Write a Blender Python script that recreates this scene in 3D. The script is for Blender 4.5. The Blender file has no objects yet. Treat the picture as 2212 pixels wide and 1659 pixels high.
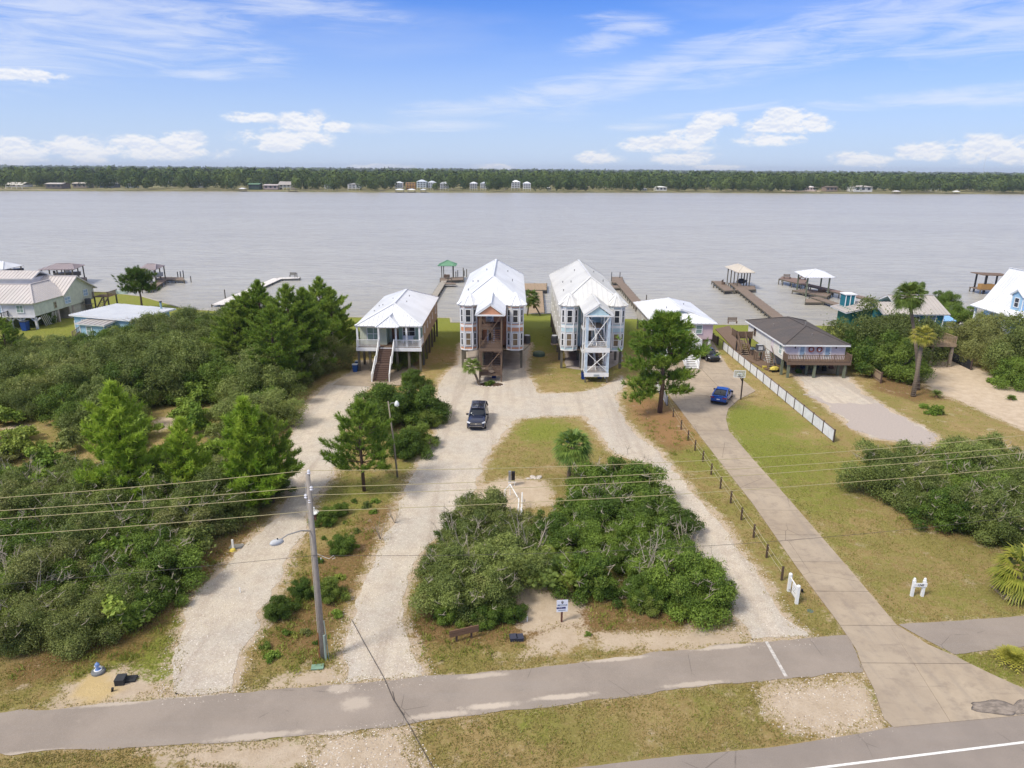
import bpy, math, random, numpy as np
from mathutils import Vector, Matrix
from mathutils.geometry import tessellate_polygon
R = math.radians
SC = bpy.context.scene
COL = SC.collection
random.seed(11); RNG = np.random.default_rng(11)

# ------------------------------------------------------------------ camera
CAM_H, FPX = 25.0, 1500.0                      # height over the yard, focal length in px of a 2212 px wide picture
PITCH = math.atan((829.5-367)/FPX); ROLL = .0072
c_f = Vector((0, math.cos(PITCH), -math.sin(PITCH)))
_u0 = Vector((0, math.sin(PITCH), math.cos(PITCH))); _x0 = Vector((1, 0, 0))
c_r = _x0*math.cos(ROLL) + _u0*math.sin(ROLL)
c_u = _u0*math.cos(ROLL) - _x0*math.sin(ROLL)
cam = bpy.data.cameras.new('camera'); camo = bpy.data.objects.new('camera', cam); COL.objects.link(camo)
cam.sensor_fit = 'HORIZONTAL'; cam.sensor_width = 36; cam.lens = 36*FPX/2212
cam.clip_start = .5; cam.clip_end = 20000
m = Matrix((c_r, c_u, -c_f)).transposed().to_4x4(); m.translation = (0, 0, CAM_H)
camo.matrix_world = m
SC.camera = camo
def ray(px, py): return c_f*FPX + c_r*(px-1106) + c_u*(829.5-py)
def G(px, py, z=0.):                            # survey: where a sight line meets level z
    d = ray(px, py); t = (z-CAM_H)/d.z
    return (d.x*t, d.y*t)
def azel(px, py):
    d = ray(px, py).normalized()
    return math.atan2(d.x, d.y), math.asin(d.z)

# ------------------------------------------------------------------ light
SUN_EL, SUN_AZ = 50.0, -124.0                   # azimuth from +Y towards +X
SC.view_settings.view_transform = 'Standard'; SC.view_settings.look = 'None'
SC.view_settings.gamma = 1; SC.view_settings.use_curve_mapping = False
SC.view_settings.exposure = 0.0
SUN_E, SKY_E = 3.5, .095
sun = bpy.data.lights.new('sun', 'SUN'); sun.energy = SUN_E; sun.angle = R(13); sun.color = (1, .935, .83)
suno = bpy.data.objects.new('sun', sun); COL.objects.link(suno)
sd = Vector((math.sin(R(SUN_AZ))*math.cos(R(SUN_EL)), math.cos(R(SUN_AZ))*math.cos(R(SUN_EL)), math.sin(R(SUN_EL))))
suno.rotation_euler = (-sd).to_track_quat('-Z', 'Y').to_euler(); suno.location = (0, 0, 60)

def lin(r, g, b, k=1.):
    f = lambda c: (c/255/12.92 if c/255 <= .04045 else ((c/255+.055)/1.055)**2.4)*k
    return (f(r), f(g), f(b), 1)

class NT:                                      # tiny node helper
    def __init__(s, nt): s.nt = nt; s.n = nt.nodes; s.l = nt.links; s.n.clear()
    def new(s, t, ins=None, **kw):
        n = s.n.new(t)
        for k, v in kw.items(): setattr(n, k, v)
        for k, v in (ins or {}).items(): s.set(n.inputs[k], v)
        return n
    def set(s, sock, v):
        if isinstance(v, bpy.types.NodeSocket): s.l.new(v, sock)
        else: sock.default_value = v
    def math(s, op, a, b=None, c=None, clamp=False):
        n = s.n.new('ShaderNodeMath'); n.operation = op; n.use_clamp = clamp
        s.set(n.inputs[0], a)
        if b is not None: s.set(n.inputs[1], b)
        if c is not None: s.set(n.inputs[2], c)
        return n.outputs[0]
    def mix(s, f, a, b, mode='MIX'):
        n = s.n.new('ShaderNodeMix'); n.data_type = 'RGBA'; n.blend_type = mode
        s.set(n.inputs[0], f); s.set(n.inputs[6], a); s.set(n.inputs[7], b)
        return n.outputs[2]
    def ss(s, x, a, b):
        n = s.n.new('ShaderNodeMapRange'); n.interpolation_type = 'SMOOTHSTEP'
        s.set(n.inputs[0], x); s.set(n.inputs[1], a); s.set(n.inputs[2], b)
        return n.outputs[0]
    def noise(s, vec, scale, detail=4, rough=.55, dist=0, out=0):
        n = s.new('ShaderNodeTexNoise', {'Scale': scale, 'Detail': detail, 'Roughness': rough, 'Distortion': dist})
        if vec is not None: s.l.new(vec, n.inputs['Vector'])
        return n.outputs[out]

# ------------------------------------------------------------------ sky
w = bpy.data.worlds.new('World'); SC.world = w; w.use_nodes = True
k = NT(w.node_tree)
sky = k.new('ShaderNodeTexSky', sky_type='NISHITA', sun_disc=False, sun_elevation=R(SUN_EL), sun_rotation=R(SUN_AZ),
            altitude=0, air_density=1.0, dust_density=.6, ozone_density=2.2)
tc = k.new('ShaderNodeTexCoord')
sx = k.new('ShaderNodeSeparateXYZ', {0: tc.outputs['Generated']})
X, Y, Z = sx.outputs
el = k.math('ARCSINE', Z); az = k.math('ARCTAN2', X, Y)
ae = k.new('ShaderNodeCombineXYZ', {0: az, 1: el, 2: 0.}).outputs[0]
def blob(px, py, rx, ry, rot=0.):
    a, e = azel(px, py); k1 = 1.35/1500
    mp = k.new('ShaderNodeMapping', {0: ae, 'Location': (a, e, 0), 'Rotation': (0, 0, R(rot)), 'Scale': (rx*k1, ry*k1, 1)}, vector_type='TEXTURE')
    g = k.new('ShaderNodeTexGradient', {0: mp.outputs[0]}, gradient_type='SPHERICAL')
    return g.outputs['Fac'] if 'Fac' in g.outputs else g.outputs[1]
def union(lst):
    o = lst[0]
    for q in lst[1:]: o = k.math('MAXIMUM', o, q)
    return o
cum = union([blob(*a) for a in [
    (40, 330, 75, 26), (30, 312, 40, 14), (175, 325, 62, 26), (165, 308, 40, 14), (300, 312, 62, 20), (395, 308, 55, 22), (340, 325, 130, 18),
    (655, 268, 55, 28), (620, 298, 95, 22), (545, 254, 50, 12), (725, 275, 40, 14), (600, 318, 60, 10),
    (1290, 340, 52, 15), (1430, 312, 100, 18), (1545, 262, 46, 22), (1505, 288, 60, 22), (1478, 342, 70, 15),
    (1705, 250, 55, 18), (1690, 272, 75, 20), (1755, 268, 50, 16), (1660, 300, 75, 14), (1860, 345, 60, 18), (2000, 328, 60, 18),
    (2130, 318, 75, 24), (2180, 335, 90, 20), (2300, 320, 90, 26), (62, 164, 62, 12), (825, 361, 70, 7), (1072, 362, 55, 8), (1560, 361, 60, 6),
    (-90, 318, 80, 24), (-240, 330, 90, 22), (2480, 338, 90, 20)]])
cir = union([blob(*a) for a in [
    (170, 25, 330, 60, -6), (300, 70, 260, 50, -10), (270, 110, 240, 26, -4), (640, 12, 240, 34, -4), (420, 50, 180, 60, -20),
    (1180, 205, 260, 34, 12), (1000, 235, 160, 22, 4), (1430, 150, 230, 38, 20), (1680, 95, 260, 46, 18), (1980, 30, 330, 50, 14),
    (2150, 55, 180, 22, 12), (930, 272, 190, 16, 3), (2010, 214, 300, 18, 3), (2300, 195, 300, 20, 3), (1370, 50, 110, 22, -4), (1290, 95, 80, 22, 5),
    (1390, 275, 90, 9, 0), (440, 160, 90, 12, 0), (1560, 238, 150, 10, 6), (2350, 10, 300, 60, 10), (-200, 60, 350, 80, -5)]])
n1 = k.noise(k.new('ShaderNodeMapping', {0: ae, 'Scale': (1, 1.7, 1)}).outputs[0], 34, 7, .6)
n1b = k.noise(k.new('ShaderNodeMapping', {0: ae, 'Scale': (1, 1.7, 1), 'Location': (0, .004, 0)}).outputs[0], 34, 3, .55)
cd = k.ss(k.math('ADD', k.math('MULTIPLY', cum, 1.0), k.math('MULTIPLY', k.math('SUBTRACT', n1, .5), 2.0)), .18, .62)
cd = k.math('MULTIPLY', cd, k.ss(cum, .0, .5))
wsp = k.new('ShaderNodeMapping', {0: ae, 'Rotation': (0, 0, R(-14)), 'Scale': (1.5, 11, 1)}).outputs[0]
n2 = k.noise(wsp, 4.6, 9, .68, .9)
wsp2 = k.new('ShaderNodeMapping', {0: ae, 'Rotation': (0, 0, R(6)), 'Scale': (1, 6, 1), 'Location': (3, 0, 0)}).outputs[0]
n3 = k.noise(wsp2, 2.6, 6, .6, .3)
high = k.math('MULTIPLY', k.ss(el, .27, .6), 1.1)  # unseen cloud cover added above the view to whiten the skylight
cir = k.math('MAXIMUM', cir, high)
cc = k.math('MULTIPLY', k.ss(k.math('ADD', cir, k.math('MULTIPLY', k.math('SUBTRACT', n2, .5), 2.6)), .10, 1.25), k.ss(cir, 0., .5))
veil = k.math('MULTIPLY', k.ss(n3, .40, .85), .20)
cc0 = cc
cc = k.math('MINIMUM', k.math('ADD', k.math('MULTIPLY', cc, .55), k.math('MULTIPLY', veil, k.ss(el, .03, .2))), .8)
CW = 1/SKY_E
grad = k.new('ShaderNodeValToRGB', {0: k.math('MULTIPLY', el, 1.0)})
cr = grad.color_ramp; cr.elements[0].position = 0; cr.elements[0].color = (1.0, 1.0, 1.0, 1)
hsv = k.new('ShaderNodeHueSaturation', {'Hue': .5, 'Saturation': 1.0, 'Value': 1.0, 'Color': sky.outputs[0]})
# thin pale air low down, clear blue above
lowf = k.math('SUBTRACT', 1., k.ss(el, -.05, .27))
pale = tuple(c*CW for c in (.68, .79, .98))+(1,)
base = k.mix(k.math('MULTIPLY', lowf, .92), k.mix(1., hsv.outputs[0], (.34, .83, 1.80, 1), 'MULTIPLY'), pale)
wht = k.mix(k.ss(k.math('SUBTRACT', n1b, n1), -.06, .10), tuple(c*CW for c in (.98, .98, 1.0))+(1,), tuple(c*CW for c in (.78, .83, .95))+(1,))
n_cir = k.mix(k.math('MAXIMUM', cc, k.math('MULTIPLY', k.ss(el, .30, .75), .86)), base, k.mix(k.ss(el, .25, .6), tuple(c*CW for c in (.86, .90, 1.0))+(1,), tuple(c*CW for c in (.92, .90, .87))+(1,)))  # the added high cover, warm white, cancels the blue of the skylight
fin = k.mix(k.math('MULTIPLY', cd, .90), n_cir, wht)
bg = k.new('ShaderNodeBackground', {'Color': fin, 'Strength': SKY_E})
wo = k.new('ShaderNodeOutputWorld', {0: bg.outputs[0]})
w.cycles.sampling_method = 'MANUAL'; w.cycles.sample_map_resolution = 512
w.node_tree.nodes.remove(grad)

# ------------------------------------------------------------------ object helpers
def link(o): COL.objects.link(o); return o
def tag(o, label=None, cat=None, group=None, kind=None):
    if label: o['label'] = label
    if cat: o['category'] = cat
    if group: o['group'] = group
    if kind: o['kind'] = kind
    return o
def thing(name, label, cat, loc=(0, 0, 0), rz=0., group=None):
    o = link(bpy.data.objects.new(name, None)); o.location = loc; o.rotation_euler = (0, 0, rz)
    o.empty_display_size = .3
    return tag(o, label, cat, group)
def copy_tree(o, parent=None):
    c = link(o.copy())
    if parent: c.parent = parent
    for ch in [x for x in KIDS.get(o.name, [])]:
        d = copy_tree(ch, c); KIDS.setdefault(c.name, []).append(d)
    return c
KIDS = {}
def adopt(child, parent):
    if parent is not None:
        child.parent = parent; KIDS.setdefault(parent.name, []).append(child)
    return child
def inst(name, data, parent=None, loc=(0, 0, 0), rot=(0, 0, 0), scale=(1, 1, 1)):
    o = link(bpy.data.objects.new(name, data)); o.location = loc; o.rotation_euler = rot; o.scale = scale
    return adopt(o, parent)

class MB:
    def __init__(s): s.v = []; s.f = []
    def add(s, vs, fs):
        b = len(s.v); s.v += [tuple(p) for p in vs]; s.f += [tuple(i+b for i in f) for f in fs]; return s
    def box(s, x0, x1, y0, y1, z0, z1):
        return s.add([(x0,y0,z0),(x1,y0,z0),(x1,y1,z0),(x0,y1,z0),(x0,y0,z1),(x1,y0,z1),(x1,y1,z1),(x0,y1,z1)],
                     [(0,3,2,1),(4,5,6,7),(0,1,5,4),(1,2,6,5),(2,3,7,6),(3,0,4,7)])
    def bar(s, p, q, w, h=None, up=(0, 0, 1)):           # square bar p->q
        p, q = Vector(p), Vector(q); d = (q-p).normalized(); h = h or w; up = Vector(up)
        if abs(d.dot(up)) > .99: up = Vector((0, 1, 0))
        a = d.cross(up).normalized(); b = a.cross(d).normalized()
        vs = [c + a*(i*w/2) + b*(j*h/2) for c in (p, q) for i, j in ((-1,-1),(1,-1),(1,1),(-1,1))]
        return s.add(vs, [(0,1,2,3),(7,6,5,4),(0,4,5,1),(1,5,6,2),(2,6,7,3),(3,7,4,0)])
    def tube(s, pts, rad, n=7, cap=True):
        pts = [Vector(p) for p in pts]
        if not hasattr(rad, '__len__'): rad = [rad]*len(pts)
        b = len(s.v); prev = None
        for i, p in enumerate(pts):
            d = (pts[min(i+1, len(pts)-1)]-pts[max(i-1, 0)]).normalized()
            up = Vector((0, 0, 1)) if abs(d.z) < .95 else Vector((1, 0, 0))
            a = d.cross(up).normalized() if prev is None else (prev - d*prev.dot(d)).normalized()
            prev = a; c = d.cross(a)
            for j in range(n):
                t = 2*math.pi*j/n; s.v.append(tuple(p + (a*math.cos(t)+c*math.sin(t))*rad[i]))
        for i in range(len(pts)-1):
            for j in range(n):
                s.f.append((b+i*n+j, b+i*n+(j+1)%n, b+(i+1)*n+(j+1)%n, b+(i+1)*n+j))
        if cap:
            s.f.append(tuple(b+j for j in reversed(range(n)))); e = b+(len(pts)-1)*n; s.f.append(tuple(e+j for j in range(n)))
        return s
    def prism(s, poly, z0, z1):                          # xy polygon extruded
        n = len(poly); b = len(s.v)
        s.v += [(x, y, z0) for x, y in poly] + [(x, y, z1) for x, y in poly]
        s.f.append(tuple(b+i for i in reversed(range(n)))); s.f.append(tuple(b+n+i for i in range(n)))
        for i in range(n): s.f.append((b+i, b+(i+1) % n, b+n+(i+1) % n, b+n+i))
        return s
    def slab(s, poly, t):                                # 3d polygon given a thickness below
        P_ = [Vector(p) for p in poly]; nrm = Vector((0, 0, 0))
        for i in range(len(P_)): nrm += (P_[i]-P_[0]).cross(P_[(i+1) % len(P_)]-P_[0])
        nrm.normalize()
        if nrm.z < 0 or (abs(nrm.z) < 1e-6 and t < 0): P_.reverse(); nrm = -nrm
        n = len(P_); b = len(s.v)
        s.v += [tuple(p-nrm*t) for p in P_] + [tuple(p) for p in P_]
        s.f.append(tuple(b+i for i in reversed(range(n)))); s.f.append(tuple(b+n+i for i in range(n)))
        for i in range(n): s.f.append((b+i, b+(i+1) % n, b+n+(i+1) % n, b+n+i))
        return s
    def lathe(s, prof, n=12, c=(0, 0, 0)):
        b = len(s.v)
        for r_, z in prof:
            for j in range(n):
                t = 2*math.pi*j/n; s.v.append((c[0]+r_*math.cos(t), c[1]+r_*math.sin(t), c[2]+z))
        for i in range(len(prof)-1):
            for j in range(n): s.f.append((b+i*n+j, b+i*n+(j+1)%n, b+(i+1)*n+(j+1)%n, b+(i+1)*n+j))
        s.f.append(tuple(b+j for j in reversed(range(n)))); e = b+(len(prof)-1)*n; s.f.append(tuple(e+j for j in range(n)))
        return s
    def mesh(s, name, mat, smooth=False):
        me = bpy.data.meshes.new(name); me.from_pydata(s.v, [], s.f); me.update()
        if mat: me.materials.append(mat)
        if smooth: me.shade_smooth()
        return me
    def build(s, name, mat, parent=None, label=None, smooth=False, kind=None):
        o = link(bpy.data.objects.new(name, s.mesh(name, mat, smooth)))
        if label: o['label'] = label
        if kind: o['kind'] = kind
        return adopt(o, parent)

def npmesh(name, V, F, mat, attrs=None, smooth=False):
    """V (n,3), F (m,k) arrays"""
    me = bpy.data.meshes.new(name); V = np.asarray(V, np.float32); F = np.asarray(F, np.int32)
    m_, kk = F.shape
    me.vertices.add(len(V)); me.vertices.foreach_set('co', V.ravel())
    me.loops.add(m_*kk); me.loops.foreach_set('vertex_index', F.ravel())
    me.polygons.add(m_); me.polygons.foreach_set('loop_start', np.arange(0, m_*kk, kk, dtype=np.int32))
    me.update(calc_edges=True)
    for nm, (dom, arr) in (attrs or {}).items():
        a = me.attributes.new(nm, 'FLOAT', dom); a.data.foreach_set('value', np.asarray(arr, np.float32).ravel())
    if mat: me.materials.append(mat)
    if smooth: me.shade_smooth()
    return me

# ------------------------------------------------------------------ materials
def pos(k): return k.new('ShaderNodeNewGeometry').outputs['Position']
def objc(k): return k.new('ShaderNodeTexCoord').outputs['Object']
def finish(k, col, rough=.7, metal=0., bump=None, spec=.4, bd=.02, bs=.5, **kw):
    b = k.new('ShaderNodeBsdfPrincipled', {'Base Color': col, 'Roughness': rough, 'Metallic': metal, 'Specular IOR Level': spec})
    for q, v in kw.items(): k.set(b.inputs[q.replace('_', ' ')], v)
    if bump is not None:
        bn = k.new('ShaderNodeBump', {'Height': bump, 'Distance': bd, 'Strength': bs}); k.l.new(bn.outputs[0], b.inputs['Normal'])
    k.new('ShaderNodeOutputMaterial', {0: b.outputs[0]})
def mk(name):
    m_ = bpy.data.materials.new(name); m_.use_nodes = True; return m_, NT(m_.node_tree)
MC = {}
def M(name, rgb, rough=.7, metal=0., var=.12, sc=1.5, siding=0, spec=.4, streak=0., coat=0.):
    if name in MC: return MC[name]
    m_, k = mk(name); p = objc(k); c = lin(*rgb)
    n = k.noise(p, sc, 6, .6); d = tuple(x*(1-var*1.8) for x in c[:3])+(1,); l = tuple(min(1, x*(1+var*.7)) for x in c[:3])+(1,)
    col = k.mix(k.ss(n, .3, .7), d, l)
    if streak:
        mp = k.new('ShaderNodeMapping', {0: p, 'Scale': (6, 6, .6)}).outputs[0]
        col = k.mix(k.math('MULTIPLY', k.ss(k.noise(mp, 1.2, 5, .6), .5, .75), streak), col, tuple(x*.55 for x in c[:3])+(1,))
    bump = None
    if siding:
        z = k.new('ShaderNodeSeparateXYZ', {0: p}).outputs[2]
        fr = k.math('FRACT', k.math('DIVIDE', z, siding))
        bump = fr
        col = k.mix(k.math('MULTIPLY', k.ss(fr, .86, .97), .45), col, tuple(x*.55 for x in c[:3])+(1,))
    kw = {'Coat_Weight': coat} if coat else {}
    finish(k, col, rough, metal, bump, spec, bd=.03, bs=.6, **kw)
    MC[name] = m_; return m_
def wood(name, rgb, var=.3, sc=2., along=1):
    if name in MC: return MC[name]
    m_, k = mk(name); p = objc(k); c = lin(*rgb)
    s = [9, 9, 9]; s[along] = 1.2
    mp = k.new('ShaderNodeMapping', {0: p, 'Scale': tuple(s)}).outputs[0]
    n = k.noise(mp, sc, 6, .65); n2 = k.noise(p, .7, 3, .5)
    oi = k.new('ShaderNodeObjectInfo').outputs['Random']
    col = k.mix(k.ss(n, .25, .75), tuple(x*(1-var) for x in c[:3])+(1,), tuple(min(1, x*(1+var)) for x in c[:3])+(1,))
    col = k.mix(k.math('MULTIPLY', n2, .5), col, tuple(x*.7 for x in c[:3])+(1,))
    col = k.mix(k.math('MULTIPLY', oi, .3), col, tuple(x*.75 for x in c[:3])+(1,))
    finish(k, col, .85, 0, n, .2, bd=.01, bs=.4); MC[name] = m_; return m_
def glass(name, rgb, rough=.06):
    if name in MC: return MC[name]
    m_, k = mk(name); p = objc(k); c = lin(*rgb)
    n = k.noise(p, 1.3, 3, .5)
    finish(k, k.mix(n, tuple(x*.5 for x in c[:3])+(1,), tuple(min(1, x*1.4) for x in c[:3])+(1,)), rough, 0, None, .6); MC[name] = m_; return m_
def paint(name, rgb, rough=.25):
    if name in MC: return MC[name]
    m_, k = mk(name); c = lin(*rgb); n = k.noise(objc(k), 3, 3, .5)
    finish(k, k.mix(n, tuple(x*.85 for x in c[:3])+(1,), c), rough, .25, None, .5, Coat_Weight=.7, Coat_Roughness=.08); MC[name] = m_; return m_
def metalroof(name, rgb):
    if name in MC: return MC[name]
    m_, k = mk(name); p = pos(k); c = lin(*rgb)
    n = k.noise(p, .35, 5, .6); n2 = k.noise(p, 4, 5, .7); oi = k.new('ShaderNodeObjectInfo').outputs['Random']
    col = k.mix(k.ss(n, .35, .7), c, tuple(x*.88 for x in c[:3])+(1,))
    col = k.mix(k.math('MULTIPLY', k.ss(n2, .55, .8), .25), col, tuple(x*.72 for x in c[:3])+(1,))
    col = k.mix(k.math('MULTIPLY', oi, .12), col, tuple(x*.75 for x in c[:3])+(1,))
    finish(k, col, .42, .0, None, .5); MC[name] = m_; return m_
def leafmat(name, dark, light, trans=.25, warm=None, rough=.55):
    if name in MC: return MC[name]
    m_, k = mk(name); p = pos(k)
    t = k.new('ShaderNodeAttribute', attribute_name='tint').outputs['Fac']
    oi = k.new('ShaderNodeObjectInfo').outputs['Random']
    n = k.noise(p, .55, 3, .6)
    f = k.math('ADD', k.math('MULTIPLY', t, .62), k.math('ADD', k.math('MULTIPLY', k.math('SUBTRACT', n, .5), 1.3), k.math('MULTIPLY', oi, .35)))
    col = k.mix(k.math('MINIMUM', k.math('MAXIMUM', f, 0.), 1.), lin(*dark), lin(*light))
    wc = warm or (120, 100, 60)
    n2 = k.noise(p, .9, 4, .6)
    col = k.mix(k.math('MULTIPLY', k.ss(n2, .56, .74), .5), col, lin(*wc))
    col = k.mix(k.math('MULTIPLY', k.ss(k.math('FRACT', k.math('MULTIPLY', oi, 7.13)), .7, 1.), .35), col, lin(*wc))
    col = k.mix(k.math('MULTIPLY', k.ss(k.math('FRACT', k.math('MULTIPLY', oi, 3.71)), .6, 1.), .55), col, lin(*dark))
    b = k.new('ShaderNodeBsdfPrincipled', {'Base Color': col, 'Roughness': rough, 'Specular IOR Level': .25})
    tr = k.new('ShaderNodeBsdfTranslucent', {'Color': k.mix(.5, col, lin(150, 165, 60))})
    mx = k.new('ShaderNodeMixShader', {0: trans, 1: b.outputs[0], 2: tr.outputs[0]})
    k.new('ShaderNodeOutputMaterial', {0: mx.outputs[0]}); MC[name] = m_; return m_
# ================================================================== the ground
def PG(*pts): return [G(*p) for p in pts]
def sdf(pts, poly):
    """signed distance of pts (n,2) to polygon, negative inside"""
    P_ = np.asarray(poly, float); n = len(P_); d = np.full(len(pts), 1e9); ins = np.zeros(len(pts), bool)
    for i in range(n):
        a, b = P_[i], P_[(i+1) % n]; e = b-a; wv = pts-a
        t = np.clip((wv@e)/max(1e-9, e@e), 0, 1); q = wv-np.outer(t, e); d = np.minimum(d, (q**2).sum(1))
        c = (a[1] > pts[:, 1]) != (b[1] > pts[:, 1])
        with np.errstate(divide='ignore', invalid='ignore'):
            xx = (b[0]-a[0])*(pts[:, 1]-a[1])/(b[1]-a[1]+1e-12)+a[0]
        ins ^= c & (pts[:, 0] < xx)
    d = np.sqrt(d); return np.where(ins, -d, d)
def vnoise(x, y, s=1., seed=0):
    """smooth value noise, -1..1"""
    x = np.asarray(x)/s; y = np.asarray(y)/s; xi = np.floor(x).astype(int); yi = np.floor(y).astype(int); fx = x-xi; fy = y-yi
    fx = fx*fx*(3-2*fx); fy = fy*fy*(3-2*fy)
    def h(a, b):
        q = (a*374761393+b*668265263+seed*974711) & 0x7fffffff; q = ((q ^ (q >> 13))*1274126177) & 0x7fffffff
        return ((q ^ (q >> 16)) & 0xffff)/32767.5-1
    return (h(xi, yi)*(1-fx)+h(xi+1, yi)*fx)*(1-fy)+(h(xi, yi+1)*(1-fx)+h(xi+1, yi+1)*fx)*fy
def fbm(x, y, s, seed=0, o=4):
    t = 0; a = 1; q = 0
    for i in range(o): t = t+a*vnoise(x, y, s, seed+i*7); q += a; a *= .5; s *= .5
    return t/q

LANE_W = PG((358,1512),(367,1442),(401,1292),(484,1215),(522,1176),(580,1128),(618,1074),(612,1035),(612,1000),(622,944),(648,886),(672,857),(700,832),(755,806),(800,806),(806,830),(790,856),(772,880),(745,930),(737,992),(720,1036),(692,1070),(677,1108),(667,1147),(638,1190),(614,1258),(580,1307),(566,1360),(532,1408),(512,1481),(505,1502))
LANE_M = PG((728,1484),(735,1379),(754,1331),(778,1263),(812,1190),(841,1127),(868,1060),(890,1016),(909,987),(928,953),(943,910),(945,880),(940,850),(950,815),(985,785),(990,740),(1150,740),(1140,800),(1165,848),(1240,848),(1290,838),(1345,812),(1352,830),(1335,860),(1350,905),(1385,940),(1433,977),(1462,1016),(1510,1074),(1573,1132),(1602,1186),(1636,1224),(1665,1268),(1694,1321),(1723,1350),(1752,1372),(1752,1384),(1617,1390),(1578,1321),(1535,1250),(1480,1150),(1416,1050),(1397,1007),(1325,982),(1286,934),(1257,900),(1180,900),(1126,905),(1107,920),(1068,968),(1049,1002),(1034,1050),(1015,1098),(991,1118),(930,1180),(887,1258),(880,1345),(894,1388),(928,1456),(925,1470))
DRV_G = PG((1712,808),(1835,812),(1872,850),(1935,890),(2000,922),(2035,947),(2010,965),(1940,955),(1880,948),(1838,925),(1780,878),(1742,850))
DRV_G2 = PG((1742,850),(1790,866),(1900,872),(1935,890),(2000,922),(2035,947),(2010,965),(1940,955),(1880,948),(1838,925),(1780,878))
SAND_R = PG((1985,812),(2030,768),(2100,788),(2220,850),(2300,890),(2330,960),(2212,930),(2150,902),(2060,862),(2010,842))
PATH = PG((-260,1567),(0,1540),(190,1523),(300,1515),(490,1500),(560,1492),(740,1478),(900,1463),(1130,1447),(1290,1425),(1500,1400),(1620,1387),(1836,1372),(1852,1420),(1862,1449),(1760,1462),(1550,1478),(1290,1512),(1060,1540),(900,1560),(700,1588),(540,1600),(350,1613),(0,1629),(-260,1650))
PATH_R = PG((1940,1349),(2212,1331),(2500,1300),(2560,1362),(2212,1396),(2062,1414),(2005,1386))
ROAD_E = PG((1230,1662),(1390,1641),(1700,1611),(1930,1571),(2212,1545),(2500,1512))
CON_L = PG((1395,738),(1398,790),(1455,868),(1462,876),(1520,953),(1626,1089),(1723,1229),(1810,1345),(1849,1403),(1863,1442),(1888,1490),(1909,1553),(1930,1572))
CON_R = PG((1540,738),(1573,794),(1632,845),(1595,864),(1573,884),(1568,905),(1575,932),(1626,992),(1704,1079),(1834,1229),(1936,1350),(2004,1393),(2062,1418),(2124,1449),(2187,1478),(2300,1530),(2320,1536))
CON = CON_L + CON_R[::-1]
PAD_C = PG((718,832),(755,806),(770,780),(870,770),(905,800),(880,832),(800,835))
SANDP = [PG((1640,1484),(1700,1478),(1860,1462),(1872,1480),(1898,1545),(1912,1572),(1800,1590),(1700,1572),(1650,1530)),
         PG((300,1615),(690,1590),(690,1640),(700,1670),(430,1670)), PG((690,1590),(900,1565),(880,1600),(960,1700),(650,1700)),
         PG((1130,1420),(1160,1375),(1200,1350),(1260,1350),(1270,1385),(1200,1410)), PG((1270,1370),(1400,1365),(1590,1355),(1620,1385),(1500,1402),(1300,1400)),
         PG((330,910),(400,885),(440,890),(420,920),(340,930)), PG((0,925),(60,915),(70,930),(0,945)),
         PG((1100,1250),(1250,1290),(1260,1350),(1130,1370)), PG((150,1475),(260,1440),(370,1480),(360,1510),(120,1528)),
         PG((1035,1050),(1100,1030),(1180,1040),(1200,1090),(1110,1100),(1020,1090)), PG((590,1470),(700,1440),(740,1478),(560,1492))]
DUG = PG((150,1505),(190,1455),(225,1445),(262,1490),(200,1525))
LITTER = [PG((1350,860),(1400,850),(1480,900),(1500,960),(1450,985),(1400,940)), PG((640,870),(700,830),(740,760),(660,870),(590,980),(615,990)),
          PG((0,1450),(400,1230),(560,1110),(560,1160),(480,1260),(300,1420),(0,1500)), PG((560,1400),(640,1260),(700,1180),(800,1180),(740,1330),(700,1440)),
          PG((880,1400),(880,1300),(1150,1250),(1250,1290),(1560,1330),(1540,1360),(1140,1395)), PG((1950,1130),(2150,1190),(2212,1250),(2212,1220),(2000,1120)),
          PG((1900,800),(2000,830),(2080,860),(1980,870),(1880,840)), PG((780,1110),(870,1080),(760,1300),(700,1240))]
SHORE = [G(*p) for p in [(-700,598),(-300,618),(60,624),(221,631),(304,640),(400,668),(600,680),(745,685.5),(944,686.5),(972,687),(974,697),(1070,696),(1075,678),(1205,677.5),(1212,686),(1400,690),(1480,701),(1640,702.5),(1780,703.5),(2212,712),(2900,725)]]
SHX = np.array([p[0] for p in SHORE]); SHY = np.array([p[1] for p in SHORE])
def shore(x): return np.interp(x, SHX, SHY)

SOFT = [LANE_W, LANE_M, DRV_G, SAND_R] + SANDP
def groundfields(x, y):
    pts = np.stack([x, y], 1)
    sand = np.full(len(x), -9.)
    for P_ in SOFT: sand = np.maximum(sand, -sdf(pts, P_))
    hard = np.full(len(x), -9.)
    for P_ in (PATH, PATH_R, CON): hard = np.maximum(hard, -sdf(pts, P_))
    sand = np.maximum(sand, hard*.8-.35)
    lit = np.full(len(x), -9.)
    for P_ in LITTER: lit = np.maximum(lit, -sdf(pts, P_))
    return sand, lit, hard
xs = np.concatenate([np.linspace(-900, -100, 18)[:-1], np.arange(-100, -40, .8), np.arange(-40, 42, .42), np.arange(42, 100, .8), np.linspace(100, 900, 18)])
ys = np.concatenate([np.linspace(-300, 14, 12)[:-1], np.arange(14, 60, .42), np.arange(60, 100, .6)])
top = np.linspace(0, 1, 28)
XX, YY = np.meshgrid(xs, np.concatenate([ys, 100+top*20]))
S_ = shore(XX); YY = np.where(YY >= 100, 100+(YY-100)/20*(S_-100), YY)
nx, ny = len(xs), YY.shape[0]
x_, y_ = XX.ravel(), YY.ravel()
sand, lit, hard = groundfields(x_, y_)
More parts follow.
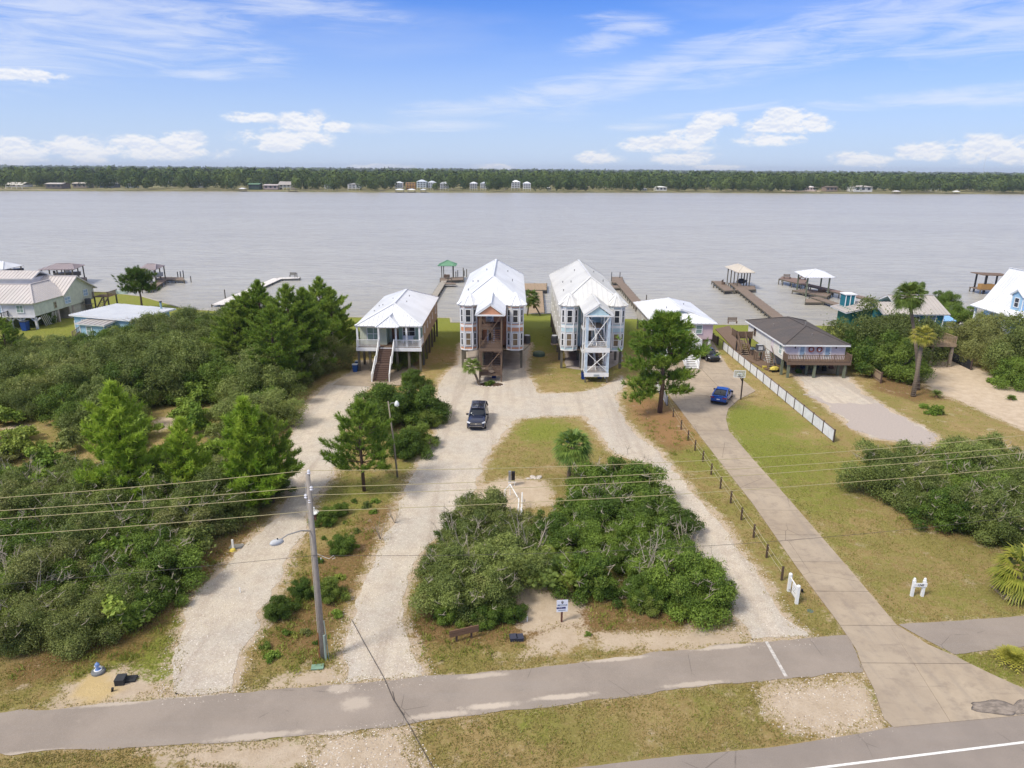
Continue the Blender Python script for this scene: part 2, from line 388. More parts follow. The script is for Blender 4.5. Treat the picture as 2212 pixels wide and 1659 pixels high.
lush = np.clip((y_-92)/14, 0, 1)*np.clip(1-np.abs(x_)/200, 0, 1)
for px, py, r_, v in [(1640,985,9,.75),(1700,1050,8,.55),(1180,930,4.5,.7),(1560,1000,5,.55),(330,1415,4,.9),(1750,1200,6,.4),(1280,800,5,.5),(2080,1300,5,.35),(740,1080,5,.5),(120,740,14,.6),(1625,905,6,.8),(1140,1555,2,.5),(600,1625,3,.55),(1420,900,4,.2),(2110,1450,3,.6),(1500,1500,3,.3),(1875,1500,1.2,.6),(800,1050,4,.5),(760,900,4,.5),(900,1000,3,.5)]:
    g = G(px, py); lush = np.maximum(lush, v*np.exp(-(((x_-g[0])**2+(y_-g[1])**2)/(r_*r_))))
orange = np.zeros(len(x_))
for px, py, r_ in [(1440,900,5.5),(1400,880,3),(1470,940,4)]:
    g = G(px, py); orange = np.maximum(orange, np.exp(-(((x_-g[0])**2+(y_-g[1])**2)/(r_*r_))))
dug = np.clip(-sdf(np.stack([x_, y_], 1), DUG)*2+.5, 0, 1)
zz = fbm(x_, y_, 2.2, 5)*.05*np.clip((-hard-.2)*1.2, 0, 1)*np.clip(-sand+.3, 0, 1)*(y_ > 14)
zz -= .01
idx = np.arange(nx*ny).reshape(ny, nx)
F = np.stack([idx[:-1, :-1], idx[:-1, 1:], idx[1:, 1:], idx[1:, :-1]], -1).reshape(-1, 4)

def soil_nodes(k, grav=False):
    p = pos(k)
    n0 = k.noise(p, .22, 6, .6); n1 = k.noise(p, 1.1, 7, .68); n2 = k.noise(p, 7, 7, .72); n3 = k.noise(p, 28, 4, .7)
    sandc = k.mix(k.ss(n1, .3, .7), lin(214,196,172), lin(196,176,150))
    sandc = k.mix(k.math('MULTIPLY', k.ss(n2, .48, .72), .45), sandc, lin(176,152,122))
    return p, n0, n1, n2, n3, sandc
gm, k = mk('ground_cover')
p, n0, n1, n2, n3, sandc = soil_nodes(k)
A = lambda nm: k.new('ShaderNodeAttribute', attribute_name=nm).outputs['Fac']
dry = k.mix(k.ss(n1, .35, .68), lin(152,132,84), lin(186,160,114))
dry = k.mix(k.math('MULTIPLY', k.ss(n2, .5, .72), .6), dry, lin(206,186,148))
grn = k.mix(k.ss(n2, .3, .7), lin(116,118,56), lin(150,144,74))
lsh = k.mix(k.ss(n2, .3, .7), lin(112,122,50), lin(152,154,72))
f = k.ss(k.math('ADD', n0, k.math('MULTIPLY', k.math('SUBTRACT', n1, .5), 1.1)), .38, .62)
gcol = k.mix(k.math('MULTIPLY', f, .68), dry, grn)
lf = k.ss(k.math('ADD', A('lush'), k.math('MULTIPLY', k.math('SUBTRACT', n1, .5), .9)), .15, .7)
gcol = k.mix(lf, gcol, lsh)
gcol = k.mix(k.math('MULTIPLY', k.ss(n3, .5, .75), .35), gcol, lin(96,86,54))
litc = k.mix(k.ss(n2, .35, .7), lin(112,84,58), lin(150,112,80))
gcol = k.mix(k.math('MULTIPLY', k.ss(k.math('ADD', A('litter'), k.math('MULTIPLY', k.math('SUBTRACT', n1, .5), 5.)), -.6, .9), .72), gcol, litc)
gcol = k.mix(k.math('MULTIPLY', k.ss(k.math('ADD', A('needles'), k.math('MULTIPLY', k.math('SUBTRACT', n1, .5), 1.)), .25, .9), .6), gcol, lin(172,132,92))
sf = k.math('ADD', A('sand'), k.math('ADD', k.math('MULTIPLY', k.math('SUBTRACT', n1, .5), 3.6), k.math('MULTIPLY', k.math('SUBTRACT', n2, .5), 2.6)))
bare = k.ss(k.math('ADD', k.noise(p, .5, 7, .7), k.math('MULTIPLY', n2, .25)), .70, .84)
col = k.mix(k.math('MAXIMUM', k.ss(sf, -.45, .25), k.math('MULTIPLY', k.math('MULTIPLY', bare, .8), k.math('SUBTRACT', 1., lf))), gcol, sandc)
col = k.mix(k.math('MULTIPLY', A('dug'), .7), col, lin(212,184,120))
finish(k, col, .95, 0, k.math('ADD', n2, k.math('MULTIPLY', n3, .6)), .1, bd=.09, bs=.8)
me = npmesh('ground', np.stack([x_, y_, zz], 1), F, gm, {'sand': ('POINT', sand), 'litter': ('POINT', lit), 'lush': ('POINT', lush), 'needles': ('POINT', orange), 'dug': ('POINT', dug)}, smooth=True)
tag(link(bpy.data.objects.new('ground', me)), kind='structure')

# ---- gravel, sand, asphalt and concrete sheets, each a few mm above the one below
def ragged(poly, amp, step=.22, seed=0, inset=0.):
    ar = sum(poly[i][0]*poly[(i+1) % len(poly)][1]-poly[(i+1) % len(poly)][0]*poly[i][1] for i in range(len(poly)))
    inset *= (1 if ar > 0 else -1)
    out = []; n = len(poly)
    for i in range(n):
        a = np.array(poly[i]); b = np.array(poly[(i+1) % n]); L = np.hypot(*(b-a)); m_ = max(1, int(L/step))
        t = (b-a)/max(L, 1e-6); nn = np.array([t[1], -t[0]])
        for j in range(m_):
            q = a+(b-a)*j/m_; out.append(q+nn*(amp*float(fbm(q[0], q[1], 1.3, seed, 4))-inset))
    return [tuple(q) for q in out]
def sheet(name, poly, z, mat, parent=None, kind='structure'):
    tri = tessellate_polygon([[Vector((x, y, 0)) for x, y in poly]])
    me = bpy.data.meshes.new(name); me.from_pydata([(x, y, z) for x, y in poly], [], [t[::-1] for t in tri]); me.materials.append(mat); me.update()
    if len(me.polygons) and me.polygons[0].normal.z < 0: me.flip_normals()
    o = link(bpy.data.objects.new(name, me))
    if kind: o['kind'] = kind
    return adopt(o, parent)
gvm, k = mk('shell_gravel')
p, n0, n1, n2, n3, sandc = soil_nodes(k)
vor = k.new('ShaderNodeTexVoronoi', {'Vector': p, 'Scale': 16.}); vor2 = k.new('ShaderNodeTexVoronoi', {'Vector': p, 'Scale': 42.})
vc = k.new('ShaderNodeSeparateColor', {0: vor.outputs['Color']}).outputs[0]; vc2 = k.new('ShaderNodeSeparateColor', {0: vor2.outputs['Color']}).outputs[1]
g1 = k.mix(k.ss(n0, .38, .62), lin(206,194,174), lin(198,189,174))
rut = k.new('ShaderNodeMapping', {0: p, 'Rotation': (0, 0, R(-7)), 'Scale': (1.0, .05, 1)}).outputs[0]
g1 = k.mix(k.math('MULTIPLY', k.ss(k.noise(rut, .75, 5, .6, .4), .50, .66), .50), g1, lin(166,150,134))
g1 = k.mix(k.math('MULTIPLY', k.ss(k.noise(rut, .55, 3, .5, .6), .56, .7), .5), g1, lin(220,206,186))
g1 = k.mix(k.math('MULTIPLY', k.ss(n1, .42, .68), .6), g1, lin(180,164,148))
g1 = k.mix(k.math('MULTIPLY', k.ss(vc, .6, .95), .35), g1, lin(236,228,218))
g1 = k.mix(k.math('MULTIPLY', k.ss(vc2, .62, .98), .55), g1, lin(150,136,124))
g1 = k.mix(k.math('MULTIPLY', k.ss(n2, .54, .74), .4), g1, lin(168,150,132))
finish(k, g1, .9, 0, k.math('ADD', k.math('MULTIPLY', vc, .4), n3), .15, bd=.05, bs=.7)
sheet('gravel_driveway', ragged(LANE_W, .45, seed=3, inset=.32), .004, gvm)
sheet('gravel_driveway', ragged(LANE_M, .45, seed=9, inset=.30), .005, gvm)
svm, k = mk('pale_sand'); p, n0, n1, n2, n3, sandc = soil_nodes(k); finish(k, sandc, .95, 0, k.math('ADD', n2, n3), .1, bd=.06, bs=.7)
sheet('sandy_driveway', ragged(SAND_R, .7, seed=4, inset=.4), .004, svm)
agm, k = mk('grey_gravel'); p, n0, n1, n2, n3, sandc = soil_nodes(k)
finish(k, k.mix(k.ss(n2, .3, .75), lin(190,178,168), lin(168,156,148)), .92, 0, k.math('ADD', n2, n3), .15, bd=.04, bs=.6)
sheet('gravel_driveway', ragged(DRV_G, .6, seed=5, inset=.4), .004, gvm)
sheet('gravel_driveway', ragged(DRV_G2, 1.1, seed=6, inset=.5), .008, agm)
def asphalt(name, c1, c2, drift=()):
    m_, k = mk(name); p = pos(k); n0 = k.noise(p, .3, 5, .6); n1 = k.noise(p, 2.2, 6, .7); n2 = k.noise(p, 40, 3, .7)
    rot = k.new('ShaderNodeMapping', {0: p, 'Rotation': (0, 0, R(-8)), 'Scale': (.12, 1.4, 1)}).outputs[0]
    st = k.noise(rot, 1.0, 4, .6)
    c = k.mix(k.ss(n0, .35, .65), lin(*c1), lin(*c2)); c = k.mix(k.math('MULTIPLY', k.ss(st, .45, .7), .25), c, lin(150,142,134))
    c = k.mix(k.math('MULTIPLY', k.ss(n2, .45, .75), .35), c, lin(196,186,176)); c = k.mix(k.math('MULTIPLY', k.ss(n1, .6, .8), .3), c, lin(196,182,164))
    vv = k.new('ShaderNodeTexVoronoi', {'Vector': k.new('ShaderNodeMixRGB', {0: .06, 1: p, 2: k.noise(p, 1.5, 4, .6, 0, 1)}).outputs[0], 'Scale': .22}, feature='DISTANCE_TO_EDGE')
    c = k.mix(k.math('MULTIPLY', k.math('SUBTRACT', 1., k.ss(vv.outputs[0], .0, .006)), k.math('MULTIPLY', k.ss(n0, .5, .6), .55)), c, lin(90,82,76))
    for (px, py, rx, ry, st_) in drift:                      # sand blown over the asphalt
        gx, gy = G(px, py); mp = k.new('ShaderNodeMapping', {0: p, 'Location': (gx, gy, 0), 'Scale': (rx, ry, 50), 'Rotation': (0, 0, R(8))}, vector_type='TEXTURE').outputs[0]
        ln = k.new('ShaderNodeVectorMath', {0: mp}, operation='LENGTH').outputs['Value']
        c = k.mix(k.math('MULTIPLY', k.math('SUBTRACT', 1., k.ss(k.math('ADD', ln, k.math('MULTIPLY', k.math('SUBTRACT', n1, .5), 1.6)), .45, 1.1)), st_), c, lin(206,192,174))
    finish(k, c, .9, 0, n2, .2, bd=.01, bs=.5); return m_
apm = asphalt('weathered_asphalt', (152,140,128), (140,129,118), [(770,1520,.9,.6,.45), (735,1488,.8,.4,.5), (1060,1525,1.6,.25,.7), (1220,1505,1.8,.22,.7), (950,1545,1.8,.25,.6), (1040,1460,1.6,.22,.5), (1330,1424,2.0,.2,.6), (1560,1398,2.0,.22,.6), (560,1590,2.5,.25,.5), (250,1520,2.4,.2,.5), (430,1500,2.2,.2,.6), (60,1630,2,.25,.5), (1500,1478,2.,.2,.5), (720,1588,1.5,.3,.6)])
sheet('footpath', ragged(PATH, .22, .25, 2), .016, apm)
sheet('footpath', ragged(PATH_R, .08, .3, 8), .016, apm)
# the path edge drops to the ground all round
road_poly = ROAD_E + [G(2500, 1512, 0), (60, 14), (60, -20), (-60, -20), (-40, 5)] 
road_poly = ragged(ROAD_E, .06, .3, 1)[:-1]
rd = [(-60, 8.5), (-30, 15.0)] + [p for p in road_poly] + [(80, 38), (90, -10), (-60, -10)]
# keep only the true edge part of the ragged outline (the closing edge is dropped)
n_edge = sum(max(1, int(math.dist(ROAD_E[i], ROAD_E[i+1])/.3)) for i in range(len(ROAD_E)-1))
rd = [(-60, 13.5), (-20, 19.3)] + road_poly[:n_edge] + [ROAD_E[-1], (110, 39.5), (110, -20), (-60, -20)]
sheet('road', rd, .022, asphalt('road_asphalt', (146,135,125), (136,126,117)))
wl = [G(1752, 1661.5), G(2212, 1604.2), G(2500, 1570)]; d0 = np.array(wl[1])-np.array(wl[0]); d0 /= np.hypot(*d0); nn = np.array([-d0[1], d0[0]])
a = np.array(wl[0])-d0*40; b = np.array(wl[0])+d0*60
wp = M('road_paint', (240,238,232), .6, var=.12, sc=8)
sheet('lane_marking', [tuple(a-nn*.06), tuple(b-nn*.06), tuple(b+nn*.06), tuple(a+nn*.06)], .027, wp)
pw = M('worn_paint', (200,194,186), .8, var=.2, sc=6)
for (p1, p2, wd) in [((1655,1386),(1698,1462),.09)]:
    a, b = np.array(G(*p1)), np.array(G(*p2)); d_ = (b-a)/np.hypot(*(b-a)); n_ = np.array([-d_[1], d_[0]])
    sheet('path_marking', [tuple(a-n_*wd), tuple(b-n_*wd), tuple(b+n_*wd), tuple(a+n_*wd)], .021, pw)
# concrete driveway: slabs with open joints
cm, k = mk('old_concrete'); p = pos(k); n0 = k.noise(p, .25, 5, .6); n1 = k.noise(p, 1.2, 7, .7); n2 = k.noise(p, 22, 4, .7); oi = k.new('ShaderNodeObjectInfo').outputs['Random']
c = k.mix(k.ss(n0, .35, .65), lin(164,148,128), lin(180,164,142)); c = k.mix(k.math('MULTIPLY', k.ss(n1, .46, .70), .6), c, lin(140,126,112))
rt = k.new('ShaderNodeMapping', {0: p, 'Scale': (1.3, .12, 1)}).outputs[0]
c = k.mix(k.math('MULTIPLY', k.ss(k.noise(rt, .9, 5, .65), .5, .68), .35), c, lin(138,128,118))
rt = k.new('ShaderNodeMapping', {0: p, 'Scale': (.25, 2.0, 1)}).outputs[0]
c = k.mix(k.math('MULTIPLY', k.ss(k.noise(rt, .9, 5, .65), .58, .72), .4), c, lin(120,108,98))
c = k.mix(k.math('MULTIPLY', oi, .22), c, lin(160,150,138)); c = k.mix(k.math('MULTIPLY', k.ss(n2, .5, .8), .2), c, lin(206,194,176))
vv = k.new('ShaderNodeTexVoronoi', {'Vector': k.new('ShaderNodeMixRGB', {0: .10, 1: p, 2: k.noise(p, 1.2, 5, .65, 0, 1)}).outputs[0], 'Scale': .28}, feature='DISTANCE_TO_EDGE')
c = k.mix(k.math('MULTIPLY', k.math('SUBTRACT', 1., k.ss(vv.outputs[0], .0, .007)), k.math('MULTIPLY', k.ss(k.noise(p, .12, 3), .5, .58), .7)), c, lin(86,76,68))
finish(k, c, .88, 0, n2, .2, bd=.01, bs=.5)
drive = sheet('concrete_driveway', CON, .012, M('joint_dirt', (96,84,70), .95))
def clip(poly, a, n, keep=1):
    out = []; 
    for i in range(len(poly)):
        p_, q = poly[i], poly[(i+1) % len(poly)]
        dp = ((p_[0]-a[0])*n[0]+(p_[1]-a[1])*n[1])*keep; dq = ((q[0]-a[0])*n[0]+(q[1]-a[1])*n[1])*keep
        if dp >= 0: out.append(p_)
        if (dp >= 0) != (dq >= 0):
            t = dp/(dp-dq); out.append((p_[0]+(q[0]-p_[0])*t, p_[1]+(q[1]-p_[1])*t))
    return out
def lerp_at(line, y):
    pr = sorted(line, key=lambda p_: p_[1]); return float(np.interp(y, [p_[1] for p_ in pr], [p_[0] for p_ in pr]))
jy = [105, 97, 91.5, 86, 80.5, 75.5, 70.2, 65.6, 61, 56.6, 52.4, 48.4, 44.6, 41, 37.6, 34.2, 31.0, 24]
ylo, yhi = min(p_[1] for p_ in CON), max(p_[1] for p_ in CON)
def slab_poly(y0, y1):
    Ls = [p_ for p_ in CON_L if y0 < p_[1] < y1]; Rs = [p_ for p_ in CON_R if y0 < p_[1] < y1]
    yl0 = max(y0, min(p_[1] for p_ in CON_L)); yr0 = max(y0, min(p_[1] for p_ in CON_R)); yt = min(y1, yhi)
    return [(lerp_at(CON_L, yt), yt)] + sorted(Ls, key=lambda p_: -p_[1]) + [(lerp_at(CON_L, yl0), yl0), (lerp_at(CON_R, yr0), yr0)] + sorted(Rs, key=lambda p_: p_[1]) + [(lerp_at(CON_R, yt), yt)]
for i in range(len(jy)-1):
    y1, y0 = jy[i]-.02, jy[i+1]+.02
    if y0 >= yhi: continue
    sp = slab_poly(y0, y1)
    parts = [sp]
    if jy[i] > 73: parts = [clip(sp, (25.0, 0), (1, 0), -1), clip(sp, (25.04, 0), (1, 0), 1)] if jy[i] > 74 else [sp]
    if jy[i] < 36: 
        a = G(1936, 1350); b = G(2175, 1478+25); n_ = (b[1]-a[1], a[0]-b[0]); parts = [clip(sp, G(1922,1352), (G(2052,1560)[1]-G(1922,1352)[1], G(1922,1352)[0]-G(2052,1560)[0]), s_) for s_ in (1, -1)]
    for q in parts:
        if len(q) < 3: continue
        cx = sum(p_[0] for p_ in q)/len(q); cy = sum(p_[1] for p_ in q)/len(q)
        q = [(p_[0]+(cx-p_[0])*.003, p_[1]) for p_ in q]
        s_ = sheet('concrete_slab', q, .045, cm, drive, None)
        me = s_.data; 
        import bmesh
        bm = bmesh.new(); bm.from_mesh(me); r_ = bmesh.ops.extrude_face_region(bm, geom=bm.faces[:]); 
        for v in [e for e in r_['geom'] if isinstance(e, bmesh.types.BMVert)]: v.co.z -= .04
        bmesh.ops.recalc_face_normals(bm, faces=bm.faces[:]); bm.to_mesh(me); bm.free()
cpad = sheet('concrete_pad', PAD_C, .03, cm)
lot = PG((1010,700),(1010,778),(1060,798),(1128,798),(1130,700)); sheet('concrete_pad', lot, .03, M('pad_conc', (178,166,156), .9, var=.15, sc=.5))
lot2 = PG((1215,702),(1222,795),(1255,800),(1312,800),(1345,780),(1340,702)); sheet('concrete_pad', ragged(lot2, .25), .03, M('pad_conc', (178,166,156)))
lot3 = PG((1690,760),(1700,806),(1830,808),(1828,760)); sheet('concrete_pad', lot3, .02, M('pad_conc2', (176,160,140), .9, var=.2, sc=.5))

# ---- water, seawall
wm, k = mk('bay_water'); p = pos(k)
mp = k.new('ShaderNodeMapping', {0: p, 'Rotation': (0, 0, R(14)), 'Scale': (.30, 1., 1)}).outputs[0]
na = k.noise(mp, .42, 6, .66); nb = k.noise(mp, 1.6, 4, .6)
mp2 = k.new('ShaderNodeMapping', {0: p, 'Rotation': (0, 0, R(8)), 'Scale': (.12, 1., 1)}).outputs[0]
nc = k.noise(mp2, .02, 4, .6); yv = k.new('ShaderNodeSeparateXYZ', {0: p}).outputs[1]
shal = k.math('SUBTRACT', 1., k.ss(yv, 112., 175.))
col = k.mix(shal, lin(184,180,170), lin(172,165,148))
col = k.mix(k.math('MULTIPLY', k.ss(nc, .4, .65), .35), col, lin(170,166,158))
rp = k.math('ADD', k.math('MULTIPLY', na, .6), k.math('MULTIPLY', nb, .4))
col = k.mix(k.math('MULTIPLY', k.ss(rp, .44, .60), .32), col, lin(136,133,128))  # darkness of the ripple slopes painted into the water colour
b = k.new('ShaderNodeBsdfPrincipled', {'Base Color': col, 'Roughness': .27, 'IOR': 1.33, 'Specular IOR Level': .5})
ht = k.math('ADD', k.math('MULTIPLY', na, 1.), k.math('MULTIPLY', nb, .35))
bn = k.new('ShaderNodeBump', {'Height': ht, 'Distance': .9, 'Strength': 1.}); k.l.new(bn.outputs[0], b.inputs['Normal'])
k.new('ShaderNodeOutputMaterial', {0: b.outputs[0]})
WZ = -.9
tag(MB().add([(-6000, 80, WZ), (6000, 80, WZ), (6000, 1100, WZ), (-6000, 1100, WZ)], [(0, 1, 2, 3)]).build('water', wm), kind='structure')
sw = thing('seawall', 'long timber seawall with a pale cap where the green lawns meet the bay', 'seawall', (0, 0, 0))
mb = MB(); cp = MB()
for i in range(len(SHORE)-1):
    a, b = Vector((*SHORE[i], 0)), Vector((*SHORE[i+1], 0)); d_ = (b-a).normalized(); n_ = Vector((-d_.y, d_.x, 0))
    q = [a, b, b+n_*.14, a+n_*.14]
    mb.prism([(v.x, v.y) for v in q], -3.0, -.04)
    q = [a-d_*.08-n_*.08, b+d_*.08-n_*.08, b+d_*.08+n_*.26, a-d_*.08+n_*.26]; cp.prism([(v.x, v.y) for v in q], -.035+.002*(i % 2), .06+.002*(i % 2))
mb.build('wall_boards', wood('wet_wood', (84,74,62)), sw); cp.build('wall_cap', M('cap', (176,168,152), .8), sw)

# ---- far shore
fy = G(1106, 416.2, WZ)[1]
fpts = [G(px, py, WZ) for px, py in [(-900,405),(0,412.6),(500,413.6),(800,415.8),(1106,416.2),(1500,416.4),(1800,418.6),(2212,419.6),(3000,426)]]
fm, k = mk('far_ground'); p = pos(k); n = k.noise(p, .03, 5, .6); n2 = k.noise(p, .2, 4, .6)
finish(k, k.mix(k.ss(n2, .4, .6), k.mix(k.ss(n, .4, .6), lin(120,124,70), lin(90,98,58)), lin(150,136,100)), 1.)
pl = [(-7000, fpts[0][1])]+[(x+6*math.sin(i*2.1), y) for i, (x, y) in enumerate(fpts)]+[(7000, fpts[-1][1]), (9000, 9200), (-9000, 9200)]
sheet('far_bank', pl, -.45, fm)
mb = MB(); e = pl[:len(fpts)+2]
mb.add([(x, y, WZ-1) for x, y in e]+[(x, y, -.45) for x, y in e], [(i, i+1, len(e)+i+1, len(e)+i) for i in range(len(e)-1)])
mb.build('far_bank_edge', fm, kind='structure')
FX = np.array([p_[0] for p_ in fpts]); FY = np.array([p_[1] for p_ in fpts])
def farshore(x): return np.interp(x, FX, FY)
# ================================================================== vegetation
def rand_dirs(n, up=0.):
    v = RNG.normal(size=(n, 3)); v[:, 2] += up; return v/np.linalg.norm(v, axis=1)[:, None]
def leaf_quads(P_, N, size, asp=1.6, tint=None):
    n = len(P_); a = np.cross(N, RNG.normal(size=(n, 3))); a /= np.linalg.norm(a, axis=1)[:, None]+1e-9; b = np.cross(N, a)
    s = size*(RNG.uniform(.6, 1.3, n))[:, None]
    V = np.stack([P_-a*s*asp*.5, P_+b*s*.5, P_+a*s*asp*.5, P_-b*s*.5], 1).reshape(-1, 3)
    return V, np.arange(4*n).reshape(-1, 4), np.repeat(tint, 4) if tint is not None else None
def crown(name, seed, rad, hgt, lobes, leaves, size, mat, gap=.0, base=.25, lean=(0, 0), tri=1.6, lob=(.30, .5)):
    """leaf-sized faces spread through clumps of an uneven crown"""
    global RNG; keep = RNG; RNG = np.random.default_rng(seed); r = RNG
    C_ = []; 
    while len(C_) < lobes:
        d = r.normal(size=3); d /= np.linalg.norm(d); d[2] = abs(d[2])*1.0-.18
        q = r.uniform(.3, 1.05)
        C_.append((d[0]*rad*q*r.uniform(.8, 1.15)+lean[0]*d[2], d[1]*rad*q*r.uniform(.8, 1.15)+lean[1]*d[2], hgt*(base+.05)+(hgt*(1-base))*max(0, d[2])*q*1.05))
    C_ = np.array(C_); lr = rad*r.uniform(lob[0], lob[1], lobes)*(.75); lt = r.uniform(0, 1, lobes)
    w_ = lr**2; pick = r.choice(lobes, leaves, p=w_/w_.sum()); D = rand_dirs(leaves, .55)
    rr = lr[pick]*np.clip(np.where(r.uniform(0, 1, leaves) < .18, r.normal(1.05, .3, leaves), r.normal(.92, .13, leaves)), .2, 1.75)
    rr *= 1+.30*np.sin(D[:, 0]*7+pick)*np.cos(D[:, 1]*6+D[:, 2]*5+pick*2)
    P_ = C_[pick]+D*rr[:, None]*np.array([1, 1, .8]); P_[:, 2] = np.maximum(P_[:, 2], .12)
    N = D*.9+r.normal(size=(leaves, 3))*.75; N /= np.linalg.norm(N, axis=1)[:, None]
    tint = np.clip(lt[pick]*.6+r.uniform(-.3, .45, leaves)+.15, 0, 1)
    V, F, T = leaf_quads(P_, N, size, tri, tint); RNG = keep
    return npmesh(name, V, F, mat, {'tint': ('POINT', T)}), C_, lr
def branches(mb, C_, seed, z0=.1, r0=.12, out=.9, spread=.4):
    r = random.Random(seed)
    for s_ in range(3 if r0 > .08 else 2):
        sx_, sy_ = r.uniform(-spread, spread), r.uniform(-spread, spread)
        for c in r.sample(list(map(tuple, C_)), min(len(C_), 5)):
            mid = (sx_+(c[0]-sx_)*.35+r.uniform(-.2, .2), sy_+(c[1]-sy_)*.35+r.uniform(-.2, .2), c[2]*.5)
            mb.tube([(sx_*.6, sy_*.6, z0-.3), mid, (c[0]*out, c[1]*out, c[2]*out), (c[0]*1.1+r.uniform(-.2, .2), c[1]*1.1, c[2]*1.12)], [r0, r0*.55, r0*.3, r0*.06], 5)
def twigs(mb, n, rad, hgt, seed, r0=.025):
    r = random.Random(seed)
    for i in range(n):
        a = r.uniform(0, 2*math.pi); q = r.uniform(.55, .92)*rad; z = hgt*r.uniform(.45, .9)*(1.12-(q/rad)**2*.5)
        p_ = Vector((q*math.cos(a), q*math.sin(a), z)); d_ = Vector((math.cos(a)*.5+r.uniform(-.5, .5), math.sin(a)*.5+r.uniform(-.5, .5), r.uniform(.1, .8)))
        L = r.uniform(.5, 1.0); m1 = p_+d_*L*.5+Vector((r.uniform(-.12, .12), r.uniform(-.12, .12), 0)); e = p_+d_*L
        mb.tube([p_, m1, e], [r0, r0*.7, r0*.3], 3)
        for j in range(3):
            f_ = m1+Vector((r.uniform(-.35, .35), r.uniform(-.35, .35), r.uniform(.05, .35))); mb.tube([m1, f_], [r0*.6, r0*.25], 3)
OAK = leafmat('oak_leaves', (68,84,38), (152,164,88), .2, warm=(158,148,98))
OAK2 = leafmat('oak_leaves_deep', (52,80,28), (134,158,64), .2, warm=(138,142,70))
PINE = leafmat('pine_needles', (116,156,42), (208,226,92), .38, warm=(192,200,90))
PINE2 = leafmat('pine_needles_dull', (88,124,42), (172,190,82), .3, warm=(156,164,80))
BUSH = leafmat('bush_leaves', (88,122,40), (170,190,84), .3, warm=(176,172,84))
PALMG = leafmat('palm_fronds', (58,84,32), (128,146,70), .2, warm=(164,148,84))
PALMY = leafmat('palm_fronds_yellow', (104,120,36), (184,178,80), .2, warm=(196,168,92))
BARK = wood('grey_bark', (122,110,98), .35, 2, 2); BARKP = wood('pine_bark', (112,92,80), .4, 2, 2); TWIG = M('pale_twigs', (176,164,146), .9)
DEADF = M('dead_fronds', (150,120,86), .9, var=.3, sc=4)

OAKV = []
for i, (rad, h, n) in enumerate([(2.7, 3.9, 15000), (2.3, 3.3, 12000), (3.2, 4.6, 19000), (1.8, 2.5, 8000), (2.9, 4.2, 15000), (2.5, 3.7, 13000)]):
    cm_, C_, lr = crown('oak_crown', 100+i, rad, h, 46, int(n*3.7), .068, OAK if i % 2 == 0 else OAK2, base=.10, lob=(.16, .42))
    mb = MB(); branches(mb, C_, i, r0=.11); tm = mb.mesh('oak_trunk', BARK, True)
    mb = MB(); twigs(mb, 14, rad, h, i+50); bm_ = mb.mesh('oak_twigs', TWIG)
    OAKV.append((cm_, tm, bm_, rad, h))
def oak(x, y, v, sc, rz, label, group=None, name='oak_tree', sz=1., cat='tree', tw=True, z=0):
    cm_, tm, bm_, rad, h = OAKV[v]
    t = thing(name, label, cat, (x, y, z), rz, group); s = (sc, sc, sc*sz)
    inst('crown', cm_, t, scale=s); inst('trunk', tm, t, scale=s)
    if tw: tag(inst('bare_twigs', bm_, t, scale=s), kind='stuff')
    return t
def bushmesh(seed, rad, h, n, size, mat, lobes=14): return crown('foliage', seed, rad, h, lobes, n, size, mat, base=.05, lob=(.35, .55))[0]
DEADM = []
for q in range(3):
    mb = MB(); r_ = random.Random(q+900)
    for j in range(9):
        a = r_.uniform(0, 6.28); e = Vector((math.cos(a)*r_.uniform(.6, 1.9), math.sin(a)*r_.uniform(.6, 1.9), r_.uniform(2.2, 3.9))); m_ = e*.5+Vector((r_.uniform(-.3, .3), r_.uniform(-.3, .3), 0)); mb.tube([(0, 0, 0), m_, e], [.06, .035, .012], 4)
        for z_ in range(5): f_ = m_.lerp(e, r_.random()); g_ = f_+Vector((r_.uniform(-.6, .6), r_.uniform(-.6, .6), r_.uniform(.1, .6))); mb.tube([f_, g_], [.018, .006], 3)
    DEADM.append(mb.mesh('dead_branches', TWIG))
BUSHV = [bushmesh(300, .8, .9, 2200, .11, BUSH), bushmesh(301, .6, .6, 1500, .10, OAK2), bushmesh(302, 1.1, 1.3, 3600, .12, BUSH), bushmesh(303, .9, 1.0, 2600, .11, OAK)]
def shrub(x, y, v, sc, label, group=None, name='shrub', cat='shrub', sz=1.):
    o = inst(name, BUSHV[v], None, (x, y, 0), (0, 0, random.uniform(0, 6)), (sc, sc, sc*sz)); return tag(o, label, cat, group)

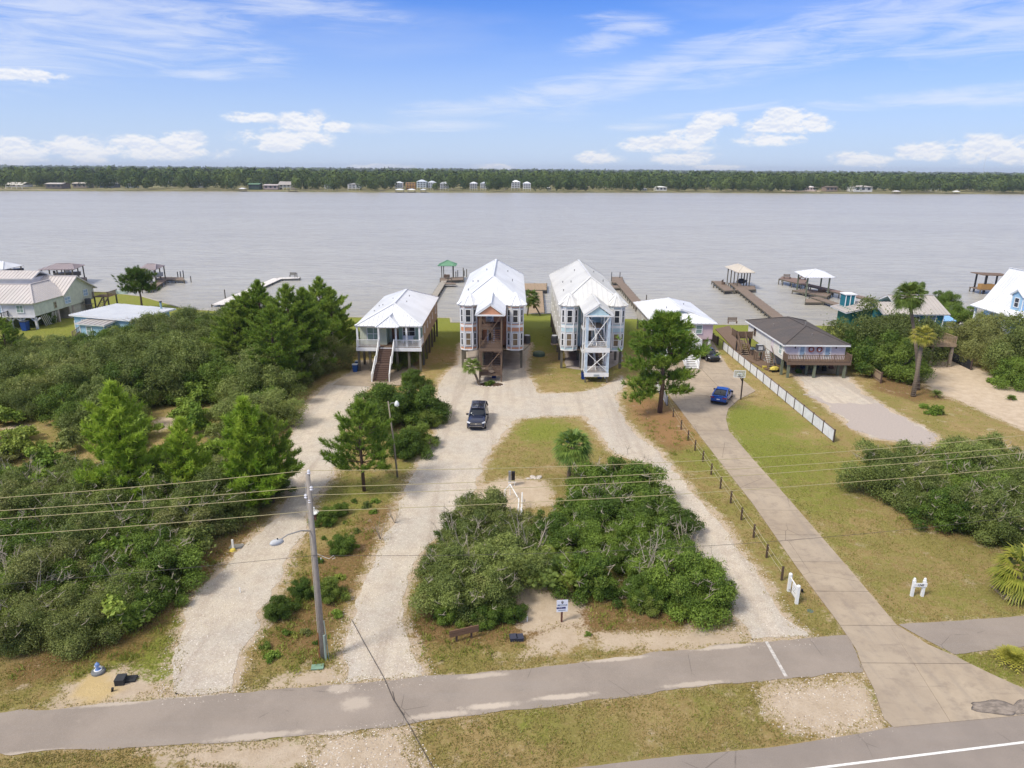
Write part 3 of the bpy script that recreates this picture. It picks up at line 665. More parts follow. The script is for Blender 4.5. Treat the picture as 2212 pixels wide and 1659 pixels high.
def needles(tips, dirs, n, L, wid, tints, seed=1, up=.4):
    r = np.random.default_rng(seed); m_ = len(tips)
    T = np.repeat(tips, n, 0); D = np.repeat(dirs, n, 0); d = r.normal(size=(m_*n, 3))*.75+D*.9; d[:, 2] += up; d /= np.linalg.norm(d, axis=1)[:, None]
    T = T+D*r.uniform(-.35, .1, (m_*n, 1)); a = np.cross(d, r.normal(size=d.shape)); a /= np.linalg.norm(a, axis=1)[:, None]
    l = L*r.uniform(.6, 1.15, (m_*n, 1)); V = np.stack([T-a*wid, T+a*wid, T+d*l+a*wid*.3, T+d*l-a*wid*.3], 1).reshape(-1, 3)
    tt = np.clip(np.repeat(tints, n)+r.uniform(-.25, .3, m_*n), 0, 1)
    return V, np.arange(4*m_*n).reshape(-1, 4), np.repeat(tt, 4)
def pine_young(seed, H_, R_, mat, whorls=15, lobed=0., n=26, dens=1., top=.0, start=.10, tip=.25, bot=1.):
    r = random.Random(seed); tips = []; dirs = []; tn = []; mb = MB()
    mb.tube([(0, 0, -.2), (r.uniform(-.1, .1), r.uniform(-.1, .1), H_*.5), (0, 0, H_*.97)], [.03*H_*.55+.03, .012*H_+.03, .02], 7)
    for i in range(whorls):
        f = i/(whorls-1); z = H_*(start+(.96-start)*f); L = R_*((1-f)**.75*(1-top)+top*(1-f*f))*r.uniform(.66, 1.2)+.18
        nb = max(4, int((8-3*f)*dens))
        for j in range(nb):
            a = 2*math.pi*(j/nb)+r.uniform(-.4, .4)+i*1.1; d_ = Vector((math.cos(a), math.sin(a), .25+.45*f+r.uniform(-.1, .15))); ll = L*r.uniform(.65, 1.1)
            e = Vector((0, 0, z))+d_*ll; mb.tube([(0, 0, z), tuple(e)], [.035*(1-f)+.012, .01], 4)
            steps = max(2, int(ll/.30))
            for q in range(steps):
                t = (q+1)/steps
                if t < tip: continue
                for s_ in range(3 if t < .95 else 3):
                    side = Vector((-d_.y, d_.x, 0))*r.uniform(-.55, .55)*(1.15-t)*ll*.8
                    tips.append(tuple(Vector((0, 0, z))+d_*ll*t+side+Vector((0, 0, r.uniform(-.05, .22))))); dd = (d_*.8+Vector((0, 0, .75))+side*.3).normalized(); dirs.append(tuple(dd)); tn.append(r.uniform(.1, .8)*.6+.3*f)
    for q in range(6): tips.append((r.uniform(-.1, .1), r.uniform(-.1, .1), H_+r.uniform(-.3, .05))); dirs.append((0, 0, 1)); tn.append(.8)
    V, F, T = needles(np.array(tips), np.array(dirs), n, .34, .026, np.array(tn), seed)
    return npmesh('pine_crown', V, F, mat, {'tint': ('POINT', T)}), mb.mesh('pine_trunk', BARKP, True)
def pine_old(seed, H_, mat, limbs, trunk_r=.24, n=30, tuft=.42):
    """limbs: (z, azimuth, length, rise, clump radius)"""
    r = random.Random(seed); tips = []; dirs = []; tn = []; mb = MB()
    mb.tube([(0, 0, -.2), (.1, 0, H_*.3), (-.05, .05, H_*.65), (-.25, 0, H_*.95)], [trunk_r, trunk_r*.8, trunk_r*.5, .04], 9)
    for (z, a, L, rise, cr_) in limbs:
        a = R(a); d_ = Vector((math.cos(a), math.sin(a), 0)); p0 = Vector((0, 0, z)); e = p0+d_*L+Vector((0, 0, rise)); m_ = p0+d_*L*.5+Vector((0, 0, rise*.25+r.uniform(-.1, .2)))
        mb.tube([p0, m_, e], [.09, .06, .025], 5)
        for q in range(int(26+cr_*46)):
            t = r.uniform(.35, 1.1); c = (p0+(m_-p0)*2*t) if t < .5 else m_+(e-m_)*(t-.5)*2
            o = Vector((r.gauss(0, 1), r.gauss(0, 1), r.gauss(.2, .55)))*cr_*.46
            tp = c+o; tips.append(tuple(tp)); dirs.append(tuple((o.normalized()*.5+Vector((0, 0, .7))+d_*.4).normalized())); tn.append(r.uniform(.1, .9)*.8)
            if q % 3 == 0: mb.tube([c, tp], [.018, .006], 3)
    V, F, T = needles(np.array(tips), np.array(dirs), n, tuft, .032, np.array(tn), seed, up=.25)
    return npmesh('pine_crown', V, F, mat, {'tint': ('POINT', T)}), mb.mesh('pine_trunk', BARKP, True)
def pine(x, y, data, sc, rz, label, group=None, sz=1.):
    t = thing('pine_tree', label, 'pine tree', (x, y, 0), rz, group); inst('crown', data[0], t, scale=(sc, sc, sc*sz)); inst('trunk', data[1], t, scale=(sc, sc, sc*sz)); return t

def fan(P0, d, L, n, seed, wid=.06, droop=.25, spread=1.25):
    """leaflets of one fan frond"""
    r = random.Random(seed); V = []; F = []; T = []; d = Vector(d).normalized(); side = d.cross(Vector((0, 0, 1)))
    side = side.normalized() if side.length > .01 else Vector((1, 0, 0)); upv = side.cross(d).normalized(); P0 = Vector(P0)
    for i in range(n):
        a = (i/(n-1)-.5)*2*spread; q = (d*math.cos(a)+side*math.sin(a)).normalized(); l = L*(1-.22*abs(a)/spread)*r.uniform(.85, 1.05)
        m_ = P0+q*l*.55+upv*.05*L; e = P0+q*l+Vector((0, 0, -droop*L*r.uniform(.6, 1.3))); wv = q.cross(upv).normalized()*wid*.5
        b = len(V); V += [P0, m_-wv, m_+wv, e]; F += [(b, b+1, b+3, b+2)]; T += [r.uniform(0, 1)]*4
    return V, F, T
def palm_mesh(seed, nf, L, mat, trunkpts, trunk_r, dead=6, elev=(-.5, 1.2), wid=.07, droop=.28, pet=.6):
    r = random.Random(seed); V = []; F = []; T = []; top = Vector(trunkpts[-1]); st = MB()
    for i in range(nf):
        a = i*2.399+r.uniform(-.2, .2); e = elev[1]-(elev[1]-elev[0])*(i/nf)**.8; d_ = Vector((math.cos(a)*math.cos(e), math.sin(a)*math.cos(e), math.sin(e)))
        P0 = top+d_*L*pet; st.tube([top, P0], [.025, .015], 3)
        v, f, t = fan(P0, d_, L*.85, 17, seed*100+i, wid*L, droop); b = len(V); V += [tuple(q) for q in v]; F += [tuple(j+b for j in g_) for g_ in f]; T += t
    cr_ = npmesh('palm_fronds', np.array(V), np.array(F), mat, {'tint': ('POINT', np.array(T))})
    dm = MB()
    for i in range(dead):
        a = r.uniform(0, 6.28); d_ = Vector((math.cos(a)*.35, math.sin(a)*.35, -.95)); v, f, t = fan(top+Vector((math.cos(a)*.2, math.sin(a)*.2, -.25)), d_, L*.75, 9, seed+i, wid*L, .05, .5); dm.add(v, f)
    tm = MB().tube(trunkpts, trunk_r, 10)
    for i in range(1, 26):                                  # leaf-scar rings
        t = i/26; q = t*(len(trunkpts)-1); j = min(int(q), len(trunkpts)-2); c = Vector(trunkpts[j]).lerp(Vector(trunkpts[j+1]), q-j); rr = trunk_r[j]+(trunk_r[j+1]-trunk_r[j])*(q-j)
        tm.tube([c, c+Vector((0, 0, .05))], [rr*1.10, rr*1.04], 10)
    return cr_, st.mesh('petioles', mat), dm.mesh('dead_fronds', DEADF) if dead else None, tm.mesh('palm_trunk', wood('palm_bark', (134,120,104), .3, 3, 2), True)
def palm(x, y, data, label, rz=0., sc=1., group=None, z=0):
    t = thing('palm_tree', label, 'palm tree', (x, y, z), rz, group); s = (sc,)*3
    inst('fronds', data[0], t, scale=s); inst('petioles', data[1], t, scale=s); inst('trunk', data[3], t, scale=s)
    if data[2]: inst('dead_fronds', data[2], t, scale=s)
    return t
def sago_mesh(seed, nf, L, mat):
    r = random.Random(seed); V = []; F = []; T = []
    for i in range(nf):
        a = i*2.399; e = 1.25-1.1*(i/nf); d_ = Vector((math.cos(a)*math.cos(e), math.sin(a)*math.cos(e), math.sin(e))); side = d_.cross(Vector((0, 0, 1))).normalized()
        pts = [Vector((0, 0, .35))+d_*L*t+Vector((0, 0, -.5*L*t*t)) for t in np.linspace(0, 1, 9)]
        for j in range(1, 9):
            for s_ in (-1, 1):
                w_ = .22*L*math.sin(math.pi*min(1, j/9+.12))*s_; q = pts[j]; b = len(V)
                V += [tuple(pts[j-1]), tuple(pts[j-1].lerp(q, .6)), tuple(q+side*w_+d_*.06*L), tuple(q+side*w_*.9+d_*.02*L)]; F += [(b, b+1, b+2, b+3)]; T += [r.uniform(.2, 1)]*4
    return npmesh('fronds', np.array(V), np.array(F), mat, {'tint': ('POINT', np.array(T))})
SAGO = sago_mesh(5, 64, 1.15, PALMY); SAGOG = sago_mesh(6, 30, 1.1, leafmat('sago_green', (44,74,26), (120,140,60), .15))
def sago(x, y, data, sc, label, group=None):
    t = thing('sago_palm', label, 'cycad', (x, y, 0), random.uniform(0, 6), group); inst('fronds', data, t, scale=(sc,)*3)
    MB().tube([(0, 0, -.1), (0, 0, .36*sc)], [.18*sc, .15*sc], 9).build('trunk', DEADF, t); return t
PALMS_ = leafmat('palmetto_green', (70,98,32), (140,162,66), .25, warm=(150,152,66))
def palmetto_mesh(seed, n, rad):
    r = random.Random(seed); V = []; F = []; T = []
    for i in range(n):
        c = Vector((r.gauss(0, rad*.45), r.gauss(0, rad*.45), r.uniform(.1, .7))); a = r.uniform(0, 6.28); d_ = Vector((math.cos(a)*.7, math.sin(a)*.7, r.uniform(.4, 1.1)))
        v, f, t = fan(c, d_, r.uniform(.3, .5), 12, seed*77+i, .034, .15, 1.25); b = len(V); V += [tuple(q) for q in v]; F += [tuple(j+b for j in g_) for g_ in f]; T += t
    return npmesh('palmetto', np.array(V), np.array(F), PALMS_ if seed % 2 else PALMG, {'tint': ('POINT', np.array(T))})
PMTO = [palmetto_mesh(1, 130, 1.2), palmetto_mesh(3, 110, 1.0), palmetto_mesh(2, 120, 1.1)]

# ---- placed one by one.  at(): base of the tree read on the survey
def at(px, py): return G(px, py)
# central thicket in front of the orange and blue houses
def region(poly, n, seed, mind):
    r = random.Random(seed); P_ = []; xs_ = [q[0] for q in poly]; ys_ = [q[1] for q in poly]; t = 0
    while len(P_) < n and t < 20000:
        t += 1; x, y = r.uniform(min(xs_), max(xs_)), r.uniform(min(ys_), max(ys_))
        if sdf(np.array([[x, y]]), poly)[0] > 0: continue
        if any(math.hypot(x-a, y-b) < mind for a, b in P_): continue
        P_.append((x, y))
    return P_
rr = random.Random(4)
ISL1 = [(-4.2, 35.6), (-.6, 34.9), (.6, 35.6), (.2, 39), (-.5, 43.5), (-3.2, 44.8), (-4.3, 40)]
ISL2 = [(.5, 39), (5, 37.4), (7.6, 35.9), (11.4, 36.2), (12.6, 38.5), (11.6, 43.5), (9.4, 50.0), (6.6, 50.2), (4.6, 45), (1.8, 43.2), (0, 43)]
i = 0
for poly, nn_, lab, sd_ in ((ISL1, 11, 'grey green scrub oak behind the wooden board', 3), (ISL2, 26, 'dark green scrub oak behind the small white sign', 8)):
    for (x, y) in region(poly, nn_, sd_, 1.35):
        i += 1; sc = rr.uniform(.66, 1.0); v = rr.choice((0, 2, 4) if poly is ISL1 else (1, 3, 5, 1, 5, 5))
        if y > 43 and x > 5: sc *= 1.22
        lab2 = lab+', '+('nearest the footpath' if y < 38 else 'in the middle' if y < 42.5 else 'on the far side')+(', right end' if x > 8.5 else '')
        oak(x, y, v, sc, rr.uniform(0, 6.3), lab2, 'scrub oaks: '+lab2, sz=rr.uniform(.82, 1.05))
for x, y, v, s_ in [(-3.6, 34.5, 3, .55), (-1.5, 34.3, 3, .55), (.1, 34.7, 3, .5), (12.2, 36.2, 3, .8), (10.4, 35.7, 3, .75), (8.2, 35.6, 3, .6), (-4.0, 42.5, 3, .8)]:
    oak(x, y, v, s_, rr.uniform(0, 6), 'low bushy oak at the edge of the thicket between the gravel lanes', 'low oaks round the edge of the middle thicket', tw=False)
for (px, py) in [(1165, 1180), (1200, 1160), (1230, 1200), (1150, 1220), (1180, 1240), (1100, 1220), (1190, 1205), (1225, 1240)]:
    g = G(px, py, 1.6); o = inst('palmetto', PMTO[rr.randrange(3)], None, (g[0], g[1], .9), (0, 0, rr.uniform(0, 6)), (1.0,)*3)
    o.scale = (.75,)*3; tag(o, 'bright green palmetto clump in the hollow of the middle thicket', 'palmetto', 'palmettos in the hollow of the middle thicket')
# thicket on the left
LT = PG((-60,1455),(40,1425),(150,1395),(260,1370),(330,1300),(400,1235),(470,1170),(560,1110),(605,1060),(600,1000),(615,930),(640,895),(610,860),(760,760),(790,700),(600,700),(420,690),(250,760),(100,830),(-60,800))
LT = [(-29, 33.5), (-26.5, 33.8), (-23.5, 34.6), (-21.5, 36.3), (-20.6, 39.4), (-19.6, 43), (-17.6, 46.8), (-17.2, 51), (-19.5, 56), (-21.2, 62), (-22.2, 68), (-24, 76), (-24.8, 84), (-27, 92), (-34, 100), (-42, 104), (-50, 101), (-57, 97), (-64, 91), (-76, 84), (-72, 70), (-58, 54), (-42, 38)]
# taller and denser at the back, low and open near the footpath
rr = random.Random(21)
CLEAR = [(G(385, 905), 5.6), (G(400, 950), 4.2), (G(40, 935), 5.2), (G(140, 980), 3.6), (G(504, 1180), 2.9), (G(470, 1215), 2.4), (G(300, 1000), 2.6), (G(110, 960), 3.6), (G(500, 900), 2.4), (G(210, 1050), 2.4), (G(60, 1030), 2.2), (G(450, 960), 2.2)]
LTN = [(-29.5, 31.6), (-26, 31.6), (-23.2, 32.2), (-20.9, 34.2), (-20.9, 38), (-21.2, 42), (-20.4, 46.8), (-19.9, 51), (-40, 51)]
LTM = [(-19.4, 51), (-22, 56), (-24.2, 62), (-25.4, 68), (-27, 74), (-62, 74), (-58, 54), (-40, 51)]
LTB = [(-27, 74), (-27.2, 84), (-28.6, 92), (-34, 100), (-42, 104), (-50, 101), (-57, 97), (-64, 91), (-76, 84), (-72, 74)]
LTP = region(LTN, 95, 5, 1.75)+region(LTM, 100, 6, 2.55)+region(LTB, 105, 7, 2.7)
ZONES = [((50,1380),'near the footpath at the lower left corner'), ((250,1330),'around the blue hydrant and dark boxes'), ((380,1200),'by the palmetto edge of the gravel lane'), ((60,1200),'at the left picture edge below the wires'),
         ((300,1120),'at the foot of the tall conical pine'), ((540,1080),'round the light green pine at the lane bend'), ((60,1010),'in the low grey scrub at the left picture edge'), ((380,960),'round the sandy clearing'), ((600,880),'along the upper gravel lane'),
         ((100,860),'in the dark mass at the left edge'), ((330,830),'in the dark mass below the pale blue house'), ((240,745),'just in front of the pale blue house'), ((520,800),'at the foot of the pine group before the bay'), ((420,740),'right of the pale blue house')]
ZP = [(G(*z[0]), z[1]) for z in ZONES]
for (x, y) in LTP:
    if any(math.hypot(x-c[0], y-c[1]) < r_ for c, r_ in CLEAR): continue
    szz = rr.uniform(.85, 1.1)
    if y < 36: s_ = rr.uniform(.62, .82)
    elif y < 50: s_ = rr.uniform(.75, 1.05)
    elif y < 64: s_ = rr.uniform(.6, .85); szz = rr.uniform(.5, .72)
    elif y < 72: s_ = rr.uniform(.95, 1.3)
    else: s_ = rr.uniform(1.15, 1.5)
    if x < -52: s_ *= .85
    zn = min(ZP, key=lambda z: math.hypot(x-z[0][0], y-z[0][1]))[1]
    oak(x, y, rr.randrange(6), s_, rr.uniform(0, 6.3), 'scrub oak of the left thicket '+zn, 'scrub oaks of the left thicket '+zn, sz=szz, tw=y < 60)
for (px, py, s_) in [(560,760,1.35),(470,740,1.3),(400,730,1.25),(330,740,1.2),(690,800,1.25),(640,830,1.2),(560,840,1.2),(720,760,1.2),(500,820,1.2)]:
    x, y = at(px, py); oak(x, y, rr.choice((2, 4, 0)), s_, rr.uniform(0, 6), 'tall oak at the back of the left thicket towards the bay', 'tall oaks at the back of the left thicket')
for (px, py) in [(800, 860)]: pass
rr = random.Random(77)
for (px, py, v, s_, lab) in [(870,790,1,.95,'round green oak at the corner of the white house with the wide front stair'), (845,905,5,1.05,'spreading oak between the two gravel lanes below the white house'),
        (915,905,1,.95,'leaning oak reaching over the edge of the middle gravel lane'), (820,930,1,.8,'dark oak just left of the slim lamp pole'), (905,965,1,.62,'low dark oak on the verge right of the slim lamp pole'), (880,985,3,.8,'small bushy oak beside the foot of the slim lamp pole'),
        (895,835,3,.7,'small dark oak below the round oak by the white house'), (930,920,3,.6,'small oak beside the blue bin on the lane verge'),
        (650,1290,3,.36,'low green oak bush left of the utility pole'), (605,1330,3,.4,'yellowish bush at the right edge of the left lane'), (712,1292,3,.42,'low oak behind the utility pole'),
        (740,1190,3,.42,'small sapling oak on the verge between the lanes'), (703,1130,3,.4,'tiny oak next to the pole on the verge'), (735,1110,3,.3,'tiny sapling oak among the grass between the lanes'),
        (90,700,3,.95,'round dark bush beside the arches of the cream house'), (1975,770,2,1.0,'dark oak standing by the wooden fence on the right'), (1900,790,2,1.15,'large dark oak in front of the teal house'),
        (1860,745,4,1.15,'big dark oak left of the teal house'), (1935,815,1,.9,'low hanging oak at the end of the wooden fence'), (1875,800,1,1.0,'oak by the corner of the dark roofed house'), (2040,760,3,1.1,'oak in front of the teal house deck'),
        (2105,765,4,1.0,'oak right of the teal house over the sandy drive'), (2160,800,2,.95,'oak at the right edge above the sandy drive'), (2215,815,4,1.2,'oak cut by the right picture edge beside the blue house'), (2130,725,2,1.2,'tall oak in front of the pale blue house'),
        (2200,740,0,1.25,'oak before the porch of the pale blue house'), (2070,700,5,1.25,'oak between the teal house and the pale blue house'), (2250,770,5,1.2,'oak at the far right by the blue house'), (1975,640,1,1.1,'oak rising behind the roof of the teal house'), (2035,665,5,1.2,'oak on the bay side of the teal house'), (2190,835,3,1.0,'bushy oak at the right edge over the sand')]:
    x, y = at(px, py); big = x > 38; oak(x, y, v, s_*((.85 if y > 98 else 1.75 if x < 52 else 1.4) if big else 1.3), rr.uniform(0, 6), lab, tw=False, sz=1.12 if big else 1.)
# thicket on the right
RT = [(28.2, 50.6), (27.6, 47.5), (29.4, 44.4), (32, 42.4), (34.5, 41.0), (38.5, 41), (42, 46), (40, 51.5), (34, 51.8)]
RT = [(30.2, 51.5), (29.9, 48.6), (31.2, 46.0), (33.4, 43.4), (35.8, 41.8), (42.5, 41.4), (48, 50), (44, 54.5), (33.5, 54)]
RL = lambda x, y: 'green oak of the right edge thicket, '+('nearest the low yellow palm' if y < 45 else 'its left tip towards the fence' if x < 33.5 else 'on its far side towards the sandy drive' if y > 50 else 'in its middle')
for (x, y) in region(RT, 34, 9, 1.75):
    oak(x, y, rr.choice((0, 4, 5, 1, 2)), rr.uniform(.85, 1.12), rr.uniform(0, 6), RL(x, y), RL(x, y))
for i, (px, py) in enumerate([(765,1085),(790,1095),(745,1130),(812,1085),(700,1165),(770,1150),(690,1215),(735,1250),(620,1370),(660,1370),(690,1390),(730,1330),(575,1400)]):
    x, y = at(px, py); shrub(x, y, (1, 3, 1, 0)[i % 4], rr.uniform(.25, .5), 'low weedy tuft bush on the brown verge between the two gravel lanes', 'weedy tufts on the verge between the lanes')
for (px, py, v, s_, lab) in [(2020,895,2,.85,'bright green bush pair between the grey drive and the sand'), (1995,880,0,.7,'yellow green bush beside the grey gravel drive'), (2150,830,2,.95,'light green rounded bush on the sand under the right oaks'), (2185,862,0,.55,'small green bush on the sand at the right'),
        (1055,832,1,.95,'dark low bush in the stone ringed bed by the orange house stair'), (1062,828,0,.6,'yellow tipped bush in the bed by the orange house stair'), (590,1420,0,.55,'tuft like green bush at the right edge of the left lane'), (1270,1372,1,.3,'small dark weed on the sand before the middle thicket'),
        (805,1108,0,.42,'bright green weed on the verge between the lanes'), (770,1182,0,.32,'small green weed near the middle lane'), (1885,1000,3,.9,'low bush at the left end of the right thicket'), (1725,805,0,.6,'green plant by the stair of the dark roofed house'), (350,1040,2,.8,'bright green shrub in the open patch of the left thicket')]:
    x, y = at(px, py); shrub(x, y, v, s_, lab)
for i, (x, y) in enumerate(region(LTN, 24, 15, 3.0)+region(LTM, 40, 16, 3.6)):
    o = inst('bush', BUSHV[(0, 2, 2, 3)[i % 4]], None, (x, y, .5), (0, 0, rr.uniform(0, 6)), (1.5, 1.5, 1.5*rr.uniform(.8, 1.3))); tag(o, 'bright green bush '+min(ZP, key=lambda z: math.hypot(x-z[0][0], y-z[0][1]))[1], 'bush', 'bright bushes '+min(ZP, key=lambda z: math.hypot(x-z[0][0], y-z[0][1]))[1])
for i, (x, y) in enumerate(region(LTN, 14, 25, 2.6)+[(-2.6, 36.2), (1.0, 40.5), (8.4, 38.2), (11.4, 41), (-3.4, 40.8), (6.8, 46.2), (-9.2, 43.6), (-8.6, 46), (34, 45)]):
    v = OAKV[i % 6]; low = x > -12 and x < -8; s_ = (.35 if low else .82)*rr.uniform(.9, 1.15)
    t = thing('dead_shrub', 'pale leafless shrub skeleton '+('in the grass between the lanes' if low else 'poking out of the left thicket' if x < -12 else 'poking out of the green oaks right of the left lane'), 'dead shrub', (x, y, 0), rr.uniform(0, 6), 'leafless shrubs among the oaks')
    tag(inst('branches', DEADM[i % 3], t, scale=(s_, s_, s_*1.1)), kind='stuff'); tag(inst('bare_twigs', v[2], t, scale=(s_, s_, s_)), kind='stuff')
# saw palmettos along the left thicket
for (px, py) in [(395,1195),(380,1220),(350,1185),(410,1175),(330,1230),(300,1200),(270,1010),(240,1030),(200,1050),(180,1075),(540,860),(520,880),(430,820),(455,840),(360,1240),(560,860)]:
    x, y = at(px+rr.uniform(-5, 5), py); o = inst('palmetto', PMTO[rr.randrange(3)], None, (x, y, .35), (0, 0, rr.uniform(0, 6)), (1.25,)*3)
    tag(o, 'yellow green saw palmetto at the edge of the left thicket', 'palmetto', 'saw palmettos in and beside the left thicket')
# pines
YP = [pine_young(41, 7.6, 2.5, PINE, 17, n=26), pine_young(42, 5.6, 1.7, PINE, 12, n=24), pine_young(43, 7.6, 2.9, PINE2, 11, n=34, top=.4, start=.26, tip=.5, dens=.85), pine_young(44, 10.5, 3.9, PINE2, 16, n=30, top=.5, dens=1.2, start=.15, tip=.4)]
for (px, py, v, s_, rz, lab) in [(283,1092,0,1.28,0,'tall bright green conical pine in the open part of the left thicket'), (412,1085,1,1.2,2,'small bright pine between two larger pines in the left thicket'), (550,1100,0,1.16,4,'light green pine near the bend of the left gravel lane'),
        (787,1060,2,1.0,1,'loose green pine left of the slim lamp pole'), (590,1085,2,.95,3,'pine leaning towards the left gravel lane')]:
    x, y = at(px, py); pine(x, y, YP[v], s_, rz, lab)
for (px, py, v, s_, lab) in [(575,800,3,1.18,'tall dark pine in the pine group before the bay, leftmost'), (635,815,3,1.18,'tall pine in the middle of the pine group before the bay'), (545,805,3,1.05,'pine at the left foot of the pine group before the bay'), (700,765,3,1.1,'separate tall pine at the right end of the group before the bay'),
        (668,810,3,1.12,'pine at the right side of the pine group before the bay'), (600,850,3,1.05,'front pine of the pine group before the bay'), (722,770,3,.98,'shorter pine beside the tall right one before the bay'), (520,815,3,.98,'small dark pine left of the pine group before the bay'), (20,790,2,.9,'green pine at the left picture edge before the cream house')]:
    x, y = at(px, py); pine(x, y, YP[v], s_, rr.uniform(0, 6), lab, sz=.93)
BP = pine_old(61, 10.2, PINE2, [(2.3,205,3.3,-.2,.9),(2.6,-20,2.4,.1,.8),(3.2,200,3.4,.2,1.0),(3.4,150,1.6,.4,.9),(3.6,30,2.6,.2,.9),(3.9,-10,2.6,.3,.9),(4.4,80,1.4,.4,.8),(5.0,185,3.4,.4,1.2),(5.2,20,2.2,1.0,1.0),(5.6,250,1.8,.5,1.0),(6.0,170,2.6,.8,1.2),(6.3,-15,3.8,.5,1.1),(6.6,100,1.8,.6,1.1),(6.9,-5,2.4,.9,1.2),(7.2,200,2.6,.9,1.3),(7.6,60,1.6,.9,1.2),(7.9,300,1.5,.8,1.1),(8.3,5,1.9,.9,1.1),(8.6,190,1.8,.8,1.2),(9.0,100,.9,.8,1.0),(9.3,330,1.0,.8,.9),(9.5,210,.9,.8,.9)], .27)
x, y = at(1425, 891); pine(x, y, BP, 1.04, 0, 'tall open crowned pine beside the concrete driveway and the blue house')
BP2 = pine_old(62, 7.2, leafmat('pine_dark', (60,92,36), (132,154,70), .2), [(3.4,180,2.8,.4,1.3),(3.6,0,2.6,.5,1.2),(4.0,90,1.8,.6,1.2),(4.3,270,1.8,.6,1.2),(4.9,210,2.2,.9,1.4),(5.1,20,2.0,1.0,1.4),(5.6,140,1.4,1.0,1.3),(5.8,320,1.4,1.0,1.3),(6.2,200,.8,.8,1.1),(6.3,0,.7,.8,1.1)], .2)
x, y = at(307, 668); pine(x, y, BP2, 1.0, 0, 'umbrella shaped pine on the lawn at the shore left')
# palms
x, y = at(1228, 1034); palm(x, y, palm_mesh(71, 52, 1.45, leafmat('sabal', (62,98,38), (158,178,86), .2, warm=(150,140,60)), [(0,0,-.1),(.12,0,1.4),(.28,0,2.9)], [.17,.16,.21], 5, elev=(-.9,1.3)), 'round headed cabbage palm on the grass island between the gravel lanes')
x, y = at(1037, 833); palm(x, y, palm_mesh(72, 26, 1.05, PALMG, [(0,0,-.1),(-.5,.1,1.2),(-1.0,.2,2.3)], [.15,.13,.17], 8, elev=(-.5,1.2)), 'leaning palm beside the brown stair tower of the orange house')
PB = palm_mesh(73, 26, 1.5, PALMG, [(0,0,-.1),(.2,0,1.6),(.6,0,3.2)], [.15,.13,.15], 7); PB2 = palm_mesh(74, 22, 1.3, PALMG, [(0,0,-.1),(-.8,0,1.3),(-1.5,0,2.3)], [.14,.13,.15], 5)
x, y = at(1139, 681); palm(x, y, PB, 'taller palm on the shore lawn between the orange and blue houses')
x, y = at(1168, 681); palm(x, y, PB2, 'leaning palm next to the pier between the two tall houses')
PC = palm_mesh(75, 52, 1.6, PALMG, [(0,0,-.1),(-.8,0,4),(-1.9,.2,8),(-2.9,.3,11.3)], [.26,.2,.17,.2], 22, elev=(-.9,1.3)); x, y = at(1983, 842); palm(x, y, PC, 'tallest fan palm rising over the roof of the teal house')
PD = palm_mesh(76, 30, 1.2, PALMY, [(0,0,-.1),(.0,0,3),(-.1,.1,7.2)], [.28,.22,.2], 3, elev=(-.6,1.3)); x, y = at(1972, 856); palm(x, y, PD, 'shorter yellow green fan palm in front of the teal house')
PE = palm_mesh(77, 34, 1.35, PALMY, [(0,0,-.1),(.1,0,.6),(.25,0,1.5)], [.22,.24,.22], 12, elev=(-.8,1.3)); x, y = at(2190, 1290); palm(x, y, PE, 'low yellow green palm cut by the right picture edge', sc=1.15)
for (px, py, d_, s_, lab) in [(2184,1434,SAGO,1.0,'yellow green sago palm by the footpath at the right edge'), (2022,858,SAGOG,1.0,'sago palm beside the sandy driveway'), (1972,832,SAGOG,.95,'dark sago palm between the two palm trunks'), (2183,864,SAGOG,.7,'small sago palm on the sand at the right')]:
    x, y = at(px, py); sago(x, y, d_, s_, lab)

# ---- grass, weeds and litter standing on the ground
def tufts(name, n, region_f, h, wid, mat, seed, tint=(0, 1)):
    r = np.random.default_rng(seed); P_ = region_f(r, n); m_ = len(P_)
    a = r.uniform(0, 6.283, m_); lean = r.normal(size=(m_, 2))*.5; hh = h*r.uniform(.4, 1.4, m_)
    b = np.stack([np.cos(a), np.sin(a), a*0], 1)*(wid*r.uniform(.6, 1.4, m_))[:, None]; T = P_+np.stack([lean[:, 0]*hh, lean[:, 1]*hh, hh], 1)
    V = np.stack([P_-b, P_+b, T], 1).reshape(-1, 3); tt = np.repeat(r.uniform(tint[0], tint[1], m_), 3)
    o = link(bpy.data.objects.new(name, npmesh(name, V, np.arange(3*m_).reshape(-1, 3), mat, {'tint': ('POINT', tt)}))); return tag(o, kind='stuff')
def grassy(ymax, power=1., keepmin=.25):
    def f(r, n):
        # denser near the camera, where blades can be seen
        y = 22+(ymax-22)*r.uniform(0, 1, n)**power; x = r.uniform(-1, 1, n)*(y*.78+4)
        s_, l_, h_ = groundfields(x, y); nz = fbm(x, y, 1.8, 31, 4); nz2 = fbm(x, y, .5, 33, 3)
        ok = (s_ + nz*1.0 < -.25) & (nz2 > -.35) & (h_ < -.12) & (sdf(np.stack([x, y], 1), rd) > .1) & (sdf(np.stack([x, y], 1), PAD_C) > .1)
        x, y = x[ok], y[ok]; return np.stack([x, y, fbm(x, y, 2.2, 5)*.05*0-.01], 1)
    return f
GR = leafmat('grass_blades', (128,118,62), (204,184,128), .35, warm=(210,188,140))
tufts('dry_grass', 330000, grassy(62, 1.25), .085, .022, GR, 1)
GR2 = leafmat('green_blades', (112,124,50), (172,172,84), .35, warm=(176,160,96))
tufts('green_grass', 110000, grassy(112, 1.), .09, .035, GR2, 2)
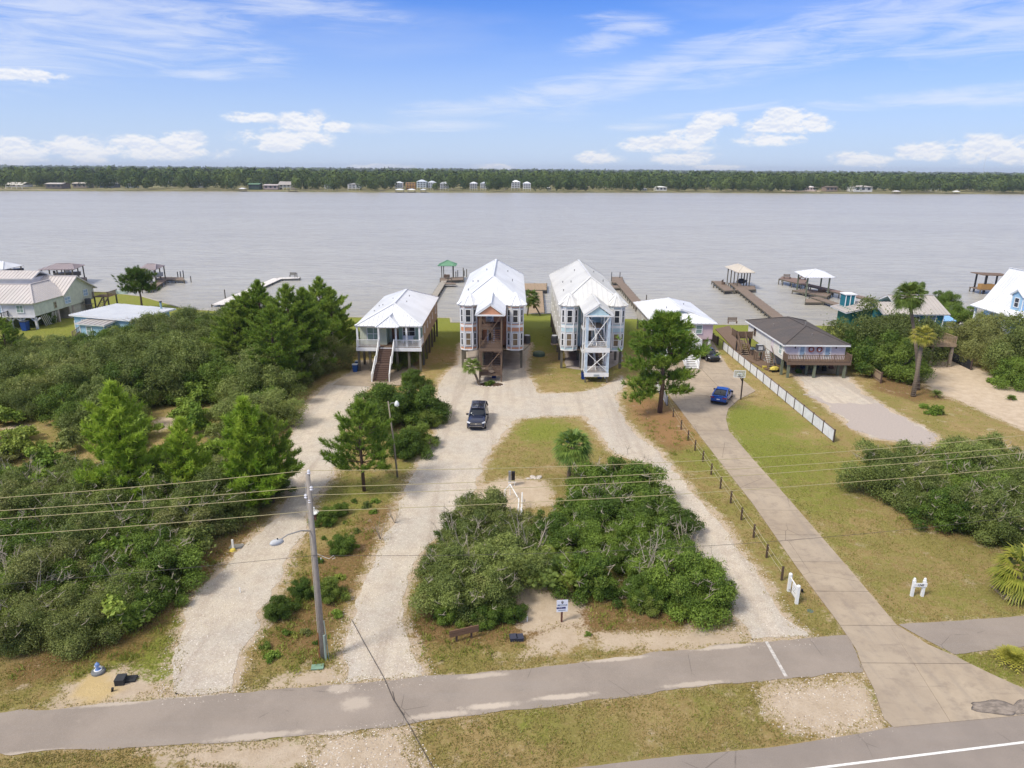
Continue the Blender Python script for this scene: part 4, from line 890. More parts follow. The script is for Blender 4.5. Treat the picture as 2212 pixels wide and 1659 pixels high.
def weeds(r, n):
    y = 24+45*r.uniform(0, 1, n)**1.3; x = r.uniform(-1, 1, n)*(y*.76+3); s_, l_, h_ = groundfields(x, y); nz = fbm(x, y, 3, 41, 3)
    ok = (s_ < -.1) & (l_+nz*2 > -.6) & (h_ < -.15) & (nz > -.1); x, y = x[ok], y[ok]
    k_ = 14; X_ = np.repeat(x, k_)+r.normal(size=len(x)*k_)*.14; Y_ = np.repeat(y, k_)+r.normal(size=len(x)*k_)*.14; return np.stack([X_, Y_, X_*0+r.uniform(-.02, .12, len(X_))], 1)
tufts('weeds', 9000, weeds, .16, .035, GR2, 3)
def edge(r, n):                                             # broken fringe where grass creeps onto the hard edges
    y = 24+60*r.uniform(0, 1, n)**1.4; x = r.uniform(-1, 1, n)*(y*.76+3); s_, l_, h_ = groundfields(x, y); nz = fbm(x, y, .9, 51, 4)
    ok = (((s_ > -.9) & (s_ < .5+nz*.5) & (nz > -.05)) & (h_ < -.04) | ((h_ > -.25) & (h_ < .02))) & (sdf(np.stack([x, y], 1), rd) > .05)
    x, y = x[ok], y[ok]; return np.stack([x, y, x*0], 1)
tufts('edge_grass', 200000, edge, .07, .03, GR, 4)
def peb(r, n):
    y = 24+50*r.uniform(0, 1, n)**1.3; x = r.uniform(-1, 1, n)*(y*.76+3); pts = np.stack([x, y], 1); s_ = np.full(n, -9.)
    for P_ in (LANE_W, LANE_M, SANDP[0], SANDP[2]): s_ = np.maximum(s_, -sdf(pts, P_))
    ok = (s_ > -.45) & ((s_ < 1.2) | (r.uniform(0, 1, n) < .25)) & (fbm(x, y, 1.5, 61) > -.4); return np.stack([x[ok], y[ok]], 1)
r = np.random.default_rng(8); q = peb(r, 60000); m_ = len(q); s_ = r.uniform(.018, .05, m_)
oc = np.array([(1,0,0),(0,1,0),(-1,0,0),(0,-1,0),(0,0,.6)], float); ang = r.uniform(0, 6.28, m_); ca, sa = np.cos(ang), np.sin(ang)
V = np.empty((m_, 5, 3)); V[:, :, 0] = (oc[None, :, 0]*ca[:, None]-oc[None, :, 1]*sa[:, None])*s_[:, None]+q[:, 0:1]; V[:, :, 1] = (oc[None, :, 0]*sa[:, None]+oc[None, :, 1]*ca[:, None])*s_[:, None]+q[:, 1:2]; V[:, :, 2] = oc[None, :, 2]*s_[:, None]+.006
F = (np.array([(0,1,4),(1,2,4),(2,3,4),(3,0,4)])[None]+np.arange(m_)[:, None, None]*5).reshape(-1, 3)
pm, k = mk('shell_bits'); tt = k.new('ShaderNodeAttribute', attribute_name='tint').outputs['Fac']; finish(k, k.mix(tt, lin(160,142,126), lin(232,224,212)), .9)
o = link(bpy.data.objects.new('loose_shells', npmesh('loose_shells', V.reshape(-1, 3), F, pm, {'tint': ('POINT', np.repeat(r.uniform(0, 1, m_), 5))}))); tag(o, kind='stuff')

# ---- the far wood across the bay
def farwood(name, n, y0, y1, ntri, sz, seed, hr, mat, halfw=.98):
    r = np.random.default_rng(seed); y = y0+(y1-y0)*r.uniform(0, 1, n)**1.3; x = r.uniform(-1, 1, n)*(y*halfw+60); fs = farshore(x); y = y+fs-FB
    gap = np.zeros(n, bool)
    for (gx, gy, gr) in FGAP: gap |= (np.abs(x-gx) < gr) & (y-farshore(x) < gy)
    x, y = x[~gap], y[~gap]; n = len(x)
    H_ = r.uniform(hr[0], hr[1], n)*(1+.24*fbm(x, y, 45, 3)); Rr = H_*r.uniform(.26, .40, n); D = rand_dirs(n*ntri, .45).reshape(n, ntri, 3)
    lump = 1+.25*np.sin(D[..., 0]*5+x[:, None])*np.cos(D[..., 2]*6+y[:, None]); P_ = np.empty((n, ntri, 3))
    P_[..., 0] = x[:, None]+D[..., 0]*Rr[:, None]*lump; P_[..., 1] = y[:, None]+D[..., 1]*Rr[:, None]*lump; P_[..., 2] = H_[:, None]*.58+D[..., 2]*H_[:, None]*.42*lump
    P_ = P_.reshape(-1, 3); P_[:, 2] = np.maximum(P_[:, 2], .3); N = D.reshape(-1, 3)+r.normal(size=(n*ntri, 3))*.25; a = np.cross(N, r.normal(size=N.shape)); a /= np.linalg.norm(a, axis=1)[:, None]; b = np.cross(N, a); b /= np.linalg.norm(b, axis=1)[:, None]
    s_ = (sz*r.uniform(.6, 1.4, n*ntri))[:, None]; V = np.stack([P_-a*s_, P_+a*s_*.6+b*s_*.7, P_+a*s_*.6-b*s_*.7], 1).reshape(-1, 3)
    tt = np.repeat(np.clip(np.repeat(r.uniform(0, 1, n), ntri)*.8+r.uniform(-.2, .3, n*ntri), 0, 1), 3)
    o = link(bpy.data.objects.new(name, npmesh(name, V, np.arange(len(V)).reshape(-1, 3), mat, {'tint': ('POINT', tt)}))); return tag(o, kind='stuff')
FB = float(fy)
fmt, k = mk('far_foliage'); tt = k.new('ShaderNodeAttribute', attribute_name='tint').outputs['Fac']; p = pos(k); n = k.noise(p, .02, 4, .6)
finish(k, k.mix(k.math('ADD', k.math('MULTIPLY', tt, .7), k.math('MULTIPLY', k.math('SUBTRACT', n, .5), 1.)), lin(54,74,38), lin(118,132,70)), .9, 0, None, .1)
# houses across the bay, each standing on its clearing
FH = [ # px centre, px base y, width px, height px, kind, wall, roof, label
 (31,406,32,12,'gable',(226,224,218),(206,200,188),'white house with grey roof over the left beach across the bay'),
 (117,406,30,11,'low',(112,104,100),(196,190,182),'dark low house with broken white roof line across the bay'),
 (173,405,26,11,'low',(150,138,126),(196,186,172),'brown low house under trees across the bay at the left'),
 (231,404,26,10,'hip',(120,126,140),(190,190,196),'low house with pale hip roof across the bay'),
 (281,404,17,8,'low',(170,180,184),(236,236,232),'small white roofed house in the trees across the bay'),
 (376,400,26,11,'gable',(200,206,206),(226,226,222),'white house half hidden by trees across the bay'),
 (425,404,22,9,'low',(150,150,150),(206,206,208),'grey roofed house by the shore across the bay'),
 (549,408,20,12,'low',(62,84,74),(96,130,100),'dark house with green roof across the bay'),
 (585,408,27,10,'low',(178,160,158),(196,184,182),'pinkish long low house across the bay'),
 (616,408,22,15,'gable',(232,226,204),(172,166,160),'cream gabled house on stilts across the bay'),
 (711,409,15,12,'tower',(236,234,226),(160,158,152),'white arched two storey frame house across the bay'),
 (765,409,22,13,'deck',(236,236,236),(150,150,152),'white double deck house with side shed across the bay'),
 (862,408,14,15,'stilt',(236,236,234),(214,218,222),'first narrow white stilt house of the row across the bay'),
 (887,408,17,15,'frame',(206,164,104),(200,160,110),'bare yellow timber house under construction across the bay'),
 (911,409,17,19,'stilt',(206,222,226),(206,214,222),'tall pale blue stilt house with glass decks across the bay'),
 (933,409,14,17,'stilt',(226,228,232),(204,210,216),'narrow white stilt house right of the pale blue one across the bay'),
 (960,410,15,16,'stilt',(130,134,154),(216,218,224),'dull blue stilt house with white roof across the bay'),
 (1023,410,13,16,'stilt',(110,114,122),(226,228,234),'dark fronted stilt house with white roof across the bay'),
 (1046,410,14,16,'stilt',(232,232,232),(190,196,206),'white decked stilt house beside the dark fronted one across the bay'),
 (1114,410,16,19,'stilt',(240,240,240),(236,240,242),'tall white stilt house with three decks across the bay'),
 (1138,411,14,17,'stilt',(238,238,238),(226,230,236),'right hand one of the two tall white stilt houses across the bay'),
 (1186,409,8,6,'hip',(226,220,210),(226,224,220),'tiny white roofed hut across the bay'),
 (1262,408,14,7,'low',(92,82,78),(120,110,104),'dark hut in the trees across the bay'),
 (1392,410,9,5,'hip',(226,226,222),(216,216,220),'tiny shed beside a white cottage across the bay'),
 (1428,411,21,9,'hip',(234,230,220),(240,240,238),'low white cottage on the shore across the bay'),
 (1728,410,20,8,'low',(84,116,104),(96,136,122),'green pavilion behind the beach across the bay'),
 (1752,411,18,9,'hip',(220,206,200),(236,230,228),'pinkish white house by the retaining wall across the bay'),
 (1796,412,22,10,'low',(150,132,118),(120,108,98),'brown cabin on posts across the bay'),
 (1864,413,34,12,'hip',(226,224,220),(196,188,182),'wide grey roofed house with white deck across the bay'),
 (1890,404,24,8,'low',(236,236,234),(240,240,240),'white roof in the trees behind the wide grey house across the bay'),
 (2016,411,32,16,'gable',(176,212,214),(226,226,222),'pale aqua house with white roof across the bay at the right'),
]
FGAP = []
fh_pos = []
for (px, py, wpx, hpx, kind, wc, rc, lab) in FH:
    x, y = G(px, py+3.0, WZ); y = max(y, farshore(x)+9); d_ = math.hypot(y, 0); s = y/1500*1.0; fh_pos.append((x, y, wpx*s*1.12, hpx*s*1.12)); FGAP.append((x, (y-farshore(x))+12, wpx*s*.78))
for px in (150, 440, 680, 975, 1000, 1430, 1680, 1700): x, y = G(px, 412, WZ); FGAP.append((x, 22, 16))
FGAP.append((0, 9, 5000))
farwood('far_wood', 2050, 845, 1010, 330, .85, 3, (9, 22.5), fmt)
farwood('far_wood_behind', 1800, 1010, 1500, 70, 2.4, 4, (17, 22), fmt)
farwood('far_wood_distant', 2600, 1500, 4200, 26, 6., 5, (17, 23), fmt)
farwood('far_wood_horizon', 2600, 4200, 8200, 14, 16., 6, (20, 25), fmt)
fglass = glass('far_glass', (70,76,88), .2)
for (px, py, wpx, hpx, kind, wc, rc, lab), (x, y, W, H_) in zip(FH, fh_pos):
    t = thing('house', lab, 'house', (x, y, -.45), 0, 'houses on the far shore')
    wm_ = M('fw%d%d%d' % wc, wc, .8); rm_ = M('fr%d%d%d' % rc, rc, .6); wt = M('far_white', (238,238,236), .7)
    h = W/2; D_ = max(8, W*.9); z0 = H_*.28 if kind in ('stilt', 'gable', 'deck', 'tower') and H_ > 6.5 else .5; ze = H_*(.82 if kind != 'gable' else .62)
    MB().box(-h, h, 0, D_, z0, ze).build('wall', wm_, t)
    if kind in ('stilt', 'deck', 'tower', 'frame'):
        nf = 3 if H_ > 9.5 else 2; fh_ = (ze-z0)/nf
        for i in range(nf):
            MB().box(-h-.2, h+.2, -1.5, -.02, z0+i*fh_-.15, z0+i*fh_+.12).build('deck', wt if kind != 'frame' else wm_, t)
            for j in (-1, 0, 1):
                MB().box(j*h*.62-h*.2, j*h*.62+h*.2, -.08, .0-.01, z0+i*fh_+.7, z0+i*fh_+fh_*.82).build('window', fglass, t)
            m_ = MB(); m_.box(-h-.2, h+.2, -1.5, -1.42, z0+i*fh_+.85, z0+i*fh_+1.0); m_.build('railing', wt if kind != 'frame' else wm_, t)
        for j in (-1, -.33, .33, 1): MB().box(j*h*.98-.16, j*h*.98+.16, -1.45, -1.15, -.3, ze).build('post', wt if kind != 'frame' else wm_, t)
    else:
        for j in ([-1, 0, 1] if W > 11 else [-.6, .6]):
            MB().box(j*h*.62-h*.14, j*h*.62+h*.14, -.08, -.01, z0+(ze-z0)*.35, z0+(ze-z0)*.82).build('window', fglass, t)
        if kind in ('gable', 'deck'):
            for j in (-1, -.33, .33, 1): MB().box(j*h*.95-.18, j*h*.95+.18, -.4, -.04, -.3, ze).build('post', wt, t)
    o_ = .7; zr = H_
    m_ = MB()
    if kind == 'gable': m_.slab([(-h-o_, -1.6, ze-.1), (h+o_, -1.6, ze-.1), (h+o_, D_*.5, zr), (-h-o_, D_*.5, zr)], .25); m_.slab([(-h-o_, D_+.6, ze-.1), (h+o_, D_+.6, ze-.1), (h+o_, D_*.5, zr), (-h-o_, D_*.5, zr)], .25)
    elif kind == 'low': m_.slab([(-h-o_, -1.2, ze), (h+o_, -1.2, ze), (h+o_, D_*.5, zr), (-h-o_, D_*.5, zr)], .25); m_.slab([(-h-o_, D_+.6, ze), (h+o_, D_+.6, ze), (h+o_, D_*.5, zr), (-h-o_, D_*.5, zr)], .25)
    elif kind in ('frame', 'tower'): m_.box(-h-.2, h+.2, -.3, D_, ze+.01, ze+.5)
    else:
        a_ = h+o_; q = min(a_, D_*.5); b_ = a_-q*.8
        m_.add([(-a_, -1.7, ze), (a_, -1.7, ze), (a_, D_+.6, ze), (-a_, D_+.6, ze), (-b_*.5, D_*.35, zr), (b_*.5, D_*.35, zr), (b_*.5, D_*.65, zr), (-b_*.5, D_*.65, zr)], [(0,1,5,4), (1,2,6,5), (2,3,7,6), (3,0,4,7), (4,5,6,7), (3,2,1,0)])
    m_.build('roof', rm_, t)
# docks and boathouses of the far shore
for (px, py, wpx, lab, rc) in [(879,413,19,'white roofed boathouse before the first narrow house across the bay',(236,238,240)), (903,413,17,'white roofed boathouse before the timber house across the bay',(236,238,240)), (927,413,12,'small grey roofed boathouse of the row across the bay',(206,210,214)),
        (1062,0,0,'',None), (549,412,13,'low white boat lift before the green roofed house across the bay',(226,226,226)), (660,412,18,'dark thatched boathouse standing alone across the bay',(112,104,92)), (1918,418,14,'white roofed boathouse on posts across the bay at the right',(232,226,222)), (1966,414,12,'white canopy on the right bank across the bay',(240,240,238)), (2165,417,20,'blue grey boathouse at the far right across the bay',(150,156,166))]:
    if not wpx: continue
    x, y = G(px, py, WZ); y = min(y, farshore(x)-6); W = wpx*y/1500; h = W/2
    t = thing('boathouse', lab, 'boathouse', (x, y, WZ), 0, 'boathouses along the far shore')
    MB().box(-h, h, 0, 6, .7, .9).build('deck', M('far_deck', (150,138,124), .9), t)
    for i in (-1, 1):
        for j in (.3, 5.7): MB().box(i*h*.85-.15, i*h*.85+.15, j-.15, j+.15, -.6, 3.1).build('post', M('far_post', (96,90,84), .9), t)
    MB().add([(-h, -.4, 3.1), (h, -.4, 3.1), (h, 6.4, 3.1), (-h, 6.4, 3.1), (-h*.35, 3, 4.3), (h*.35, 3, 4.3)], [(0,1,5,4), (1,2,5), (2,3,4,5), (3,0,4), (3,2,1,0)]).build('roof', M('fr%d%d%d' % rc, rc, .6), t)
for (a, b) in [((820,413.5),(850,407)), ((1088,412.6),(1096,407)), ((942,412),(957,407.5)), ((980,411.5),(975,407.5))]:
    p0, p1 = G(*a, WZ), G(*b, WZ); t = thing('pier', 'thin pale pier reaching from the far bank', 'pier', (0, 0, 0), 0, 'piers on the far bank')
    MB().bar((p0[0], p0[1], -.1), (p1[0], p1[1], -.1), 1.6, .25).build('deck', M('far_deck', (150,138,124)), t)
    for f in (.1, .5, .9): MB().box(p0[0]+(p1[0]-p0[0])*f-.2, p0[0]+(p1[0]-p0[0])*f+.2, p0[1]+(p1[1]-p0[1])*f-.2, p0[1]+(p1[1]-p0[1])*f+.2, -1.6, -.23).build('post', M('far_post', (96,90,84)), t)
x0, y0 = G(0, 409, WZ); x1, y1 = G(60, 410, WZ)
sheet('beach', [(x0-40, y0-3+4), (x1+20, y1+3), (x1, y1+18), (x0-40, y0+18)], -.42, svm)
bx = [G(p_, q_, WZ) for p_, q_ in [(1690,414),(1770,414.6),(1775,412),(1690,412)]]; sheet('beach', bx, -.42, svm)
x, y = G(2118, 398); 
t = thing('radio_mast', 'thin tall lattice mast above the wood across the bay at the right', 'mast', (x*1.6, y*1.0 if False else 1500, 0)); 
x = ray(2120, 390).x/ray(2120, 390).y*1500; t.location = (x, 1500, 0); MB().tube([(0, 0, 0), (0, 0, 62)], [.28, .2], 4).build('mast_pole', M('mast', (206,206,206)), t)
for px, tp in ((720+0, 398), (1858, 394), (1798, 0)):
    if not tp: continue
    d_ = ray(px, 400); Yp = 850; x = d_.x/d_.y*Yp; t = thing('utility_pole', 'thin bare pole among the trees across the bay', 'pole', (x, Yp+20, -.4), 0, 'poles on the far bank'); MB().tube([(0, 0, 0), (0, 0, 15)], [.2, .15], 5).build('shaft', M('far_post2', (150,140,120)), t)
# ================================================================== building kit
def strips(poly, w_):
    """cut a 3d roof face into up-and-down strips; yields (strip polygon, rib line)"""
    P_ = [Vector(p_) for p_ in poly]; nrm = Vector((0, 0, 0))
    for i in range(len(P_)): nrm += (P_[i]-P_[0]).cross(P_[(i+1) % len(P_)]-P_[0])
    nrm.normalize()
    if nrm.z < 0: nrm = -nrm
    e = Vector((0, 0, 1)).cross(nrm).normalized(); g = nrm.cross(e); O = P_[0]
    q = [((p_-O).dot(e), (p_-O).dot(g)) for p_ in P_]; s0, s1 = min(a for a, b in q), max(a for a, b in q); n = max(1, round((s1-s0)/w_)); ww = (s1-s0)/n
    for i in range(n):
        a, b = s0+i*ww, s0+(i+1)*ww; c = clip(clip(q, (a, 0), (1, 0), 1), (b, 0), (1, 0), -1)
        if len(c) < 3: continue
        on = [t for s_, t in c if abs(s_-b) < 1e-5]
        yield [O+e*s_+g*t for s_, t in c], ((O+e*b+g*min(on), O+e*b+g*max(on)) if len(on) > 1 and max(on)-min(on) > .15 else None), nrm
def metal_roof(parent, polys, mat, w_=.6, base=.14, caps=(), fascia=None, name='roof'):
    b = MB()
    for p_ in polys: b.slab(p_, base)
    ro = b.build(name, fascia or mat, parent)
    for p_ in polys:
        for c, rib, nrm in strips(p_, w_):
            m_ = MB().slab([v+nrm*.03 for v in c], .026)
            if rib: m_.bar(rib[0]+nrm*.055, rib[1]+nrm*.055, .05, .06, up=nrm)
            m_.build('roof_panel', mat, ro)
    for a, b_ in caps: MB().bar(Vector(a)+Vector((0, 0, .08)), Vector(b_)+Vector((0, 0, .08)), .26, .06).build('ridge_cap', mat, ro)
    return ro
def win(parent, c, w_, h_, rz=0., fr=None, gl=None, mull=1, trans=1, t=.09, name='window'):
    """window facing -Y before rotation; the frame is the part, glass and sash bars its sub-parts"""
    fr = fr or WHITE; gl = gl or GLD
    m_ = MB(); a, b = w_/2, h_/2
    m_.box(-a-t, a+t, -.06, .02, b, b+t).box(-a-t, a+t, -.07, .02, -b-t, -b).box(-a-t, -a, -.06, .02, -b+.001, b-.001).box(a, a+t, -.06, .02, -b+.001, b-.001)
    o = m_.build(name, fr, parent); o.location = c; o.rotation_euler = (0, 0, rz)
    MB().box(-a, a, -.012, .01, -b, b).build('pane', gl, o)
    m_ = MB()
    for i in range(1, mull): x = -a+w_*i/mull; m_.box(x-.025, x+.025, -.035, -.013, -b, b)
    if trans: m_.box(-a, a, -.040, -.013, -.03, .03)
    if m_.v: m_.build('sash_bar', fr, o)
    return o
def door(parent, c, w_, h_, rz=0., fr=None, gl=None, glass_h=.8):
    fr = fr or WHITE; a = w_/2
    m_ = MB().box(-a-.1, a+.1, -.07, .02, h_, h_+.1).box(-a-.1, -a, -.07, .02, 0, h_).box(a, a+.1, -.07, .02, 0, h_).box(-a, a, -.03, .015, 0, h_)
    o = m_.build('door', fr, parent); o.location = c; o.rotation_euler = (0, 0, rz)
    MB().box(-a+.12, a-.12, -.045, -.031, h_*(1-glass_h), h_-.14).build('pane', gl or GLB, o); MB().box(a-.11, a-.05, -.09, -.031, h_*.42, h_*.48).build('handle', DARKM, o)
    return o
def rail(parent, pts, h_, mat, sp=.15, bw=.045, posts=True, pw=.1, name='railing', cap=.1, solid=0):
    m_ = MB()
    for p_, q in zip(pts, pts[1:]):
        p_, q = Vector(p_), Vector(q); L = (q-p_).length; up = Vector((0, 0, 1))
        m_.bar(p_+up*h_, q+up*h_, cap, .06); m_.bar(p_+up*.1, q+up*.1, .05, .05)
        n = max(1, int(L/sp))
        for i in range(1, n): c = p_+(q-p_)*i/n; m_.bar(c+up*.12, c+up*(h_-.03), bw)
    o = m_.build(name, mat, parent)
    if posts:
        for p_ in pts: MB().box(p_[0]-pw/2, p_[0]+pw/2, p_[1]-pw/2, p_[1]+pw/2, p_[2]-.05, p_[2]+h_+.1).build('railing_post', mat, parent)
    return o
def stair(parent, x0, x1, ytop, ztop, ybot, zbot, n, tmat, smat, risers=True, rz=None):
    tw = (ybot-ytop)/n; o0 = None
    m_ = MB()
    for x in (x0, x1): m_.bar((x, ytop, ztop-.12), (x, ybot, zbot-.02), .06, .28)
    if risers:
        pass
    st = m_.build('stringer', smat, parent); me = MB().box(x0, x1, -abs(tw)*.55, abs(tw)*.55, -.04, 0).mesh('tread', tmat)
    for i in range(n):
        f = (i+.5)/n; inst('stair_tread', me, parent, (0, ytop+(ybot-ytop)*f, ztop+(zbot-ztop)*(i+1)/(n+1)))
    if risers:
        m_ = MB()
        for i in range(n+1): y = ytop+(ybot-ytop)*i/n; z = ztop+(zbot-ztop)*(i)/(n+1); m_.box(x0+.03, x1-.03, y-.015, y+.015, z-(ztop-zbot)/(n+1), z-.045)
        m_.build('stair_risers', smat, parent)
def planks(parent, x0, x1, y0, y1, z, mat, along='x', w_=.9, t=.05, name='deck_board'):
    """deck surface in board groups wide enough to be told apart"""
    L = (y1-y0) if along == 'x' else (x1-x0); n = max(1, round(L/w_))
    for i in range(n):
        a, b = i*L/n+.012, (i+1)*L/n-.012
        m_ = MB()
        (m_.box(x0, x1, y0+a, y0+b, z-t, z+.002*(i % 3)) if along == 'x' else m_.box(x0+a, x0+b, y0, y1, z-t, z+.002*(i % 3)))
        m_.build(name, mat, parent)
WHITE = M('white_trim', (236,236,234), .55, var=.06); DARKM = M('dark_metal', (50,50,54), .5); GLD = glass('dark_glass', (52,56,64)); GLB = glass('blue_glass', (160,186,206), .2)
GLG = glass('green_curtain_glass', (128,152,142), .15); GLT = glass('tan_blind_glass', (120,104,84), .2)
WBROWN = wood('brown_deck_wood', (124,104,88), .3); WGREY = wood('grey_dock_wood', (146,130,114), .28); WPILE = wood('piling_wood', (112,106,92), .3, 2, 2); WDARK = wood('dark_tread_wood', (104,84,74), .25); WTAN = wood('tan_dock_wood', (170,148,122), .25)
RWHITE = metalroof('white_metal_roof', (234,235,237)); RGREY = metalroof('pale_grey_metal_roof', (220,219,215)); UNDER = M('underside', (140,124,106), .9)
def vent(parent, p_, mat=None, h_=.2):
    o = MB().tube([(0, 0, -.1), (0, 0, h_), (0, 0, h_+.01), (0, 0, h_+.06)], [.045, .045, .075, .06], 8).build('vent_pipe', mat or DARKM, parent); o.location = p_; return o

# ================================================================== the two tall bay houses
def tall_house(cx, label, wallc, sidec, roofm, woodm, clad, brace_low, rear=26.5, number=None):
    t = thing('stilt_house', label, 'house', (cx, 87.5, 0)); W = 4.05
    wall = M('wall_'+number, wallc, .75, siding=.20, var=.08); side = M('side_'+number, sidec, .75, siding=.20, var=.08); tr = WHITE
    sh = M('pale_shingle_panel', (200,202,206), .7, siding=.25)
    MB().prism([(-W, .7), (-1.92, .7), (-1.92, 2.5), (1.92, 2.5), (1.92, .7), (W, .7), (W, rear), (-W, rear)], 2.62, 8.42).build('wall', wall, t)
    for s_ in (-1, 1): MB().box(s_*W-.012 if s_ > 0 else -W-.012, s_*W+.012 if s_ > 0 else -W+.012, .72, rear-.02, 2.66, 8.4).build('side_wall', side, t)
    MB().box(-W+.05, W-.05, .75, rear-.05, 2.45, 2.615).build('floor_beam', UNDER, t)
    bands = MB()
    for s_ in (-1, 1):
        V_ = [(s_*W, .69), (s_*W, .45), (s_*3.55, 0), (s_*2.5, 0), (s_*1.95, .45), (s_*1.95, .69)]
        pl_ = V_ if s_ > 0 else V_[::-1]
        MB().prism(V_, 2.6, 8.42).build('bay', wall, t)
        for zz_ in ((2.58, 2.76), (5.62, 5.95), (8.28, 8.45)):
            big = [(s_*(W+.03), .66), (s_*(W+.03), .43), (s_*3.56, -.035), (s_*2.49, -.035), (s_*1.915, .43), (s_*1.915, .66)]; bands.prism(big, zz_[0], zz_[1])
        for (x, y) in V_[1:5]: bands.box(x-.06, x+.06, y-.045, y+.06, 2.77, 8.27)
        fac = [((s_*(W+3.55)/2, .225), .42, math.atan2(.45, .5)*-s_*-1), ((s_*3.025, 0), .72, 0.), ((s_*2.225, .225), .46, math.atan2(.45, .55)*s_*-1)]
        for (c, ww, rz), outer in zip(fac, (True, False, False)):
            if ww != .72: rz = (1 if s_ < 0 else -1)*R(39)*(1 if False else 1)*(-1 if outer else 1)
            for zc, hh in ((4.06, 1.66), (7.12, 1.66)):
                fw = {'.72': .98}.get('.72' if ww == .72 else '', .62)
                o = MB().box(-fw/2, fw/2, -.03, .01, -hh/2-.22, hh/2+.22).build('wall_panel', sh, t); o.location = (c[0], c[1], zc); o.rotation_euler = (0, 0, rz)
                n_ = Vector((math.sin(rz), -math.cos(rz), 0)); win(t, (c[0]+n_.x*.035, c[1]+n_.y*.035, zc), ww-.14, hh-.1, rz, tr, GLD if not (ww == .72 and zc < 5) else GLT, t=.08)
    tag(bands.build('trim', tr, t), kind=None)
    # roof
    E_, z0, zr = 4.40, 8.5, 11.45; ya, yb, y0, y1 = 5.0, rear-3.6, .15, rear+.45
    A_, B_, C_, D_ = (-E_, y0, z0), (E_, y0, z0), (E_, y1, z0), (-E_, y1, z0); P_, Q_ = (0, ya, zr), (0, yb, zr)
    metal_roof(t, [[A_, B_, P_], [B_, C_, Q_, P_], [C_, D_, Q_], [D_, A_, P_, Q_]], roofm, .62, caps=[(A_, P_), (B_, P_), (P_, Q_), (Q_, C_), (Q_, D_)], fascia=WHITE)
    for s_ in (-1, 1):                                          # bay turrets
        c = (s_*3.02, 1.22); ap = (c[0], c[1]+.35, 9.85); ring = [(c[0]+1.56*math.cos(R(22.5+45*i)), c[1]+1.56*math.sin(R(22.5+45*i)), 8.47) for i in range(8)]
        fs_ = [[ring[i], ring[(i+1) % 8], ap] for i in (3, 4, 5, 6, 7)]
        metal_roof(t, fs_, roofm, .5, base=.08, caps=[(ring[i], ap) for i in (4, 5, 6, 7)], name='bay_roof', fascia=WHITE)
    # stair tower
    zg = 8.45; g0 = -5.75; rg = 9.72
    metal_roof(t, [[(-1.8, g0, zg), (-1.8, .4, zg), (0, 2.35, rg), (0, g0, rg)], [(1.8, g0, zg), (1.8, .4, zg), (0, 2.35, rg), (0, g0, rg)]], roofm, .6, caps=[((0, g0, rg), (0, 2.2, rg))], name='porch_roof', fascia=WHITE)
    MB().add([(-1.4, g0+.18, zg-.1), (1.4, g0+.18, zg-.1), (0, g0+.18, rg-.28), (-1.4, g0+.3, zg-.1), (1.4, g0+.3, zg-.1), (0, g0+.3, rg-.28)], [(0, 1, 2), (5, 4, 3), (0, 3, 4, 1), (1, 4, 5, 2), (2, 5, 3, 0)]).build('gable', wall, t)
    mb = MB().box(-1.75, 1.75, g0+.02, g0+.16, zg-.2, zg-.02)
    for s_ in (-1, 1): mb.bar((s_*1.8, g0+.03, zg-.1), (0, g0+.03, rg-.08), .08, .2)
    mb.build('gable_trim', tr, t)
    pw = .30 if clad else .17; pc = M('post_'+number, (190,206,220), .6) if clad else woodm
    ys = (-5.5, -3.7, -1.0, 1.9)
    for x in (-1.32, 1.32):
        for y in ys:
            big = clad and y in (-5.5,)
            if big:
                MB().box(x-.09, x+.09, y-.09, y+.09, 0, .8).build('post', WPILE, t); MB().box(x-pw/2, x+pw/2, y-pw/2, y+pw/2, .8, zg-.2).build('post', pc, t)
            else: MB().box(x-.085, x+.085, y-.085, y+.085, 0, zg-.2).build('post', woodm if not clad else tr, t)
    fz = tr if clad else woodm
    for z, y_0, y_1 in ((1.05, -5.45, -3.75), (4.2, -5.45, -3.75), (2.85, -1., 2.45), (5.85, -1., 2.45)):
        planks(t, -1.3, 1.3, y_0, y_1, z, WDARK if not clad else WGREY, 'x', .45)
        m_ = MB()
        m_.box(-1.42, 1.42, y_0-.1, y_0-.02, z-.28, z+.03)
        for x in (-1.42, 1.36): m_.box(x, x+.06, y_0-.015, y_1, z-.28, z+.03)
        m_.build('fascia', fz, t)
        if y_0 < -3:
            if clad: rail(t, [(-1.25, y_0, z), (1.25, y_0, z)], .95, tr, .14, .05, False)
            else:
                m_ = MB(); m_.bar((-1.25, y_0, z+.95), (1.25, y_0, z+.95), .14, .05)
                for i in range(22): x = -1.2+i*2.4/21; m_.box(x-.045, x+.045, y_0-.02, y_0+.02, z+.02, z+.93)
                m_.build('railing', woodm, t)
            for x in (-1.32, 1.32): rail(t, [(x, y_0, z), (x, y_1, z)], .95, fz, .16, .05, False)
        else: rail(t, [(-1.25, y_0, z), (-.05, y_0, z)], .95, fz, .16, .05, False)
    if clad: MB().box(-1.5, 1.5, -5.72, -5.66, 3.85, 4.45).build('fascia', fz, t); MB().box(-1.5, 1.5, -5.72, -5.66, .78, 1.30).build('fascia', fz, t)
    else: MB().box(-1.42, 1.42, -5.62, -5.57, 3.88, 4.25).build('fascia', fz, t)
